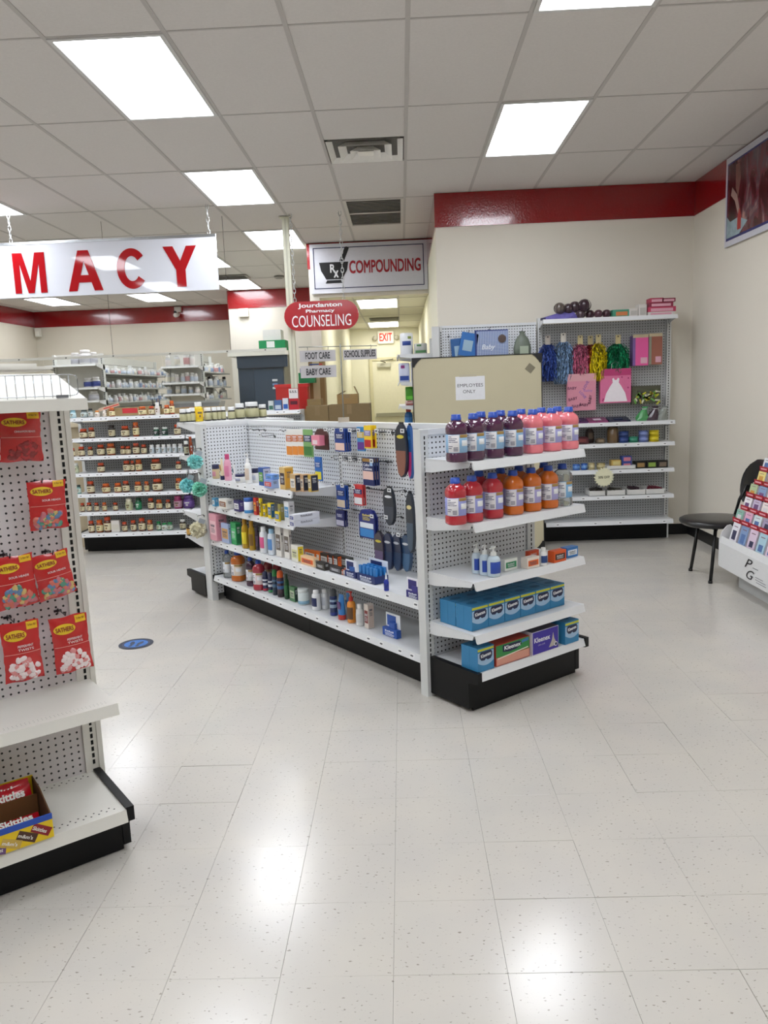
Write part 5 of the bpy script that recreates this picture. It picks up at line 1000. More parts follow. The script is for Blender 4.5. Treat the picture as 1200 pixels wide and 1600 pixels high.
TISSUES = [
('tissue_box', 'tissue', 'blue cube tissue box, first from left in front row of endcap fourth shelf', 'tissue box', 0.3033, 3.6568, 0.397, 38.3, 0.108, 0.112, 0.118, ('2f7fb0', '', ''), 'blue tissue boxes'),
('tissue_box', 'tissue', 'blue cube tissue box, second from left in front row of endcap fourth shelf', 'tissue box', 0.3904, 3.7256, 0.397, 38.3, 0.108, 0.112, 0.118, ('2f7fb0', '', ''), 'blue tissue boxes'),
('tissue_box', 'tissue', 'blue cube tissue box, third from left in front row of endcap fourth shelf', 'tissue box', 0.4775, 3.7944, 0.397, 38.3, 0.108, 0.112, 0.118, ('2f7fb0', '', ''), 'blue tissue boxes'),
('tissue_box', 'tissue', 'blue cube tissue box, fourth from left in front row of endcap fourth shelf', 'tissue box', 0.5646, 3.8632, 0.397, 38.3, 0.108, 0.112, 0.118, ('2f7fb0', '', ''), 'blue tissue boxes'),
('tissue_box', 'tissue', 'blue cube tissue box, fifth from left in front row of endcap fourth shelf', 'tissue box', 0.6517, 3.932, 0.397, 38.3, 0.108, 0.112, 0.118, ('2f7fb0', '', ''), 'blue tissue boxes'),
('tissue_box', 'tissue', 'blue cube tissue box, sixth from left in front row of endcap fourth shelf', 'tissue box', 0.7388, 4.0008, 0.397, 38.3, 0.108, 0.112, 0.118, ('2f7fb0', '', ''), 'blue tissue boxes'),
('tissue_box', 'tissue', 'blue cube tissue box, first from left in back row of endcap fourth shelf', 'tissue box', 0.2314, 3.7478, 0.397, 38.3, 0.108, 0.112, 0.118, ('2f7fb0', '', ''), 'blue tissue boxes'),
('tissue_box', 'tissue', 'blue cube tissue box, second from left in back row of endcap fourth shelf', 'tissue box', 0.3185, 3.8166, 0.397, 38.3, 0.108, 0.112, 0.118, ('2f7fb0', '', ''), 'blue tissue boxes'),
('tissue_box', 'tissue', 'blue cube tissue box, third from left in back row of endcap fourth shelf', 'tissue box', 0.4056, 3.8854, 0.397, 38.3, 0.108, 0.112, 0.118, ('2f7fb0', '', ''), 'blue tissue boxes'),
('tissue_box', 'tissue', 'blue cube tissue box, fourth from left in back row of endcap fourth shelf', 'tissue box', 0.4927, 3.9542, 0.397, 38.3, 0.108, 0.112, 0.118, ('2f7fb0', '', ''), 'blue tissue boxes'),
('tissue_box', 'tissue', 'blue cube tissue box, fifth from left in back row of endcap fourth shelf', 'tissue box', 0.5798, 4.023, 0.397, 38.3, 0.108, 0.112, 0.118, ('2f7fb0', '', ''), 'blue tissue boxes'),
('tissue_box', 'tissue', 'blue cube tissue box, sixth from left in back row of endcap fourth shelf', 'tissue box', 0.667, 4.0918, 0.397, 38.3, 0.108, 0.112, 0.118, ('2f7fb0', '', ''), 'blue tissue boxes'),
('tissue_box', 'tissue', 'lone blue cube tissue box at left of endcap bottom deck', 'tissue box', 0.3224, 3.6107, 0.207, 38.3, 0.108, 0.112, 0.118, ('2f7fb0', '', ''), 'blue tissue boxes'),
('tissue_box', 'tissue', 'lone blue cube tissue box at right of endcap bottom deck', 'tissue box', 0.808, 3.9757, 0.207, 38.3, 0.108, 0.112, 0.118, ('2f7fb0', '', ''), 'blue tissue boxes'),
('tissue_box', 'tissuered', 'wide red and green tissue box on endcap bottom deck', 'tissue box', 0.4645, 3.7271, 0.207, 38.3, 0.2359, 0.12, 0.105, ('b04030', '', ''), ''),
('tissue_box', 'tissuepurple', 'wide purple tissue box on endcap bottom deck', 'tissue box', 0.6466, 3.8562, 0.207, 38.3, 0.1943, 0.12, 0.118, ('3a2a90', '', ''), ''),
]
HANG = [
('hanging_package', 'pack', 'orange and white brush pack, left of three side by side', 'package', -0.7712, 5.3027, 1.1208, -51.7, 0.0819, 0.01, 0.1833, ('e8e6e0', 'e0892a', 'c86a30'), ''),
('hanging_package', 'pack', 'orange and white brush pack, middle of three side by side', 'package', -0.7236, 5.2425, 1.1243, -51.7, 0.08, 0.01, 0.1812, ('e8e6e0', 'e0892a', 'c86a30'), ''),
('hanging_package', 'pack', 'orange and white brush pack, right of three side by side', 'package', -0.6771, 5.1836, 1.1277, -51.7, 0.0782, 0.01, 0.1791, ('e8e6e0', 'e0892a', 'c86a30'), ''),
('hanging_package', 'pack', 'green comb pack hanging from pegboard', 'package', -0.6219, 5.1136, 1.1281, -51.7, 0.1086, 0.01, 0.1805, ('7fae6a', '3f7a3a', '1f2f5a'), ''),
('hanging_package', 'blister', 'pink boxed pack on dark card hanging from pegboard', 'package', -0.5178, 4.9819, 1.1818, -51.7, 0.1526, 0.01, 0.1342, ('4a2a26', 'e58aa0', 'd8809a'), ''),
('hanging_package', 'pack', 'navy corn cushion pack under top rail, first from the front', 'package', -0.3874, 4.8168, 1.1782, -51.7, 0.1093, 0.01, 0.1414, ('1f3f8a', 'e8c8b8', '16245c'), 'navy corn cushion pack under top rail'),
('hanging_package', 'pack', 'navy corn cushion pack under top rail, second from the front', 'package', -0.3733, 4.828, 1.1782, -51.7, 0.1093, 0.01, 0.1414, ('1f3f8a', 'e8c8b8', '16245c'), 'navy corn cushion pack under top rail'),
('hanging_package', 'pack', 'navy corn cushion pack under top rail, third from the front', 'package', -0.3592, 4.8391, 1.1782, -51.7, 0.1093, 0.01, 0.1414, ('1f3f8a', 'e8c8b8', '16245c'), 'navy corn cushion pack under top rail'),
('hanging_package', 'pack', 'blue purple pack left of yellow red packs', 'package', -0.2477, 4.6399, 1.19, -51.7, 0.0734, 0.01, 0.1442, ('3f8ac0', '5a2a8a', 'd8b84a'), ''),
('hanging_package', 'pack', 'yellow pack with red base under top rail, first from the front', 'package', -0.2035, 4.5839, 1.2089, -51.7, 0.0697, 0.01, 0.1342, ('ecc824', 'b8202a', '8a7ab0'), 'yellow pack with red base under top rail'),
('hanging_package', 'pack', 'yellow pack with red base under top rail, second from the front', 'package', -0.18, 4.6025, 1.2089, -51.7, 0.0697, 0.01, 0.1342, ('ecc824', 'b8202a', '8a7ab0'), 'yellow pack with red base under top rail'),
('hanging_package', 'insole', 'tall dark insole pack with brown lower half near the upright', 'package', -0.0075, 4.3357, 1.0586, -51.7, 0.1083, 0.01, 0.299, ('1c2230', '8a5a4a', 'd8c84a'), ''),
('hanging_package', 'insole', 'blue and pink insole pack beside the near upright', 'package', 0.0384, 4.3179, 1.0518, -51.7, 0.0495, 0.01, 0.2979, ('2a5a9a', 'c03a7a', '3a78b0'), ''),
('hanging_package', 'pack', 'slim blue and yellow pack above side shelf end', 'package', -0.5527, 5.026, 0.9791, -51.7, 0.0776, 0.01, 0.1546, ('2a6ab8', 'e0d020', '1f4f98'), ''),
('hanging_package', 'callus', 'navy callus cushion pack on middle hook, first from the front', 'package', -0.2098, 4.5919, 0.989, -51.7, 0.1059, 0.01, 0.1634, ('16245c', 'e8c4b8', '1f3f8a'), 'navy callus cushion pack on middle hook'),
('hanging_package', 'callus', 'navy callus cushion pack on middle hook, second from the front', 'package', -0.1957, 4.603, 0.989, -51.7, 0.1059, 0.01, 0.1634, ('16245c', 'e8c4b8', '1f3f8a'), 'navy callus cushion pack on middle hook'),
('hanging_package', 'callus', 'navy callus cushion pack on middle hook, third from the front', 'package', -0.1816, 4.6142, 0.989, -51.7, 0.1059, 0.01, 0.1634, ('16245c', 'e8c4b8', '1f3f8a'), 'navy callus cushion pack on middle hook'),
('hanging_package', 'pack', 'blue foot pad pack on middle left hook, first from the front', 'package', -0.3976, 4.8296, 0.8203, -51.7, 0.0953, 0.01, 0.1461, ('1f4a9a', 'd8c8b0', '16245c'), 'blue foot pad pack on middle left hook'),
('hanging_package', 'pack', 'blue foot pad pack on middle left hook, second from the front', 'package', -0.3834, 4.8408, 0.8203, -51.7, 0.0953, 0.01, 0.1461, ('1f4a9a', 'd8c8b0', '16245c'), 'blue foot pad pack on middle left hook'),
('hanging_package', 'pack', 'red and blue pack on middle hook, first from the front', 'package', -0.2803, 4.6811, 0.8598, -51.7, 0.0885, 0.01, 0.1254, ('c83a3a', 'e6e6ea', '1f2a6a'), 'red and blue pack on middle hook'),
('hanging_package', 'pack', 'red and blue pack on middle hook, second from the front', 'package', -0.2662, 4.6923, 0.8598, -51.7, 0.0885, 0.01, 0.1254, ('c83a3a', 'e6e6ea', '1f2a6a'), 'red and blue pack on middle hook'),
('hanging_package', 'pack', 'small navy tool pack on low hook, first from the front', 'package', -0.4109, 4.8465, 0.7053, -51.7, 0.091, 0.01, 0.1027, ('24285f', 'c8c8dc', '3a3f7a'), 'small navy tool pack on low hook'),
('hanging_package', 'pack', 'small navy tool pack on low hook, second from the front', 'package', -0.3967, 4.8576, 0.7053, -51.7, 0.091, 0.01, 0.1027, ('24285f', 'c8c8dc', '3a3f7a'), 'small navy tool pack on low hook'),
('hanging_package', 'padpack', 'navy pad pack with white and blue print on low hook, first from the front', 'package', -0.2326, 4.6207, 0.6652, -51.7, 0.1606, 0.01, 0.1763, ('1f2a78', 'e6eef6', '3a8ad0'), 'navy pad pack with white and blue print on low hook'),
('hanging_package', 'padpack', 'navy pad pack with white and blue print on low hook, second from the front', 'package', -0.2184, 4.6319, 0.6652, -51.7, 0.1606, 0.01, 0.1763, ('1f2a78', 'e6eef6', '3a8ad0'), 'navy pad pack with white and blue print on low hook'),
('hanging_package', 'insole', 'dark insole pack with white oval on the right hooks', 'package', -0.0892, 4.4391, 0.7715, -51.7, 0.1135, 0.01, 0.2207, ('1f2530', '3a3f4a', 'dfe2e6'), ''),
('hanging_package', 'insole', 'tall grey insole pack beside the near upright', 'package', 0.0284, 4.2902, 0.6361, -51.7, 0.0725, 0.01, 0.3421, ('2a303a', '4a5a6a', 'e8d89a'), ''),
('hanging_package', 'insole', 'purple-grey insole pack of the low row near the upright', 'package', -0.1576, 4.4936, 0.504, -51.7, 0.1011, 0.01, 0.2205, ('3a3444', '6a5a7a', 'd8c84a'), ''),
('hanging_package', 'insole', 'navy insole pack of the low row near the upright', 'package', -0.1041, 4.4451, 0.5079, -51.7, 0.0985, 0.01, 0.218, ('1f2a4a', '2a3a5a', 'c8ccd4'), ''),
('hanging_package', 'insole', 'dark blue insole pack of the low row near the upright', 'package', -0.0517, 4.3981, 0.5115, -51.7, 0.096, 0.01, 0.2156, ('1c2a48', '2a4060', 'b8bcc4'), ''),
('hanging_package', 'insole', 'slate blue insole pack of the low row near the upright', 'package', -0.0004, 4.3525, 0.5151, -51.7, 0.0935, 0.01, 0.2133, ('2f4a6a', '4a6a8a', 'd0d4d8'), ''),
]
for row in ITEMS: place(row)
for row in TISSUES: place(row)
for row in HANG: place(row)
# ------------------------------------------------------------------ candy bags on the left rack
def bag_y(x, z, T): 
    return -T*max(0, math.cos(math.pi*x))**.6*max(0, math.sin(math.pi*min(max(z, 0), 1)))**.55*(1.25-.5*z)
def bag_mesh(T, seed):
    rg = random.Random(seed); nx, nz = 12, 16; mb = MB(); P = []
    wob = [rg.uniform(-.012, .012) for _ in range(nz+1)]
    for side in (1, -1):
        for j in range(nz+1):
            for i in range(nx+1):
                x = -.5+i/nx; z = j/nz
                y = bag_y(x, z, T)*side*(1 if side > 0 else .5)+.002*math.sin(23*x+31*z+seed)*math.sin(math.pi*z)
                zz = z+(.012*math.sin(9*x+seed) if j in (0, nz) else 0)
                P.append((x*(1-.07*math.sin(math.pi*z))+wob[j], y, zz))
    k = (nx+1)*(nz+1); fs = []
    for j in range(nz):
        for i in range(nx):
            a = j*(nx+1)+i; fs.append((a, a+1, a+nx+2, a+nx+1)); fs.append((k+a, k+a+nx+1, k+a+nx+2, k+a+1))
    return mb.add(P, fs, True)
def on_bag(poly_fn, T, off=.0012):
    pass
def bag_patch(T, x0, x1, z0, z1, n=8, off=.0015, oval=False, arch=False):
    mb = MB(); P = []; fs = []
    if oval:
        cx, cz, rx, rz = (x0+x1)/2, (z0+z1)/2, (x1-x0)/2, (z1-z0)/2
        P.append((cx, bag_y(cx, cz, T)-off, cz)); m = 24
        for r_ in (.5, 1):
            for i in range(m):
                a = 2*math.pi*i/m; x, z = cx+rx*r_*math.cos(a), cz+rz*r_*math.sin(a); P.append((x, bag_y(x, z, T)-off, z))
        fs = [(0, 1+i, 1+(i+1) % m) for i in range(m)]+[(1+i, 1+m+i, 1+m+(i+1) % m, 1+(i+1) % m) for i in range(m)]
    else:
        for j in range(n+1):
            for i in range(n+1):
                x = x0+(x1-x0)*i/n; zt = z1
                if arch: zt = z0+(z1-z0)*(.55+.45*math.sin(math.pi*(.15+.75*i/n)))
                z = z0+(zt-z0)*j/n; P.append((x, bag_y(x, z, T)-off, z))
        fs = [(j*(n+1)+i, j*(n+1)+i+1, (j+1)*(n+1)+i+1, (j+1)*(n+1)+i) for j in range(n) for i in range(n)]
    return mb.add(P, fs, True).mesh('patch')
def bag_text(s, T, cx, z0, w_, h_, bold=.01, off=.0026):
    me = text_mesh(s, bold).copy()
    for v in me.vertices:
        x, z = cx+v.co.x*w_, z0+v.co.y*h_; v.co = (x, bag_y(x, z, T)-off-v.co.z, z)
    return me
def candy_bag(label, a0, a1, z1, z0, flavor, cands, tilt=0, seed=0, b=.20, base='bb1518'):
    w_, h_ = a1-a0, z1-z0; T = .016
    t = empty('candy_bag', label, 'candy bag', LP((a0+a1)/2, b, z0), TH, 'red candy bags on the rack'); t.rotation_euler = (0, R(tilt), R(TH))
    s = (w_, 1, h_)
    obj('pouch', bag_mesh(T, seed).mesh('pouch'), M(base, .22, coat=.5, var=.08, scale=25), t, scale=s)
    obj('logo_oval', bag_patch(T, -.42, .14, .70, .88, oval=True), M('e6c22a', .35), t, scale=s)
    obj('logo_lettering', bag_text('SATHERS', T, -.14, .75, .46, .08, .02), M('8a1018', .5), t, scale=s)
    obj('price_sticker', bag_patch(T, .16, .44, .86, .985, off=.0018), M('e8b820', .4), t, scale=s)
    obj('sticker_lettering', bag_text('2 for $1', T, .30, .91, .20, .04, .005), M('7a1a12', .5), t, scale=s)
    ln = flavor.split('|')
    for k, f_ in enumerate(ln): obj('flavor_lettering', bag_text(f_, T, .08, .585-k*.06, .48 if len(ln) == 1 else .40, .04, .012), M('ecd6d6', .5), t, scale=s)
    obj('divider', bag_patch(T, -.45, .45, .485, .493, off=.0018), M('e8a8a0', .5), t, scale=s)
    rg = random.Random(seed+9)
    for ci, (col, n) in enumerate(cands):
        mb = MB()
        for _ in range(n):
            x = rg.uniform(-.34, .36); z = rg.uniform(.06, .40)
            if z > .16+.24*math.sin(math.pi*(x+.5)): z = .1
            cy = bag_y(x, z, T)+.001
            k = len(mb.v); mb.lathe([(0, -.011), (.008, -.007), (.0105, 0), (.008, .007), (0, .011)], 7, cx=0, cy=0)
            q = Matrix.Rotation(rg.uniform(0, 3), 3, 'Y')
            for i in range(k, len(mb.v)):
                p = q @ Vector((mb.v[i][0]*rg.uniform(.95, 1.05), mb.v[i][1]*.35, mb.v[i][2]*1.2)); mb.v[i] = (p.x+x*w_, p.y+cy, p.z+z*h_)
        obj('candies', mb.mesh('candies'), M(col, .2, coat=.6), t, kind='stuff')
    return t
sour = [('5a7aa0', 7), ('4a8a74', 8), ('c8685a', 12), ('c8a868', 6), ('bb6a74', 12)]
mint = [('ecdcdc', 34), ('d88a8a', 12)]
cinn = [('8a0c14', 26), ('b81a22', 14)]
candy_bag('red bag of cinnamon candies hanging highest on the candy rack', -.235, -.10, 1.523, 1.36, 'CINNAMON BEADS', cinn, 2, 1)
candy_bag('single red bag of sour candies hanging below the topmost bag', -.168, -.042, 1.29, 1.125, 'SOUR HEADS', sour, 1, 2)
candy_bag('red sour candy bag cut by left edge in the middle row', -.292, -.160, 1.05, .875, 'SOUR HEADS', sour, -3, 3)
candy_bag('red sour candy bag hanging askew at right of the middle row', -.160, -.034, 1.043, .885, 'SOUR HEADS', sour, -8, 4)
candy_bag('red peppermint bag at left of the lowest row of candy bags', -.297, -.172, .824, .618, 'PEPPERMINT|TWISTS', mint, 0, 5)
candy_bag('red peppermint bag at right of the lowest row of candy bags', -.135, -.006, .813, .611, 'PEPPERMINT|TWISTS', mint, -2, 6)
def hook(label, p, d, tagp=True, L=.14, grp='wire peg hooks', rot=0):
    """wire peg hook: p on the board, front towards -y of rot"""
    t = empty('peg_hook', label, 'hook', p, rot, grp)
    obj('wire', unit('hook_wire%.2f' % L, lambda: MB().tube([(0, 0, -.02), (0, -.004, 0), (0, -L*.9, -.004), (0, -L, .012)], .0022, 5)), WIRE_M, t)
    obj('back_clip', CUBE, WIRE_M, t, (0, -.002, -.012), scale=(.026, .003, .008))
    if tagp:
        obj('tag_arm', unit('hook_arm%.2f' % L, lambda: MB().tube([(0, -.004, .012), (0, -L*.95, .022), (0, -L-.008, .012)], .0012, 4)), WIRE_M, t)
        obj('price_plate', CUBE, M('e2e4e6', .35), t, (0, -L-.010, -.002), scale=(.034, .0015, .022))
        obj('plate_print', CUBE, M('4a4c52', .5), t, (0, -L-.0112, .005), scale=(.018, .0008, .008))
for i, (a, z, lab) in enumerate([(-.185, 1.525, 'cinnamon bag'), (-.115, 1.288, 'upper sour candy bag'), (-.24, 1.05, 'cut-off sour candy bag'), (-.105, 1.04, 'askew sour candy bag'), (-.25, .83, 'left peppermint bag'), (-.085, .82, 'right peppermint bag'), (-.27, 1.295, '')]):
    hook(('wire peg hook carrying the %s on candy rack' % lab) if lab else 'empty wire peg hook at left edge of candy rack', LP(a, .30, z), 0, False, .115, 'candy rack hooks', TH)
# candy tray box
t = empty('candy_tray', 'yellow and blue open carton of candy packs on candy rack deck', 'carton', LP(-.42, .035, .18), TH)
YB_M = M('e6c414', .45, var=.04); BR = M('5a3a1c', .8)
bx('front_wall', t, YB_M, -.165, .165, -.112, -.108, 0, .068); bx('blue_edge', t, M('1f4aa8', .45), -.165, .165, -.1135, -.1075, .062, .08)
obj('side_wall', MB().prism([(-.108, 0), (.125, 0), (.125, .115), (.02, .112), (-.108, .075)], .161, .165, 0).mesh('sw'), BR, t)
obj('side_wall', MB().prism([(-.108, 0), (.125, 0), (.125, .115), (.02, .112), (-.108, .075)], -.165, -.161, 0).mesh('sw'), BR, t)
bx('back_wall', t, YB_M, -.165, .165, .121, .125, 0, .118); bx('tray_bottom', t, BR, -.161, .161, -.108, .121, 0, .003)
bx('inner_divider', t, M('6a4420', .8), -.16, .158, .045, .049, .003, .085)
for (x, z, rz, c, s) in ((.122, .026, 34, '8a1420', 'Skittles'), (.080, .018, 30, '4a2a1c', "m&m's"), (.034, .012, 26, 'c9a84a', "m&m's"), (-.008, .004, 10, '6a4a7a', 'Starburst')):
    p_ = obj('printed_pack', CUBE, M(c, .45), t, (x, -.1125, z), (0, R(rz), 0), (.060, .0012, .028))
    text(t, s, M('f0ece4', .5), x, -.1137, z+.009, .046, .012, .015, rot=(R(90), R(rz), 0))
for k, (y, z, rx, lab) in enumerate(((.085, .085, 65, 'red candy packet, rear of two upright in the yellow carton'), (.062, .075, 62, 'red candy packet, front of two upright in the yellow carton'), (-.05, .04, 20, 'red candy packet lying low behind the blue carton edge'))):
    q = empty('candy_packet', lab, 'candy', LP(-.345+(.0 if k < 2 else .0), .035+y, .18+z-.02), TH); q.rotation_euler = (R(rx-90), 0, R(TH))
    obj('wrapper', unit('wrap', lambda: MB().add(*[(lambda P, F: (P, F))([(x*.145, (-.012 if s else .012)*math.cos(math.pi*x)**.5*math.sin(math.pi*zz)**.5, zz*.06) for s in (1, 0) for zz in [j/6 for j in range(7)] for x in [-.5+i/10 for i in range(11)]], [(s*77+j*11+i, s*77+j*11+i+1, s*77+(j+1)*11+i+1, s*77+(j+1)*11+i) for s in (0, 1) for j in range(6) for i in range(10)])][0], True)), M('c01424', .25, coat=.4), q)
    text(q, 'Skittles', M('f2eee8', .5), 0, -.014, .022, .10, .026, .03)
    obj('rainbow', CUBE, M('d8983a', .4, var=.6, scale=60), q, (.02, -.0135, .010), scale=(.07, .001, .010))

# ------------------------------------------------------------------ hooks on the centre pegboard (rotz TH-90)
def chook(lab, a0, b, z, L=.11, tagp=True): hook(lab, G(SP, b, z), 0, tagp, L, 'pegboard hooks of the diagonal gondola', TH-90)
Hk = [(2.36, 1.29), (2.27, 1.29), (2.13, 1.25), (1.83, 1.29), (1.76, 1.29), (1.26, 1.305), (1.17, 1.305), (1.08, 1.305), (.99, 1.305), (.90, 1.305), (.72, 1.305), (.60, 1.30), (.48, 1.31), (.36, 1.30), (1.2, 1.13), (1.1, 1.13), (1.0, 1.13), (.9, 1.13), (.78, 1.13), (1.2, .96), (1.1, .96), (.98, .96), (.62, .97), (.5, .955), (.38, .95), (.8, .80), (.66, .81), (.95, .66), (.55, .72)]
ORD = ['first', 'second', 'third', 'fourth', 'fifth', 'sixth', 'seventh', 'eighth', 'ninth', 'tenth', 'eleventh', 'twelfth', 'thirteenth', 'fourteenth']
cnt = {}
for b, z in Hk:
    r_ = 'top' if z > 1.2 else 'upper middle' if z > 1.05 else 'lower middle' if z > .9 else 'bottom'
    cnt[r_] = cnt.get(r_, -1)+1
    chook('wire peg hook, %s from far end in the %s row of pegboard' % (ORD[cnt[r_]], r_), .305, b, z)
for (b0, b1, z) in ((1.75, 1.55, 1.285), (1.35, .62, 1.30), (1.22, .72, 1.125), (1.25, .80, .95), (1.15, .9, .80)):
    o = tag(obj('hook_bar', MB().tube([(-b0, -.012, 0), (-b1, -.012, 0)], .0035, 6).mesh('bar'), WIRE_M, None, G(SP, 0, z), (0, 0, R(TH-90))), 'dark wire crossbar on pegboard, %s' % {1.285: 'short one under the top rail at the far end', 1.30: 'long one under the top rail', 1.125: 'second from the top', .95: 'level with the upper shelf', .80: 'lowest of all'}[z], 'crossbar', 'pegboard crossbars')
# ------------------------------------------------------------------ loofahs on the far post
def loofah(label, p, r_, col, seed):
    t = empty('loofah', label, 'loofah', p, 0, 'mesh loofahs on the far endcap post')
    rg = random.Random(seed); mb = MB(); n = 26
    for k in range(24):
        d = Vector((rg.gauss(0, 1), rg.gauss(0, 1), rg.gauss(0, 1))).normalized(); u = d.orthogonal().normalized(); v = d.cross(u); P = []
        for i in range(n):
            a = 2*math.pi*i/n; q = .62+.30*math.sin(5*a+k)
            for lv in (0, 1):
                P.append(r_*((u*math.cos(a)+v*math.sin(a))*q*(.5+.42*lv)+d*(.30+.50*lv+.12*math.sin(7*a+k*2))))
        mb.add(P, [(2*i, 2*((i+1) % n), 2*((i+1) % n)+1, 2*i+1) for i in range(n)], True)
    obj('mesh_puff', mb.mesh('puff'), M(col, .6, var=.08, scale=60), t)
    obj('inner_puff', unit('puffcore', lambda: MB().lathe([(0, -.5), (.35, -.38), (.5, 0), (.35, .38), (0, .5)], 14)), M(col, .6), t, scale=(r_*1.5, r_*1.5, r_*1.5))
    obj('cord', MB().tube([(0, 0, r_*.8), (.004, 0, r_*1.6), (0, 0, r_*2.2)], .002, 5).mesh('cord'), M('e4ece8', .6), t)
    obj('tag', CUBE, M('9aa4aa', .5), t, (r_*.6, -r_*.5, r_*.9), (0, R(25), R(20)), (.045, .002, .035))
loofah('aqua mesh loofah, highest on the far endcap post', G(-.075, 2.552, 1.073), .052, 'a6ece9', 1)
loofah('aqua mesh loofah with grey tag, left of the lower pair', G(-.075, 2.735, .883), .052, '9ee8ea', 2)
loofah('seafoam green mesh loofah, right of the lower pair', G(-.080, 2.50, .872), .052, '98e2cb', 3)
loofah('cream mesh loofah near the base of the far endcap post', G(-.080, 2.588, .558), .058, 'efebd2', 4)
for (a, b, z, l_) in ((-.021, 2.552, 1.17, 'highest aqua'), (-.021, 2.60, .985, 'lower pair of'), (-.021, 2.588, .665, 'cream')):
    hook('short wire hook holding the %s loofah' % l_, G(a, b, z), 0, False, .06, 'loofah hooks', TH-90)

# ------------------------------------------------------------------ sign stand on top of the gondola
t = empty('sign_stand', 'wire sign stand with category signs on top of diagonal gondola', 'sign stand', G(.40, 1.27, 1.352), 4)
bx('foot', t, M('b8ac9a', .5), -.035, .035, -.03, .03, 0, .028)
SM = M('8a8d88', .35, metal=.7)
obj('pole', MB().tube([(0, 0, .02), (0, 0, .49)], .004, 8).mesh('pole'), SM, t)
obj('crossbar', MB().tube([(-.262, 0, .478), (.232, 0, .47)], .003, 6).mesh('cb'), SM, t)
SG = M('c3c1c4', .4)
for (x0, x1, z0, z1, s) in ((-.258, -.032, .385, .455, 'FOOT CARE'), (-.258, -.032, .285, .360, 'BABY CARE'), (.015, .228, .388, .452, 'SCHOOL SUPPLIES')):
    p_ = bx('sign_plate', t, SG, x0, x1, -.004, .000, z0, z1)
    text(t, s, M('14161c', .5), (x0+x1)/2, -.0052, z0+.016, (x1-x0)*.68 if len(s) < 12 else (x1-x0)*.92, .042, .012)
for x in (-.21, -.08, .06, .19): obj('hanger', MB().tube([(x, 0, .478), (x+.004, 0, .465), (x, 0, .452)], .002, 5).mesh('hang'), SM, t)
bx('color_band', t, M('24407a', .5), -.20, -.14, -.004, -.001, .364, .372); bx('color_band', t, M('a8202a', .5), -.14, -.12, -.004, -.001, .364, .372)

# ------------------------------------------------------------------ upright folding table with notice
t = empty('folding_table', 'beige folding table top stood on edge with black corner guards', 'table', (.70, 7.25, 0)); t.rotation_euler = (R(-3), 0, 0)
TW = .59; TM = M('bdb598', .6, var=.03, scale=8)
r_ = .04
poly = [(-TW, .05), (-TW+.05, 0), (TW-.05, 0), (TW, .05), (TW, 1.77), (TW-.05, 1.815), (-TW+.05, 1.815), (-TW, 1.77)]
obj('table_top', MB().prism(poly, -.025, .025, 1).mesh('tt'), TM, t)
def ring():
    mb = MB(); n = len(poly)
    for i in range(n):
        a, b = poly[i], poly[(i+1) % n]; mb.tube([(a[0], 0, a[1]), (b[0], 0, b[1])], .0, 3)
    return mb
mb = MB()
for (xa, za, xb, zb) in ((-TW-.006, .05, -TW+.002, 1.77), (TW-.002, .05, TW+.006, 1.77), (-TW+.05, 1.813, TW-.05, 1.821), (-TW+.05, -.0, TW-.05, .004)): mb.box(xa, xb, -.03, .03, za, zb)
obj('edge_trim', mb.mesh('et'), BK, t)
for sx in (-1, 1):
    for (z, sz) in ((1.815, -1), (0, 1)):
        P = [(0, 0), (-.085*sx, 0), (-.085*sx, sz*.012), (-.06*sx, sz*.03), (-.028*sx, sz*.07), (-.022*sx, sz*.085), (0, sz*.085)]
        obj('corner_guard', MB().prism([(sx*(TW+.006)+p[0], z+(.006 if z > 1 else 0)+p[1]) for p in P], -.034, .034, 1).mesh('cg'), BK, t)
o_ = bx('handling_label', t, M('7a7460', .6), .43, .50, -.0262, -.0255, 1.66, 1.73); o_.rotation_euler = (0, R(40), 0)
t = tag(obj('paper_notice', MB().box(-.135, .135, -.001, 0, 0, .215).mesh('paper'), M('dedfe2', .6), None, (.635, 7.2985, 1.42), (R(-3), 0, 0)), 'white paper notice reading EMPLOYEES ONLY taped to the folding table', 'notice')
text(t, 'EMPLOYEES', M('20222a', .6), 0, -.0018, .118, .235, .030, .0); text(t, 'ONLY', M('20222a', .6), -.01, -.0018, .062, .115, .030, .0)
bx('tape', t, M('b8b09a', .3), -.10, .06, -.0016, .0, .212, .232)

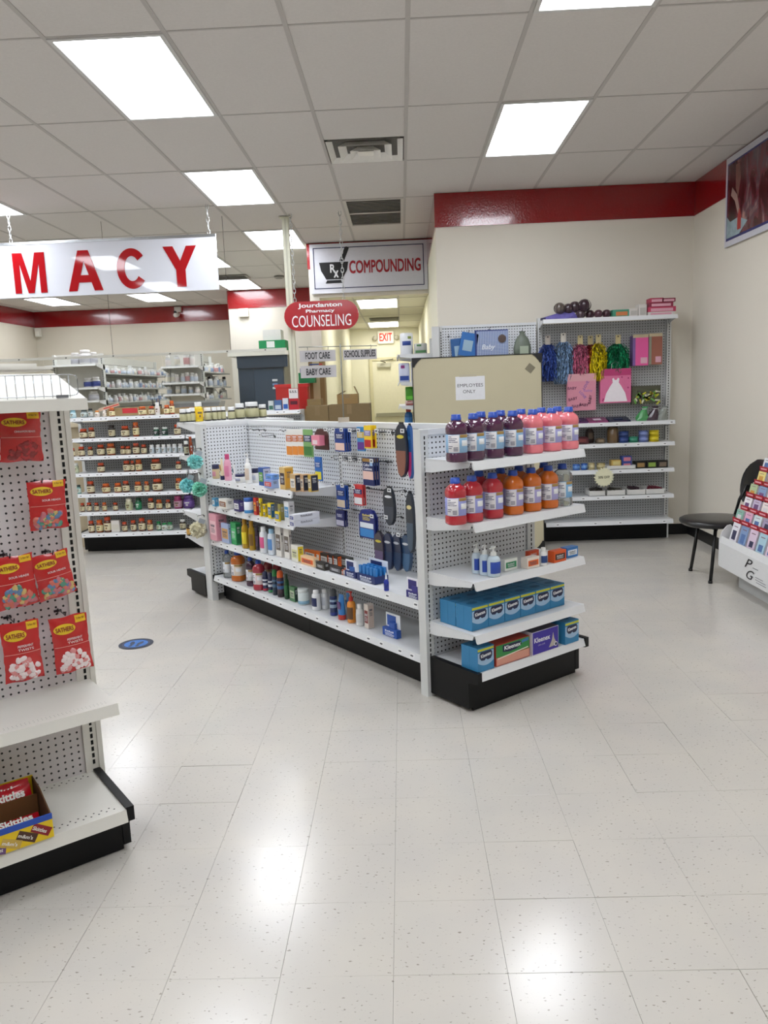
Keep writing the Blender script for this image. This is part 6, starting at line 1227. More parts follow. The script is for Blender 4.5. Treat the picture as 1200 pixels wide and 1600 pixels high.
# ------------------------------------------------------------------ party goods on the wall rack
def pompom(label, x, z0, z1, w_, col, seed, tagc='c8b98a', y=7.60):
    t = empty('pom_pom', label, 'pom-pom', (x, y, z0), 0, 'shredded foil pom-poms')
    rg = random.Random(seed); mb = MB(); h_ = z1-z0
    mb2 = MB()
    for k in range(420):
        a = rg.uniform(0, 2*math.pi); q = rg.random()**.45; z0_ = h_*rg.random()**1.6*.75; f0 = rg.uniform(0, .75)
        xb, yb = w_/2*q*math.cos(a), .055*q*math.sin(a)-.012-.004*(k % 3); P = []
        fr = rg.uniform(8, 22); ph = rg.uniform(0, 6); am = rg.uniform(.004, .010)
        for i in range(8):
            f = f0+(1-f0)*i/7; zz = h_-(h_-z0_)*f; m = math.sin(min(1, f*1.5)*math.pi/2)
            dx = am*math.sin(fr*f+ph); tw = .0045*math.cos(fr*f*1.7+ph); P += [(xb*m+dx-tw, yb*m-.004, zz), (xb*m+dx+tw, yb*m+.003, zz-.002)]
        (mb if k % 2 else mb2).add(P, [(2*i, 2*i+1, 2*i+3, 2*i+2) for i in range(7)])
    obj('foil_strands', mb.mesh('strands'), M(col, .3, var=.3, scale=90), t, kind='stuff')
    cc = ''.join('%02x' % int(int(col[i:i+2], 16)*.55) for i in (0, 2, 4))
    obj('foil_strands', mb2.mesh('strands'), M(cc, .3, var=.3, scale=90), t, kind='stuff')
    obj('header_tag', CUBE, M(tagc, .5), t, (0, -.02, h_*.93), scale=(.048, .002, .085))
    obj('tag_hole', Lt('disc', [(0, 0), (.5, 0), (.5, 1), (0, 1)], 20), M('3a3a3a', .6), t, (0, -.0215, h_*.93+.070), (R(90), 0, 0), (.014, .014, .001))
BWX = lambda u: 1.30+(u-838)*.00598       # metres per column along the rack
def zpx(v): return 1.551-(v-(588))*.00613   # height on the rack face
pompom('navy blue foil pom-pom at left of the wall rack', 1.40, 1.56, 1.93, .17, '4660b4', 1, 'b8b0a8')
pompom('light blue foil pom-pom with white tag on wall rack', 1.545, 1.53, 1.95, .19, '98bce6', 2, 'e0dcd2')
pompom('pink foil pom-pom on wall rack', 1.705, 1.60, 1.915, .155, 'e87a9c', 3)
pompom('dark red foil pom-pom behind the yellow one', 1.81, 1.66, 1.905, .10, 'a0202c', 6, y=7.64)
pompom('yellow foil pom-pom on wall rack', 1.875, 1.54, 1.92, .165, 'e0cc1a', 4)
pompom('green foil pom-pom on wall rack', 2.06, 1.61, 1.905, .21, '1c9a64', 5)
def gift_bag(label, x0, x1, z0, z1, col, y=7.57):
    t = empty('gift_bag', label, 'gift bag', ((x0+x1)/2, y, z0), 0)
    w_, h_ = x1-x0, z1-z0
    obj('bag_body', MB().prism([(-w_/2, 0), (w_/2, 0), (w_/2, h_), (-w_/2, h_)], -.03, .02, 1).mesh('gb'), M(col, .4, var=.04), t)
    for s in (-.01,): obj('handle', MB().tube([(-.04, -.02, h_-.005), (-.035, -.02, h_+.045), (0, -.022, h_+.07), (.035, -.02, h_+.045), (.04, -.02, h_-.005)], .003, 6).mesh('hd'), M('e8dce0', .5), t)
    return t, w_, h_
t, w_, h_ = gift_bag('pink gift bag printed BABY on the wall rack', 1.575, 1.845, 1.275, 1.62, 'd88fa2')
bx('top_band', t, M('d9a0a8', .4), -w_/2, w_/2, -.0312, -.030, h_*.80, h_)
rg = random.Random(2)
for k, (x, z, s, rz, c) in enumerate(((-.08, .10, 'BABY', 12, '5a2a4a'), (.02, .04, 'BABY', -8, '5a2a4a'), (-.09, .20, 'BABY', 0, '6a3a5a'), (.05, .23, 'LOVE', 60, '8a6ab0'), (.09, .10, 'BABY', 80, '5a2a4a'), (0, .14, 'LOVE', -50, '9a7ac0'), (-.05, .03, 'BABY', 0, '7a4a6a'), (.06, .17, 'baby', 0, 'b080c0'))):
    text(t, s, M(c, .5), x, -.0318, z, .085, .026, .01, rot=(R(90), R(-rz), 0))
t, w_, h_ = gift_bag('pink gift bag with white dress print on the wall rack', 1.885, 2.175, 1.335, 1.655, 'd8709a')
bx('top_band', t, M('b83a72', .4), -w_/2, w_/2, -.0312, -.030, h_*.80, h_)
obj('dress_print', MB().prism([(-.11, .012), (.11, .012), (.09, .09), (.05, .16), (.028, .19), (.034, .225), (.02, .235), (.01, .215), (-.01, .215), (-.02, .235), (-.034, .225), (-.028, .19), (-.05, .16), (-.09, .09)], -.0322, -.0305, 1).mesh('dress'), M('efe8ee', .5), t)
mb = MB()
for k in range(14):
    x, z = rg.uniform(-.13, .13), rg.uniform(.02, .24)
    if abs(x) > .09 or z > .2: mb.lathe([(0, 0), (.008, 0)], 8, cx=x, cy=0, cz=0)
    for i in range(len(mb.v)-16 if len(mb.v) >= 16 else 0, len(mb.v)):
        if abs(mb.v[i][2]) < 1e-6 and abs(mb.v[i][1]) < .02: mb.v[i] = (mb.v[i][0], -.0315, z+mb.v[i][1])
obj('polka_dots', mb.mesh('dots'), M('a8306a', .5), t, kind='stuff')
for (x0, x1, z0, z1, c, s, lab) in ((2.20, 2.345, 1.675, 1.955, 'e0599a', '7a5a9a', 'hot pink gift box hanging at the right of wall rack'), (2.35, 2.475, 1.68, 1.96, '9a5f4e', '8a8a7a', 'brown gift box hanging beside the right upright')):
    t = empty('gift_box', lab, 'gift box', ((x0+x1)/2, 7.60, z0))
    w_ = x1-x0; h_ = z1-z0
    bx('carton', t, M(s, .45), -w_/2, w_/2, -.02, .08, 0, h_); bx('front_print', t, M(c, .4), -w_/2+.025, w_/2, -.0215, -.02, .0, h_-.02)
    bx('top_flap', t, M('c8b898', .5), -w_/2, w_/2, -.022, -.018, h_-.02, h_+.01); bx('barcode_label', t, M('d8a8b8', .5, var=.3, scale=120), .0, w_/2-.01, -.0225, -.0215, .02, .075)
t = empty('ribbon_pack', 'clear bag of coloured bows hanging low on the wall rack', 'package', (2.34, 7.58, 1.315))
bx('bag', t, M('5a6048', .15, trans=.3), -.15, .12, -.02, .03, 0, .17); bx('header', t, M('4a4a3a', .5), -.15, .12, -.022, -.019, .14, .17)
for k in range(34):
    rg2 = random.Random(k); c = ['c8c83a', '6aa84a', 'd8d8c0', '3a3a34', 'b8a83a'][k % 5]
    q = obj('bow', CUBE, M(c, .4), t, (rg2.uniform(-.13, .1), -.024, rg2.uniform(.01, .11)), (0, R(rg2.uniform(0, 180)), 0), (.045, .006, .014))
# upper shelf of the wall rack
ZT = 2.126
t = empty('fan_pack', 'blue and violet folded paper fan on top of the wall rack', 'party decoration', (1.50, 7.50, ZT))
mb = MB()
for k in range(9): mb.add([(-.17, -.02, .003+.002*k), (.02+.02*k, -.05+.01*k, .0), (.12, -.02+.008*k, .012*k), (-.15, .0, .006+.002*k)], [(0, 1, 2, 3)])
obj('folds', mb.mesh('fan'), M('6a62a8', .4, var=.5, scale=30), t)
bx('binding', t, M('2a2a4a', .5), -.18, -.14, -.04, .02, 0, .018)
for k, (x, z, q, c) in enumerate(((1.50, .05, .055, '6a5f58'), (1.585, .05, .05, '4a3a40'), (1.65, .06, .055, '4f3f45'), (1.73, .06, .062, '3f2c34'), (1.70, .0, .045, '55444a'), (1.79, .0, .042, '4a3038'), (1.86, .0, .040, '5a3a44'), (1.94, .0, .040, '4f333c'))):
    t = empty('bow_ball', 'dark plum ribbon ball, %s from left on top of the wall rack' % ORD[k], 'bow', (x, 7.52+.02*(k % 3), ZT+z), 0, 'plum ribbon balls')
    mb = MB()
    for j in range(10):
        a = j*.63; ca, sa = math.cos(a), math.sin(a)
        P = []
        for i in range(9):
            b_ = math.pi*i/8; rr_ = q*math.sin(b_); zz = q*.95-q*.95*math.cos(b_)
            for s in (-.010, .010): P.append((rr_*ca-s*sa, rr_*sa+s*ca, zz))
        mb.add(P, [(2*i, 2*i+2, 2*i+3, 2*i+1) for i in range(8)], True)
    obj('loops', mb.mesh('loops'), M(c, .3, var=.3, scale=40), t)
    obj('core', Lt('ballcore', [(0, 0), (.35, .12), (.46, .5), (.35, .88), (0, 1)], 12), M(c, .5), t, scale=(q*1.7, q*1.7, q*1.8))
for (x0, x1, z0, z1, c, lab) in ((1.98, 2.13, 0, .065, '3f8a70', 'teal and orange carton on top of the wall rack'), (2.13, 2.21, 0, .07, 'cfcac4', 'small white carton left of the taller white one on wall rack'), (2.215, 2.29, 0, .105, 'd2cdc8', 'taller white carton beside the stacked pink packs')):
    t = empty('small_carton', lab, 'box', ((x0+x1)/2, 7.52, ZT+z0)); w_ = x1-x0
    bx('carton', t, M(c, .5), -w_/2, w_/2, -.05, .05, 0, z1); bx('front_print', t, M('c87a4a' if c == '3f8a70' else 'b8b4ae', .5, var=.4, scale=60), -w_*.3, w_*.4, -.0512, -.05, .01, z1*.7)
for k, (x0, x1, z0, z1, c) in enumerate(((2.30, 2.54, 0, .03, 'd8d2ce'), (2.30, 2.555, .031, .075, 'b83a5a'), (2.31, 2.53, .076, .115, '8a2a44'), (2.32, 2.44, .116, .155, 'a8324f'), (2.43, 2.55, .117, .15, '7a2438'))):
    t = empty('pink_pack', 'flat %s pack, %s from the bottom of the pile on wall rack' % ('white' if k == 0 else 'pink and maroon', ORD[k]), 'package', ((x0+x1)/2, 7.52, ZT+z0), 0, 'pile of flat packs on the wall rack'); w_ = x1-x0
    bx('carton', t, M(c, .4, var=.35, scale=60), -w_/2, w_/2, -.06, .06, 0, z1-z0); bx('front_print', t, M('d8a0b0', .5, var=.4, scale=90), -w_*.4, w_*.4, -.0612, -.06, .004, (z1-z0)*.7)
# shelf A: folded packs
for k, (x, w_, c, c2, lab) in enumerate(((1.66, .18, '4a2a5a', '5a3a6a', 'purple folded table cover on upper open shelf of wall rack'), (1.85, .18, '8a3a6a', 'd8c8d4', 'pink and white folded table cover beside the purple one'), (2.05, .20, '1c2440', '2a3252', 'navy folded table cover on wall rack shelf'))):
    t = empty('folded_cover', lab, 'package', (x, 7.52, 1.158)); 
    obj('fold', MB().prism([(-.08, 0), (.09, 0), (.09, .045), (-.06, .012)], -w_/2, w_/2, 0).mesh('fold'), M(c, .25, coat=.4, var=.15), t)
    obj('card_insert', CUBE, M(c2, .4), t, (0, 0, .027), (R(11), 0, 0), (w_*.4, .06, .002))
for (x, c, lab) in ((2.27, '4a9a5a', 'crumpled green party bag on wall rack shelf'), (2.37, '3a2434', 'dark plum party bag leaning on wall rack shelf'), (2.46, '8a8f88', 'clear crumpled party bag at shelf end of wall rack')):
    t = empty('party_bag', lab, 'package', (x, 7.53, 1.158))
    rg = random.Random(int(x*100)); mb = MB(); n = 10; P = []
    for j, (zz, q) in enumerate(((0, .055), (.03, .06), (.07, .04), (.11, .022), (.13, .03))):
        for i in range(n): a = 2*math.pi*i/n; P.append((q*math.cos(a)*rg.uniform(.8, 1.2)+zz*.3, q*.7*math.sin(a)*rg.uniform(.8, 1.2), zz))
    mb.add(P, [(j*n+i, j*n+(i+1) % n, (j+1)*n+(i+1) % n, (j+1)*n+i) for j in range(4) for i in range(n)]+[tuple(range(n))[::-1]])
    obj('crumpled_film', mb.mesh('film'), M(c, .2, coat=.5), t); obj('tie', Lt('tie', [(.0, 0), (.5, 0), (.5, 1), (0, 1)], 10), M('d8d8d8', .4), t, (.03, 0, .105), scale=(.045, .045, .008))
# shelf B: potpourri, ribbon spools
def spool(x, z, c, lab):
    t = empty('ribbon_spool', lab, 'ribbon', (x, 7.50, z), 0, 'ribbon spools on the wall rack')
    obj('ribbon', Lt('spool_r', [(.18, .06), (.48, .06), (.48, .94), (.18, .94)], 20), M(c, .3, var=.08), t, scale=(.092, .092, .052))
    for zz in (0, .049): obj('flange', Lt('spool_f', [(0, 0), (.5, 0), (.5, .06), (0, .06)], 20), M(c, .4, var=.2), t, (0, 0, zz), scale=(.092, .092, .052))
for x, c, n_, k in ((2.10, '3a4f8a', 'navy', 2), (2.19, '3f8f72', 'green', 1), (2.285, '7f8ec4', 'lilac', 2), (2.385, 'e0cc2a', 'yellow', 2)):
    for q in range(k): spool(x, .9585+q*.054, c, '%s ribbon spool%s on the wall rack' % (n_, '' if k == 1 else (', lower of its stack' if q == 0 else ', upper of its stack')))
for (x, w_, h_, c, c2, lab) in ((1.70, .15, .07, '5a2a30', '7a3a3a', 'maroon bag of potpourri on wall rack'), (1.88, .09, .05, '6a5a48', '8a7a60', 'small brown carton on wall rack beside the potpourri jar'), (1.80, .08, .14, '3a2a24', '5a4a3a', 'dark brown upright pack behind the small brown carton')):
    t = empty('potpourri_pack', lab, 'package', (x, 7.52 if h_ < .1 else 7.60, .9585))
    obj('pack', Lt('pillow', [(0, 0), (.45, .02), (.5, .3), (.46, .75), (.3, .97), (0, 1)], 16, 4.0), M(c, .4, var=.5, scale=60), t, scale=(w_, .09, h_)); obj('label', CUBE, M(c2, .5), t, (0, -.046, h_*.3), scale=(w_*.5, .002, h_*.4))
t = empty('potpourri_jar', 'tall clear jar of brown potpourri on wall rack', 'jar', (2.0, 7.52, .9585))
obj('glass', Lt('ppj', [(0, 0), (.48, 0), (.5, .03), (.5, .86), (.4, .92), (0, .92)], 20), M('6a5234', .12, coat=.6, var=.6, scale=70), t, scale=(.105, .105, .155))
obj('lid', Lt('ppl', [(0, .9), (.44, .9), (.44, 1), (0, 1)], 20), M('4a3a2a', .4), t, scale=(.105, .105, .155))
# shelf C
for (x0, x1, h_, c, c2, lab) in ((1.62, 1.69, .055, '3a6ab8', '6a9ad8', 'blue candle tin, left of pair on wall rack'), (1.70, 1.76, .06, '2f5fae', '7aa8e0', 'blue candle tin, right of pair on wall rack'), (1.77, 1.83, .062, 'b8a878', 'd8cca0', 'tan candle, left of pair on wall rack'), (1.85, 1.93, .058, 'a89a68', 'ccc090', 'tan candle, right of pair on wall rack')):
    t = empty('candle', lab, 'candle', ((x0+x1)/2, 7.52, .7105)); w_ = x1-x0
    obj('wax', Lt('cndl', [(0, 0), (.48, 0), (.5, .05), (.5, .95), (.46, 1), (0, 1)], 18), M(c, .35), t, scale=(w_, w_, h_)); obj('label', sleeve('cndl_l', .507, .25, .7), M(c2, .5, var=.1), t, scale=(w_, w_, h_))
t = empty('white_tray', 'white open tray on wall rack shelf holding small cartons', 'tray', (2.06, 7.50, .7105))
mb = MB(); mb.box(-.14, .14, -.06, .06, 0, .004); mb.box(-.14, .14, -.06, -.056, 0, .035); mb.box(-.14, .14, .056, .06, 0, .035); mb.box(-.14, -.136, -.06, .06, 0, .035); mb.box(.136, .14, -.06, .06, 0, .035)
obj('tray', mb.mesh('tray'), M('d8d8d4', .5), t)
for (x, z, c, c2, lab) in ((2.02, .03, 'c8a85a', 'd8c888', 'yellow carton in the white tray on wall rack'), (2.12, .006, '3a4f9a', 'c87a8a', 'blue carton in the white tray, lower of two'), (2.12, .064, '3a4f9a', 'c87a8a', 'blue carton in the white tray, upper of two')):
    t = empty('small_carton', lab, 'box', (x, 7.50, .7105+z)); bx('carton', t, M(c, .45), -.045, .045, -.04, .04, 0, .056); bx('front_print', t, M(c2, .5, var=.3, scale=80), -.03, .035, -.0412, -.04, .01, .045)
for k, (x0, x1, c2) in enumerate(((2.20, 2.30, '9a7a4a'), (2.305, 2.405, '8aa84a'), (2.41, 2.505, '7a6a5a'))):
    t = empty('black_pack', 'black carton with picture, %s of three in a row on wall rack' % ORD[k], 'box', ((x0+x1)/2, 7.50, .7105), 0, 'black picture cartons'); w_ = x1-x0
    bx('carton', t, M('14120f', .4), -w_/2, w_/2, -.05, .05, 0, .066); bx('picture', t, M(c2, .5, var=.5, scale=60), -w_*.34, w_*.34, -.0512, -.05, .012, .052)
# shelf D: white trays
for k, (x0, x1, c) in enumerate(((1.76, 1.91, '3a3430'), (1.93, 2.10, '4a463e'), (2.12, 2.29, '3a2430'), (2.30, 2.47, '6a2434'))):
    t = empty('goods_tray', 'open white tray of small dark goods, %s from left on lowest shelf of wall rack' % ORD[k], 'tray', ((x0+x1)/2, 7.51, .4605), 0, 'white goods trays'); w_ = x1-x0
    mb = MB(); mb.box(-w_/2, w_/2, -.075, .10, 0, .004); mb.box(-w_/2, w_/2, -.075, -.070, 0, .05); mb.box(-w_/2, w_/2, .095, .1, 0, .06); mb.box(-w_/2, -w_/2+.005, -.07, .095, 0, .055); mb.box(w_/2-.005, w_/2, -.07, .095, 0, .055)
    obj('tray', mb.mesh('gt'), M('d9d9d6', .5), t); mb = MB(); rg = random.Random(k)
    for j in range(14): mb.box(-.03, .03, -.012, .012, 0, .012, rot=Matrix.Rotation(rg.uniform(-.5, .5), 3, 'Z') @ Matrix.Rotation(rg.uniform(-.3, .3), 3, 'Y'), at=(rg.uniform(-w_*.28, w_*.28), rg.uniform(-.04, .07), .035+.02*rg.random()))
    obj('contents', mb.mesh('gc'), M(c, .4, var=.5, scale=80), t, kind='stuff')
# starburst discount sign
t = empty('discount_sign', 'cream starburst discount sign hung on wall rack shelf edge', 'sign', (1.888, 7.395, .645))
P = []
for i in range(40): a = 2*math.pi*i/40; q = .098 if i % 2 == 0 else .078; P.append((q*math.cos(a), q*math.sin(a)))
obj('starburst', MB().prism(P, -.002, .002, 1).mesh('star'), M('e2e0c0', .6), t); text(t, '50% OFF!', M('4a4a3a', .6), 0, -.003, -.012, .105, .024, .01)
# left pegboard section goods
t = empty('baby_album', 'blue gingham Baby album hanging above the folding table', 'album', (.872, 7.62, 1.80)); 
def gingham():
    m = bpy.data.materials.new('gingham'); m.use_nodes = True; N = m.node_tree.nodes; Lk = m.node_tree.links; p = N['Principled BSDF']; p.inputs['Roughness'].default_value = .5
    tc = N.new('ShaderNodeTexCoord'); sp = N.new('ShaderNodeSeparateXYZ'); Lk.new(tc.outputs['Object'], sp.inputs[0]); o = []
    for ax in (0, 2):
        d = N.new('ShaderNodeMath'); d.operation = 'DIVIDE'; d.inputs[1].default_value = .05; Lk.new(sp.outputs[ax], d.inputs[0])
        f = N.new('ShaderNodeMath'); f.operation = 'FRACT'; Lk.new(d.outputs[0], f.inputs[0]); g_ = N.new('ShaderNodeMath'); g_.operation = 'GREATER_THAN'; g_.inputs[1].default_value = .5; Lk.new(f.outputs[0], g_.inputs[0]); o.append(g_.outputs[0])
    s = N.new('ShaderNodeMath'); s.operation = 'ADD'; Lk.new(o[0], s.inputs[0]); Lk.new(o[1], s.inputs[1])
    h = N.new('ShaderNodeMath'); h.operation = 'MULTIPLY'; h.inputs[1].default_value = .5; Lk.new(s.outputs[0], h.inputs[0])
    mx = N.new('ShaderNodeMix'); mx.data_type = 'RGBA'; mx.inputs[6].default_value = hexc('c8d4e8')+(1,); mx.inputs[7].default_value = hexc('3a5aa0')+(1,); Lk.new(h.outputs[0], mx.inputs[0]); Lk.new(mx.outputs[2], p.inputs['Base Color']); return m
obj('cover', CUBE, gingham(), t, (0, 0, 0), scale=(.315, .03, .265)); bx('spine', t, M('2a3f80', .5), -.1575, -.14, -.017, .016, 0, .265); bx('rim', t, M('2a3f80', .5), -.14, .1575, -.0165, .0155, .255, .265)
text(t, 'Baby', M('e8ecf4', .5), -.03, -.0175, .07, .13, .06, .01, shear=.3)
obj('bear_applique', Lt('disc', [(0, 0), (.5, 0), (.5, 1), (0, 1)], 20), M('5a4a44', .6, var=.4, scale=60), t, (.10, -.016, .18), (R(90), 0, 0), (.075, .075, .008))
for (x, z, rz, c, lab) in ((.62, 1.83, 12, '2f6fb8', 'blue gift bag tilted left of the gingham album'), (.57, 1.78, -4, '2a5f9a', 'dark blue gift bag behind the tilted blue one')):
    t = empty('small_gift_bag', lab, 'gift bag', (x, 7.62 if rz > 0 else 7.66, z)); t.rotation_euler = (0, R(rz), 0)
    bx('bag_body', t, M(c, .3), -.07, .09, -.015, .015, 0, .22); bx('window', t, M('9ab8cc', .3, var=.4, scale=50), -.04, .05, -.0165, -.015, .05, .15)
    obj('handle', MB().tube([(-.03, 0, .22), (0, 0, .28), (.04, 0, .22)], .003, 5).mesh('h'), M('c8d0d8', .5), t)
t = empty('bath_set', 'grey and green netted gift set hanging by the folding table corner', 'gift set', (1.165, 7.62, 1.80))
obj('bag', Lt('net', [(0, 0), (.46, .03), (.5, .35), (.36, .7), (.12, .9), (.2, 1)], 14, 2.5), M('6a7468', .4, var=.5, scale=50), t, scale=(.17, .1, .24)); bx('label', t, M('a8b4a0', .5), -.03, .05, -.056, -.05, .03, .1)
for (x, z) in ((.47, 2.03), (.66, 2.06), (.86, 2.08), (1.17, 2.05)): hook('wire hook on the pegboard above the folding table at %d cm' % (x*100), (x, 7.70, z), 0, False, .08, 'hooks above the folding table', 0)

# ------------------------------------------------------------------ paper goods in the hallway mouth (rack faces -X)
t = empty('paper_towel_roll', 'white wrapped paper towel roll on the hallway side rack', 'paper towels', (.068, 8.02, 1.8815))
obj('wrapper', Lt('ptr', [(0, 0), (.46, .0), (.5, .02), (.5, .97), (.42, 1), (0, 1)], 20), M('dfe2e6', .3, coat=.3), t, scale=(.13, .13, .212)); obj('print', sleeve('ptr_p', .507, .42, .62, a0=-130, a1=-50), M('24408a', .4, var=.3, scale=40), t, scale=(.13, .13, .212)); obj('seal', sleeve('ptr_s', .507, .72, .84, a0=-80, a1=-45), M('8a9a4a', .4), t, scale=(.13, .13, .212))
for (x, y, z, w_, d_, h_, c, c2, lab) in ((.205, 7.98, 1.8815, .13, .2, .10, 'b8bab4', '4a7a4a', 'grey and green tissue carton right of the paper towel roll'), (.035, 8.0, 1.6115, .11, .16, .185, 'c8cce0', '24408a', 'white and blue paper goods pack on the side rack second shelf'), (.125, 7.98, 1.6115, .05, .14, .19, 'dcdce0', 'c8ccd4', 'narrow white pack beside the white and blue pack'), (.09, 8.0, 1.3765, .11, .15, .05, 'b89a94', '8a3a34', 'pinkish flat pack under the bright green pack'), (.09, 8.0, 1.4270, .10, .14, .135, '4fa030', '6ac040', 'bright green pack on the side rack third shelf')):
    t = empty('paper_pack', lab, 'package', (x, y, z))
    obj('pack', Lt('softpack', [(0, 0), (.47, .0), (.5, .04), (.5, .95), (.46, 1), (0, 1)], 20, 6.0), M(c, .35), t, scale=(w_, d_, h_)); bx('front_print', t, M(c2, .45, var=.2, scale=40), -w_*.4, w_*.4, -d_/2-.003, -d_/2, h_*.08, h_*.32); bx('badge', t, M('8a3a7a' if c2 == '24408a' else c2, .45), -w_*.3, w_*.05, -d_/2-.003, -d_/2, h_*.72, h_*.88)
t = empty('spray_bottle', 'blue cleaner bottle with red cap on side rack below the folding table corner', 'bottle', (.065, 8.06, 1.1315)); k_bottle(t, .085, .085, .22, ('24609a', 'a8302a', '3a7ab8'))

# ------------------------------------------------------------------ right wall: poster, chair, greeting cards
t = empty('wall_poster', 'large framed poster with navy border high on the right wall', 'poster', (XR-.012, 6.10, 2.625), -90)
bx('backing', t, M('c9c9d2', .35), -.90, .90, -.012, 0, 0, .715); bx('navy_border', t, M('1c2068', .35), -.865, .865, -.0135, -.012, .045, .665)
obj('print', MB().box(-.85, .85, -.0148, -.0135, .065, .65).mesh('print'), poster_material(), t)
obj('pale_cloth_print', MB().prism([(-.85, .065), (-.6, .065), (-.45, .14), (-.62, .2), (-.78, .19), (-.85, .24)], -.0156, -.0148, 1).mesh('cl'), M('8fa4ac', .4, var=.4, scale=25), t)
obj('red_bottle_print', MB().prism([(-.64, .1), (-.57, .1), (-.57, .2), (-.595, .26), (-.615, .26), (-.64, .2)], -.0162, -.0156, 1).mesh('bp'), M('a8302c', .4, var=.3), t)
obj('pale_arm_print', MB().prism([(-.78, .40), (-.70, .34), (-.62, .2), (-.59, .22), (-.66, .38), (-.76, .46)], -.0156, -.0148, 1).mesh('ap'), M('a88a80', .4, var=.3, scale=15), t)
obj('pale_arm_print', MB().prism([(-.70, .62), (-.62, .62), (-.6, .50), (-.64, .36), (-.69, .44)], -.0156, -.0148, 1).mesh('ap2'), M('7a5048', .4, var=.4, scale=15), t)

t = empty('side_chair', 'black armless waiting chair against the right wall behind card rack', 'chair', (2.45, 6.02, 0), -90)
CH = M('141416', .35, coat=.3); CL = M('0c0c0e', .35)
def seat_mesh():
    mb = MB(); n = 32; P = []
    for (q, z) in ((0, .475), (.6, .474), (.9, .468), (.99, .455), (1, .44), (.95, .42), (.85, .415), (0, .415)):
        for i in range(n):
            a = 2*math.pi*i/n; c, s = math.cos(a), math.sin(a); m = (abs(c)**2.6+abs(s)**2.6)**(-1/2.6)
            P.append((.24*q*m*c, -.06+.25*q*m*s, z+(.012*q if s < -.3 else 0)*0))
    return mb.add(P, [(j*n+i, j*n+(i+1) % n, (j+1)*n+(i+1) % n, (j+1)*n+i) for j in range(7) for i in range(n)], True)
obj('seat', seat_mesh().mesh('seat'), CH, t)
for sx in (-1, 1):
    obj('leg', MB().tube([(sx*.205, -.16, 0), (sx*.165, -.115, .42)], .0135, 8).mesh('leg'), CL, t)
    obj('leg', MB().tube([(sx*.205, .24, 0), (sx*.17, .16, .43), (sx*.15, .19, .58), (sx*.12, .235, .70)], .0125, 8).mesh('leg'), CL, t)
    obj('foot_cap', Lt('foot', [(0, 0), (.5, 0), (.5, 1), (0, 1)], 12), M('050505', .6), t, (sx*.205, -.16, 0), scale=(.032, .032, .02))
obj('stretcher', MB().tube([(-.17, -.11, .405), (.17, -.11, .405)], .011, 8).mesh('st'), CL, t)
mb = MB(); n = 14; P = []
for j in range(9):
    zz = .56+.34*j/8; hw = .21*math.sqrt(max(.10, 1-abs((j/8-.42)/.62)**2.4))
    for s in (0, 1):
        for i in range(n): x = -hw+2*hw*i/(n-1); P.append((x, .235-.05*(1-(x/.22)**2)*-1-.04+.05*(j/8)+(.028 if s else 0), zz))
fs = []
for j in range(8):
    for s in (0, 1):
        for i in range(n-1): a = (j*2+s)*n+i; fs.append((a, a+1, a+1+2*n, a+2*n))
    for i in (0, n-1): a = j*2*n+i; fs.append((a, a+n, a+3*n, a+2*n))
for i in range(n-1): fs.append((i, i+1, n+i+1, n+i)); a = 16*n+i; fs.append((a, a+1, a+n+1, a+n))
mb.add(P, fs, True); obj('backrest', mb.mesh('backrest'), CH, t)

cr = empty('greeting_card_rack', 'white stepped greeting card rack at the right edge', 'card rack', (2.33, 5.75, 0), -90)
CWM = M('dfe0e0', .4); CLN = 1.5
bx('base', cr, M('c8c9c8', .45), .06, CLN-.06, .12, .42, 0, .16); bx('floor_panel', cr, CWM, 0, CLN, .0, .46, .15, .162)
bx('front_panel', cr, CWM, 0, CLN, -.006, .006, .150, .330); obj('panel_lip', MB().prism([(-.006, .33), (.006, .33), (.020, .372), (.008, .376)], 0, CLN, 0).mesh('lip'), CWM, cr)
obj('side_panel', MB().prism([(-.006, .155), (.45, .155), (.45, .36), (.12, .40), (.075, .46), (.05, .455), (.012, .41), (-.006, .35)], -.012, 0, 0).mesh('sp'), CWM, cr)
bx('back_panel', cr, CWM, 0, CLN, .44, .455, .16, 1.18)
TZ = [.40+.092*k for k in range(8)]; TYY = [.045+.046*k for k in range(8)]
RS = M('b01428', .4)
for k in range(8):
    if k: bx('tier', cr, M('d8d0d0', .5), 0, CLN, TYY[k]-.004, TYY[k]+.046, TZ[k]-.006, TZ[k])
text(cr, 'P', M('15151a', .5), .50, -.0085, .247, .12, .066, 0, shear=.45, name='logo_letter'); text(cr, 'G', M('15151a', .5), .53, -.0085, .174, .12, .066, 0, shear=.45, name='logo_letter')
for (x, z, w_) in ((.60, .262, .08), (.66, .208, .11), (.68, .192, .15), (.69, .176, .14)): bx('logo_line', cr, M('9a9a9e', .5), x-w_/2, x+w_/2, -.0075, -.006, z, z+.005)
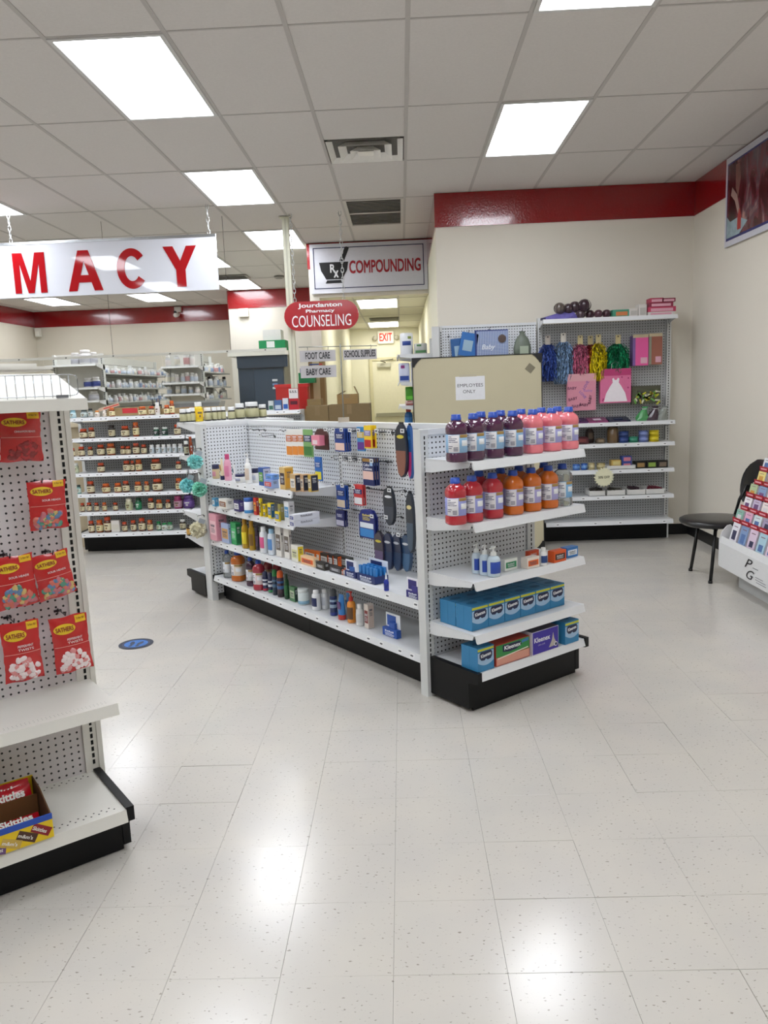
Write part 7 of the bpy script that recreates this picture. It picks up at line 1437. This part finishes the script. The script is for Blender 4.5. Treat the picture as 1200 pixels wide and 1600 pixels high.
CC = [['e8e4ee', '2f5aa0', 'c8a4c4', '7ab0c8', 'd8b0cc', 'e0c8d4', 'd898b0', 'e8c8d0'], ['3f8f72', 'd87aa8', 'bcd4dc', '6a5a8a', 'e0b8c8', 'c8d0e0', 'd8a0b0'], ['e4e0e4', 'a890bc', 'e8d8cc', 'c86a5a', 'b8c8d8', 'e0d0d8', 'a8a0c0'], ['8aa85a', '3f68a4', 'e6e0e2', 'd0404a', 'c8b8d0', 'e0dcd8'], ['e2c838', '6a5240', 'c8ccd0', 'd8a8b8', '8a9ab8', 'd8d4d0'], ['dfe2e4', '6a5a50', 'b8c0cc', 'e0c0c8', 'c0a8b8', 'd8d8dc'], ['b8cce0', 'd8dce4', '8aa8cc', 'e0d0d4', 'c8c0d0', 'e0e0e0'], ['d0d4dc', 'e0c4cc', 'b0b8c8', 'd8d8d8', 'c8b8c0', 'd8d0d8']]
RN = ['lowest', 'second', 'third', 'fourth', 'fifth', 'sixth', 'seventh', 'top']
for k in range(8):
    n_ = 10
    for j in range(n_):
        xc = .075+j*.143+(.0 if k % 2 else .02); c = CC[k][j % len(CC[k])]; tall = .150 if k == 0 else .090
        zb = TZ[k]-(.06 if k == 0 else .0); yb = TYY[k]
        if k: bx('name_strip', cr, RS, xc-.064, xc+.064, yb-.010, yb-.006, zb-.004, zb+.030); bx('strip_print', cr, M('e8a8b0', .5), xc-.045, xc+.045, yb-.0108, yb-.010, zb+.008, zb+.018)
        if j > 6: continue
        t = empty('greeting_card', 'greeting card, %s from left in the %s row of card rack' % (ORD[j], RN[k]), 'greeting card', cr.matrix_world @ Vector((0, 0, 0)), -90, 'greeting cards')
        t.location = Vector((2.33, 5.75, 0))+Vector((yb+.002, -xc, zb+.001)); t.rotation_euler = (R(-14), 0, R(-90))
        cl = ''.join('%02x' % int(255-(255-int(c[i:i+2], 16))*.58) for i in (0, 2, 4)); bx('card', t, M(cl, .4, var=.08, scale=30), -.056, .056, -.003, .0, 0, tall); bx('back_cards', t, M('cfcad4', .5), -.054, .058, .001, .012, .0, tall-.004)
        rg = random.Random(k*20+j); pc = rg.choice(['c85a7a', '5a7ab0', 'd8a04a', '7a5a8a', '4a8a7a', 'e8e0e4', '3a3a5a'])
        bx('picture', t, M(pc if pc != c else 'f0f0f0', .4, var=.4, scale=60), -.035+.01*rg.random(), .03, -.0042, -.003, tall*.18, tall*(.45+.2*rg.random())); bx('greeting_line', t, M('8a6a7a', .5), -.03, .03, -.0040, -.003, tall*.80, tall*.84)

# ------------------------------------------------------------------ floor sticker
t = empty('floor_sticker', 'round blue distancing sticker on the floor beside the candy rack', 'floor sticker', (-1.752, 4.765, .002))
def disc(r0, r1, n=36):
    return MB().lathe([(r0, 0), (r1, 0)], n, smooth=False)
for nm, r0, r1, z, c in (('rim', .0, .108, .0005, '0f1a30'), ('lettering_ring', .080, .084, .0012, '3a4a78'), ('disc', .0, .074, .0012, '1a66b4')):
    obj(nm, disc(r0, r1).mesh('d'), M(c, .4), t, (0, 0, z))
for sx in (-1, 1): obj('footprint', disc(0, .5, 16).mesh('fp'), M('0f2a4a', .4), t, (sx*.025, .005, .0018), (0, 0, R(-sx*12)), (.030, .075, 1)); obj('heel', disc(0, .5, 16).mesh('fp'), M('0f2a4a', .4), t, (sx*.022, -.045, .0018), (0, 0, 0), (.024, .03, 1))

# ------------------------------------------------------------------ pharmacy: shield, counter, stock shelves
ps = empty('sneeze_shield', 'clear plastic sneeze shield with white top rail hung over pharmacy counter', 'shield', (0, 8.27, 0))
def clear_mat():
    m = bpy.data.materials.new('clear_acrylic'); m.use_nodes = True; N = m.node_tree.nodes; Lk = m.node_tree.links
    out = N['Material Output']; N.remove(N['Principled BSDF'])
    tr = N.new('ShaderNodeBsdfTransparent'); tr.inputs[0].default_value = (.96, .97, .97, 1); gs = N.new('ShaderNodeBsdfGlossy'); gs.inputs['Roughness'].default_value = .03
    fr = N.new('ShaderNodeFresnel'); fr.inputs['IOR'].default_value = 1.35
    nz = N.new('ShaderNodeTexNoise'); nz.inputs['Scale'].default_value = 1.5; b = N.new('ShaderNodeBump'); b.inputs['Strength'].default_value = .05; Lk.new(nz.outputs['Fac'], b.inputs['Height']); Lk.new(b.outputs[0], gs.inputs['Normal'])
    mx = N.new('ShaderNodeMixShader'); Lk.new(fr.outputs[0], mx.inputs[0]); Lk.new(tr.outputs[0], mx.inputs[1]); Lk.new(gs.outputs[0], mx.inputs[2]); Lk.new(mx.outputs[0], out.inputs[0]); return m
CLEAR = clear_mat()
for xa, xb in ((-5.0, -3.75), (-3.74, -2.5), (-2.49, -1.20)): bx('acrylic_panel', ps, CLEAR, xa, xb, -.003, .003, 1.35, 1.985)
bx('top_rail', ps, M('c9c8be', .4), -5.0, -1.18, -.012, .012, 1.985, 2.012)
for x in (-4.6, -4.0, -3.5, -3.0, -2.4, -1.8, -1.4): bx('rail_screw', ps, M('4a4a46', .5), x-.008, x+.008, -.0135, -.012, 1.993, 2.004)
for x in (-3.006, -1.762, -4.3): obj('hanging_wire', MB().tube([(x, 0, 2.012), (x, 0, ZC-.005)], .0022, 5).mesh('wire'), M('4a4640', .5), ps)
pc = empty('pharmacy_counter', 'tan pharmacy counter behind the vitamin rack', 'counter', (0, 0, 0))
bx('counter_body', pc, M('b8ab90', .6), -5.2, -1.22, 8.12, 8.65, 0, 1.28); bx('counter_top', pc, M('cfc4aa', .4), -5.25, -1.20, 8.08, 8.72, 1.28, 1.32)
bx('back_ledge', pc, M('a89066', .6), -3.05, -1.85, 8.06, 8.08, 1.30, 1.44)
def carton(label, x0, x1, y0, y1, z0, z1, c='9c8560', flap=False, name='cardboard_box', mark=None):
    t = empty(name, label, 'box', ((x0+x1)/2, (y0+y1)/2, z0)); w_, d_, h_ = x1-x0, y1-y0, z1-z0
    bx('carton', t, M(c, .75, var=.05, scale=10), -w_/2, w_/2, -d_/2, d_/2, 0, h_)
    bx('tape', t, M('8a7450' if c not in ('14804a', 'd0d0cc') else c, .4), -.025, .025, -d_/2-.001, -d_/2, h_*.6, h_)
    if flap:
        for s, r in ((-1, 66), (1, -24)): obj('flap', CUBE, M('a88f64', .75), t, (s*(w_/2-.002), 0, h_-.002), (0, R(r), 0), (.003, d_*.96, .09))
    if mark: bx('label', t, M(mark, .5), -w_*.2, w_*.1, -d_/2-.0015, -d_/2, h_*.3, h_*.9)
    return t
t = empty('work_counter', 'low counter carrying cardboard boxes behind the gondola', 'counter', (-.55, 8.6, 0)); bx('counter_body', t, M('b8ab90', .6), -.45, .42, -.3, .3, 0, 1.12); bx('counter_top', t, M('cfc4aa', .4), -.48, .45, -.33, .33, 1.12, 1.15)
carton('long brown cardboard box, right of the pair behind the gondola', -.78, -.34, 8.35, 8.75, 1.15, 1.405, '7d6947'); carton('brown cardboard box, left of the pair behind the gondola', -1.02, -.785, 8.35, 8.75, 1.15, 1.40, '86714d'); carton('small open cardboard box on top of the long brown one', -.69, -.47, 8.42, 8.68, 1.407, 1.51, '96794c', True)
carton('flat brown carton beside the square post', -1.03, -.88, 8.55, 8.8, 1.402, 1.47, '8f7a52')
t = empty('plan_tube_box', 'tall narrow tan carton standing behind the square post', 'box', (-.98, 9.3, 0)); bx('carton', t, M('9a7f54', .75), -.09, .09, -.1, .1, 0, 1.93); bx('inner_panel', t, M('cfc49c', .7), -.045, .035, -.102, -.1, 0, 1.93)
t = empty('red_sharps_bin', 'bright red bin beside the square post', 'bin', (-1.22, 9.0, 1.36)); bx('bin_body', t, M('c81c1c', .35, coat=.3), -.2, .16, -.1, .1, 0, .27); bx('lid', t, M('d83030', .35), -.21, .17, -.11, .11, .25, .285)
bx('bin_stand', t, M('a89066', .6), -.2, .16, -.1, .1, -1.36, 0)
t = empty('green_box', 'green carton above the red bin', 'box', (-1.08, 9.05, 1.65)); bx('carton', t, M('14804a', .5), -.08, .10, -.1, .1, 0, .115); bx('blue_strip', t, M('24509a', .5), -.06, .08, -.09, .09, .115, .165)
# stock gondolas
def stock_gondola(label, X0, X1, Y0, Y1, H, zs_end, zs_side, seed, name='stock_shelving'):
    t = empty(name, label, 'shelving', (X0, Y0, 0))
    w_, l_ = X1-X0, Y1-Y0
    GM = M('d8d8d2', .5)
    bx('spine_panel', t, M('d4d2c8', .6), w_-.33, w_-.30, .3, l_, .1, H)
    for k in range(9): bx('slat_groove', t, M('6a6862', .7), w_-.3005, w_-.2985, .3, l_, 1.35+k*.085, 1.356+k*.085)
    bx('end_panel', t, M('dcdad2', .6), 0, w_-.02, .28, .30, .1, H)
    for x in (0, w_-.03): bx('upright', t, GM, x, x+.03, .22, .28, 0, H); slots(t, x+.015, .2195, 1.3, H-.02, .010)
    for y in (l_-.03,): bx('upright', t, GM, w_-.30, w_-.26, y, y+.03, 0, H)
    for z in zs_end: shelf(t, 0, w_, -.02, .28, z, .02, M('dcdcd8', .5))
    for z in zs_side: bx('side_shelf', t, M('c2c2bc', .5), w_-.30, w_, .3, l_, z-.012, z)
    bx('base', t, M('8a8a84', .5), 0, w_, 0, l_, 0, .15)
    return t
P1E = [2.0, 1.71, 1.545]; P1S = [1.89, 1.70, 1.51]; P2E = [1.93, 1.73, 1.585]; P2S = [1.86, 1.67, 1.5]
stock_gondola('pharmacy stock shelving run, left of the two behind the counter', -4.47, -3.82, 9.9, 13.2, 2.14, P1E, P1S, 1)
stock_gondola('pharmacy stock shelving run, right of the two behind the counter', -3.00, -2.53, 9.9, 11.7, 2.12, P2E, P2S, 2)
def stock(label, x, y, z, w_, h_, c, cap, lab, grp):
    t = empty('stock_bottle', label, 'bottle', (x, y, z), 0, grp)
    obj('body', Lt('vit_b', []), M(c, .35), t, scale=(w_, w_, h_)); obj('cap', Lt('vit_c', []), M(cap, .4), t, scale=(w_, w_, h_)); obj('label', sleeve('vit_l', 0, 0, 0), M(lab, .5, var=.1), t, scale=(w_, w_, h_))
rg = random.Random(11)
WC = ['d9d8d4', 'cfd0d0', 'e0dfda', 'c8c9c8']; LCs = ['dcdcdc', 'c8d0dc', 'e0d8d4', 'b8c4d4', 'd8d4c4', '8a9ab8', 'c89a9a']
def row(nm, grp, fn, n_, hmin, hmax, wmin, wmax, black=.06):
    for k in range(n_):
        x, y, z = fn((k+.5+rg.uniform(-.2, .2))/n_)
        stock(nm, x, y, z+.001, rg.uniform(wmin, wmax), rg.uniform(hmin, hmax), rg.choice(WC), '2a2a2e' if rg.random() < black else rg.choice(['e6e6e2', 'dcdcd8', 'e2e0da']), rg.choice(LCs), grp)
for k, z in enumerate(P1S): row('small white stock bottle in the %s packed row of left pharmacy run' % ['upper', 'middle', 'lower'][k], 'left run %s row' % ['upper', 'middle', 'lower'][k], lambda f_, z=z: (-3.86-.05*rg.random(), 10.25+2.9*f_, z), 30, .07, .13, .05, .075)
for k, z in enumerate(P2S): row('small stock bottle in the %s row on the side of right pharmacy run' % ['upper', 'middle', 'lower'][k], 'right run %s row' % ['upper', 'middle', 'lower'][k], lambda f_, z=z: (-2.58-.04*rg.random(), 10.25+1.4*f_, z), 13, .07, .15, .05, .08, .15)
for k, z in enumerate(P2E): row('white stock bottle on the %s end shelf of right pharmacy run' % ['upper', 'middle', 'lower'][k], 'right run %s end shelf' % ['upper', 'middle', 'lower'][k], lambda f_, z=z: (-2.97+.42*f_, 9.95, z), [4, 7, 5][k], [.13, .10, .08][k], [.17, .12, .12][k], .055, [.10, .065, .075][k], .1)
for (x, z, w_, h_, lab) in ((-4.12, P1E[0], .12, .15, 'large white stock jug, first on the upper end shelf of left pharmacy run'), (-3.99, P1E[0], .16, .18, 'largest white stock jug in the middle of upper end shelf'), (-3.88, P1E[0], .09, .15, 'narrow white stock jug, last on the upper end shelf'), (-3.98, P1E[1], .12, .12, 'large white jug with navy print on middle end shelf'), (-3.88, P1E[1], .10, .13, 'white jug behind the navy print jug on middle end shelf'), (-3.93, P1E[2], .13, .12, 'large white jug on the lower end shelf of left pharmacy run')):
    stock(lab, x, 10.0, z+.001, w_, h_, 'dcdad8', 'e6e4e2', 'c8c8d0' if 'navy' not in lab else '3a4a90', 'large stock jugs')
# grey cabinet and boxes on it
t = empty('grey_cabinet', 'tall dark blue-grey cabinet with white overhanging top in the pharmacy', 'cabinet', (-2.02, 11.7, 0))
CB = M('3a4654', .3, coat=.2, var=.05)
bx('cabinet_body', t, CB, -.33, .33, -.28, .3, 0, 2.09); bx('side_panel', t, M('8f897a', .6), .332, .345, -.28, .3, 0, 2.09); bx('left_door', t, M('35414f', .3), -.325, -.105, -.295, -.28, .1, 1.90); bx('right_door', t, M('3a4756', .3), -.10, .325, -.295, -.28, .1, 1.90); bx('header_panel', t, M('2f3a47', .3), -.33, .40, -.33, -.28, 1.92, 2.09); bx('overhanging_top', t, M('cfccc0', .5), -.45, .42, -.36, .3, 2.09, 2.15)
for z, c in ((1.72, 'c8ccd0'), (1.66, '6a8ab0'), (1.61, 'c8ccd0')): bx('sticker', t, M(c, .5), .16, .235, -.297, -.295, z, z+.03)
carton('green carton with white label on top of the grey cabinet', -2.02, -1.64, 11.38, 11.7, 2.152, 2.30, '14804a', mark='d8dcd8', name='green_carton'); carton('white carton on top of the green carton', -1.96, -1.70, 11.42, 11.7, 2.302, 2.45, 'd0d0cc', name='white_carton')
# things on the counter
t = empty('storage_bin', 'clear plastic storage bin on the pharmacy counter', 'bin', (-2.20, 8.46, 1.32)); obj('bin', MB().add([(-.22, -.12, 0), (.22, -.12, 0), (.22, .12, 0), (-.22, .12, 0), (-.27, -.15, .17), (.27, -.15, .17), (.27, .15, .17), (-.27, .15, .17)], [(0, 3, 2, 1), (0, 1, 5, 4), (1, 2, 6, 5), (2, 3, 7, 6), (3, 0, 4, 7)]).mesh('bin'), M('b8bcbe', .2, trans=.3), t); bx('rim', t, M('c8cccc', .3), -.28, .28, -.16, -.145, .16, .18); bx('sticker', t, M('c86a3a', .5, var=.5, scale=30), -.14, .02, -.152, -.14, .03, .12)
t = empty('pen_cup', 'black cup of pens on the pharmacy counter', 'cup', (-2.62, 8.35, 1.32)); obj('cup', Lt('cup', [(0, 0), (.45, 0), (.5, 1), (.46, 1), (.42, .1), (0, .1)], 16), M('1a1a1e', .4), t, scale=(.12, .12, .16))
for k in range(5): obj('pen', MB().tube([(.02*math.cos(k*1.3), .02*math.sin(k*1.3), .02), (.045*math.cos(k*1.3), .045*math.sin(k*1.3), .22)], .004, 5).mesh('pen'), M(['2a2a6a', '8a1a1a', '1a1a1a', '2a2a2a', '3a3a8a'][k], .4), t)
carton('low brown carton with red lettering on top of the vitamin rack', -2.98, -2.47, 7.90, 8.02, 1.383, 1.465, 'a08a62', name='shipping_carton', mark='c8343c')
t = empty('price_flag', 'slanted red and cream paper flag on the vitamin rack top', 'flag', (-2.95, 7.88, 1.40)); obj('paper', CUBE, M('d8b8a0', .6, var=.3, scale=30), t, (0, 0, .06), (0, R(-14), 0), (.22, .003, .03)); obj('stripe', CUBE, M('c8403a', .6), t, (.02, -.002, .075), (0, R(-14), 0), (.16, .003, .010))
# small goods on the right end of the vitamin rack top
for (u, w_, h_, c, c2, lab) in ((-1.235, .05, .095, 'c8d0d0', '3a6a5a', 'small white and teal carton on the right end of vitamin rack top'), (-1.165, .07, .10, '4a6a9a', 'b8c4d0', 'small blue carton on the right end of vitamin rack top'), (-1.09, .055, .115, 'd0d8e0', '2f5fae', 'white and blue carton on the right end of vitamin rack top')):
    t = empty('small_carton', lab, 'box', (u-.06, 7.80, 1.382)); bx('carton', t, M(c, .45), -w_/2, w_/2, -.03, .03, 0, h_); bx('front_print', t, M(c2, .5, var=.2, scale=60), -w_*.4, w_*.4, -.0312, -.03, h_*.1, h_*.5)
t = empty('tonic_carton', 'tall red and white carton marked S.S.S. on vitamin rack top', 'box', (-1.065, 7.80, 1.382)); bx('carton', t, M('b82430', .45), -.047, .047, -.04, .04, 0, .21); bx('white_panel', t, M('e2dede', .45), -.045, .045, -.0412, -.04, .11, .205); text(t, 'S.S.S.', M('1a1a20', .5), 0, -.0425, .165, .072, .022, .02); bx('dark_panel', t, M('5a1a2a', .45), -.035, .035, -.0412, -.04, .05, .085)
for (x, lab) in ((-.0, ''),): pass
# wall fittings
for nm, lab, cat, p, s, c in (('motion_sensor', 'small white sensor on the far left pharmacy wall', 'sensor', (-7.30, 16.0, 2.86), (.10, .08, .16), 'dcdad0'), ('alarm_box', 'small cream box under the stepped red band', 'wall box', (-2.72, 14.06, 2.90), (.16, .06, .14), 'd8d4c4')):
    t = empty(nm, lab, cat, p); obj('housing', CUBE, M(c, .5), t, scale=s); obj('cover', CUBE, M('e8e6dc', .4), t, (0, -s[1]/2-.002, s[2]*.15), scale=(s[0]*.8, .006, s[2]*.5))
t = empty('security_camera', 'small dome security camera on the far red band', 'camera', (-4.43, 16.03, 3.11)); obj('mount', CUBE, M('c8c4bc', .4), t, (0, .0, .12), scale=(.12, .10, .10)); obj('barrel', Lt('barrel', [(0, 0), (.5, 0), (.5, 1), (0, 1)], 16), M('d0ccc4', .4), t, (0, -.05, .07), (R(100), 0, 0), (.09, .09, .16)); obj('lens', Lt('disc', [(0, 0), (.5, 0), (.5, 1), (0, 1)], 20), M('15151a', .2), t, (0, -.21, .098), (R(100), 0, 0), (.06, .06, .004))
t = empty('smoke_detector', 'round grey smoke detector on the far ceiling', 'smoke detector', (-1.85, 12.6, ZC-.035)); obj('body', Lt('smoke', [(0, 0), (.4, .0), (.5, .4), (.5, 1), (0, 1)], 20), M('a8a49c', .5), t, scale=(.16, .16, .032)); obj('sensor_ring', Lt('smoke_r', [(.2, -.1), (.3, -.1), (.3, .05)], 16), M('6a6862', .5), t, scale=(.16, .16, .032))
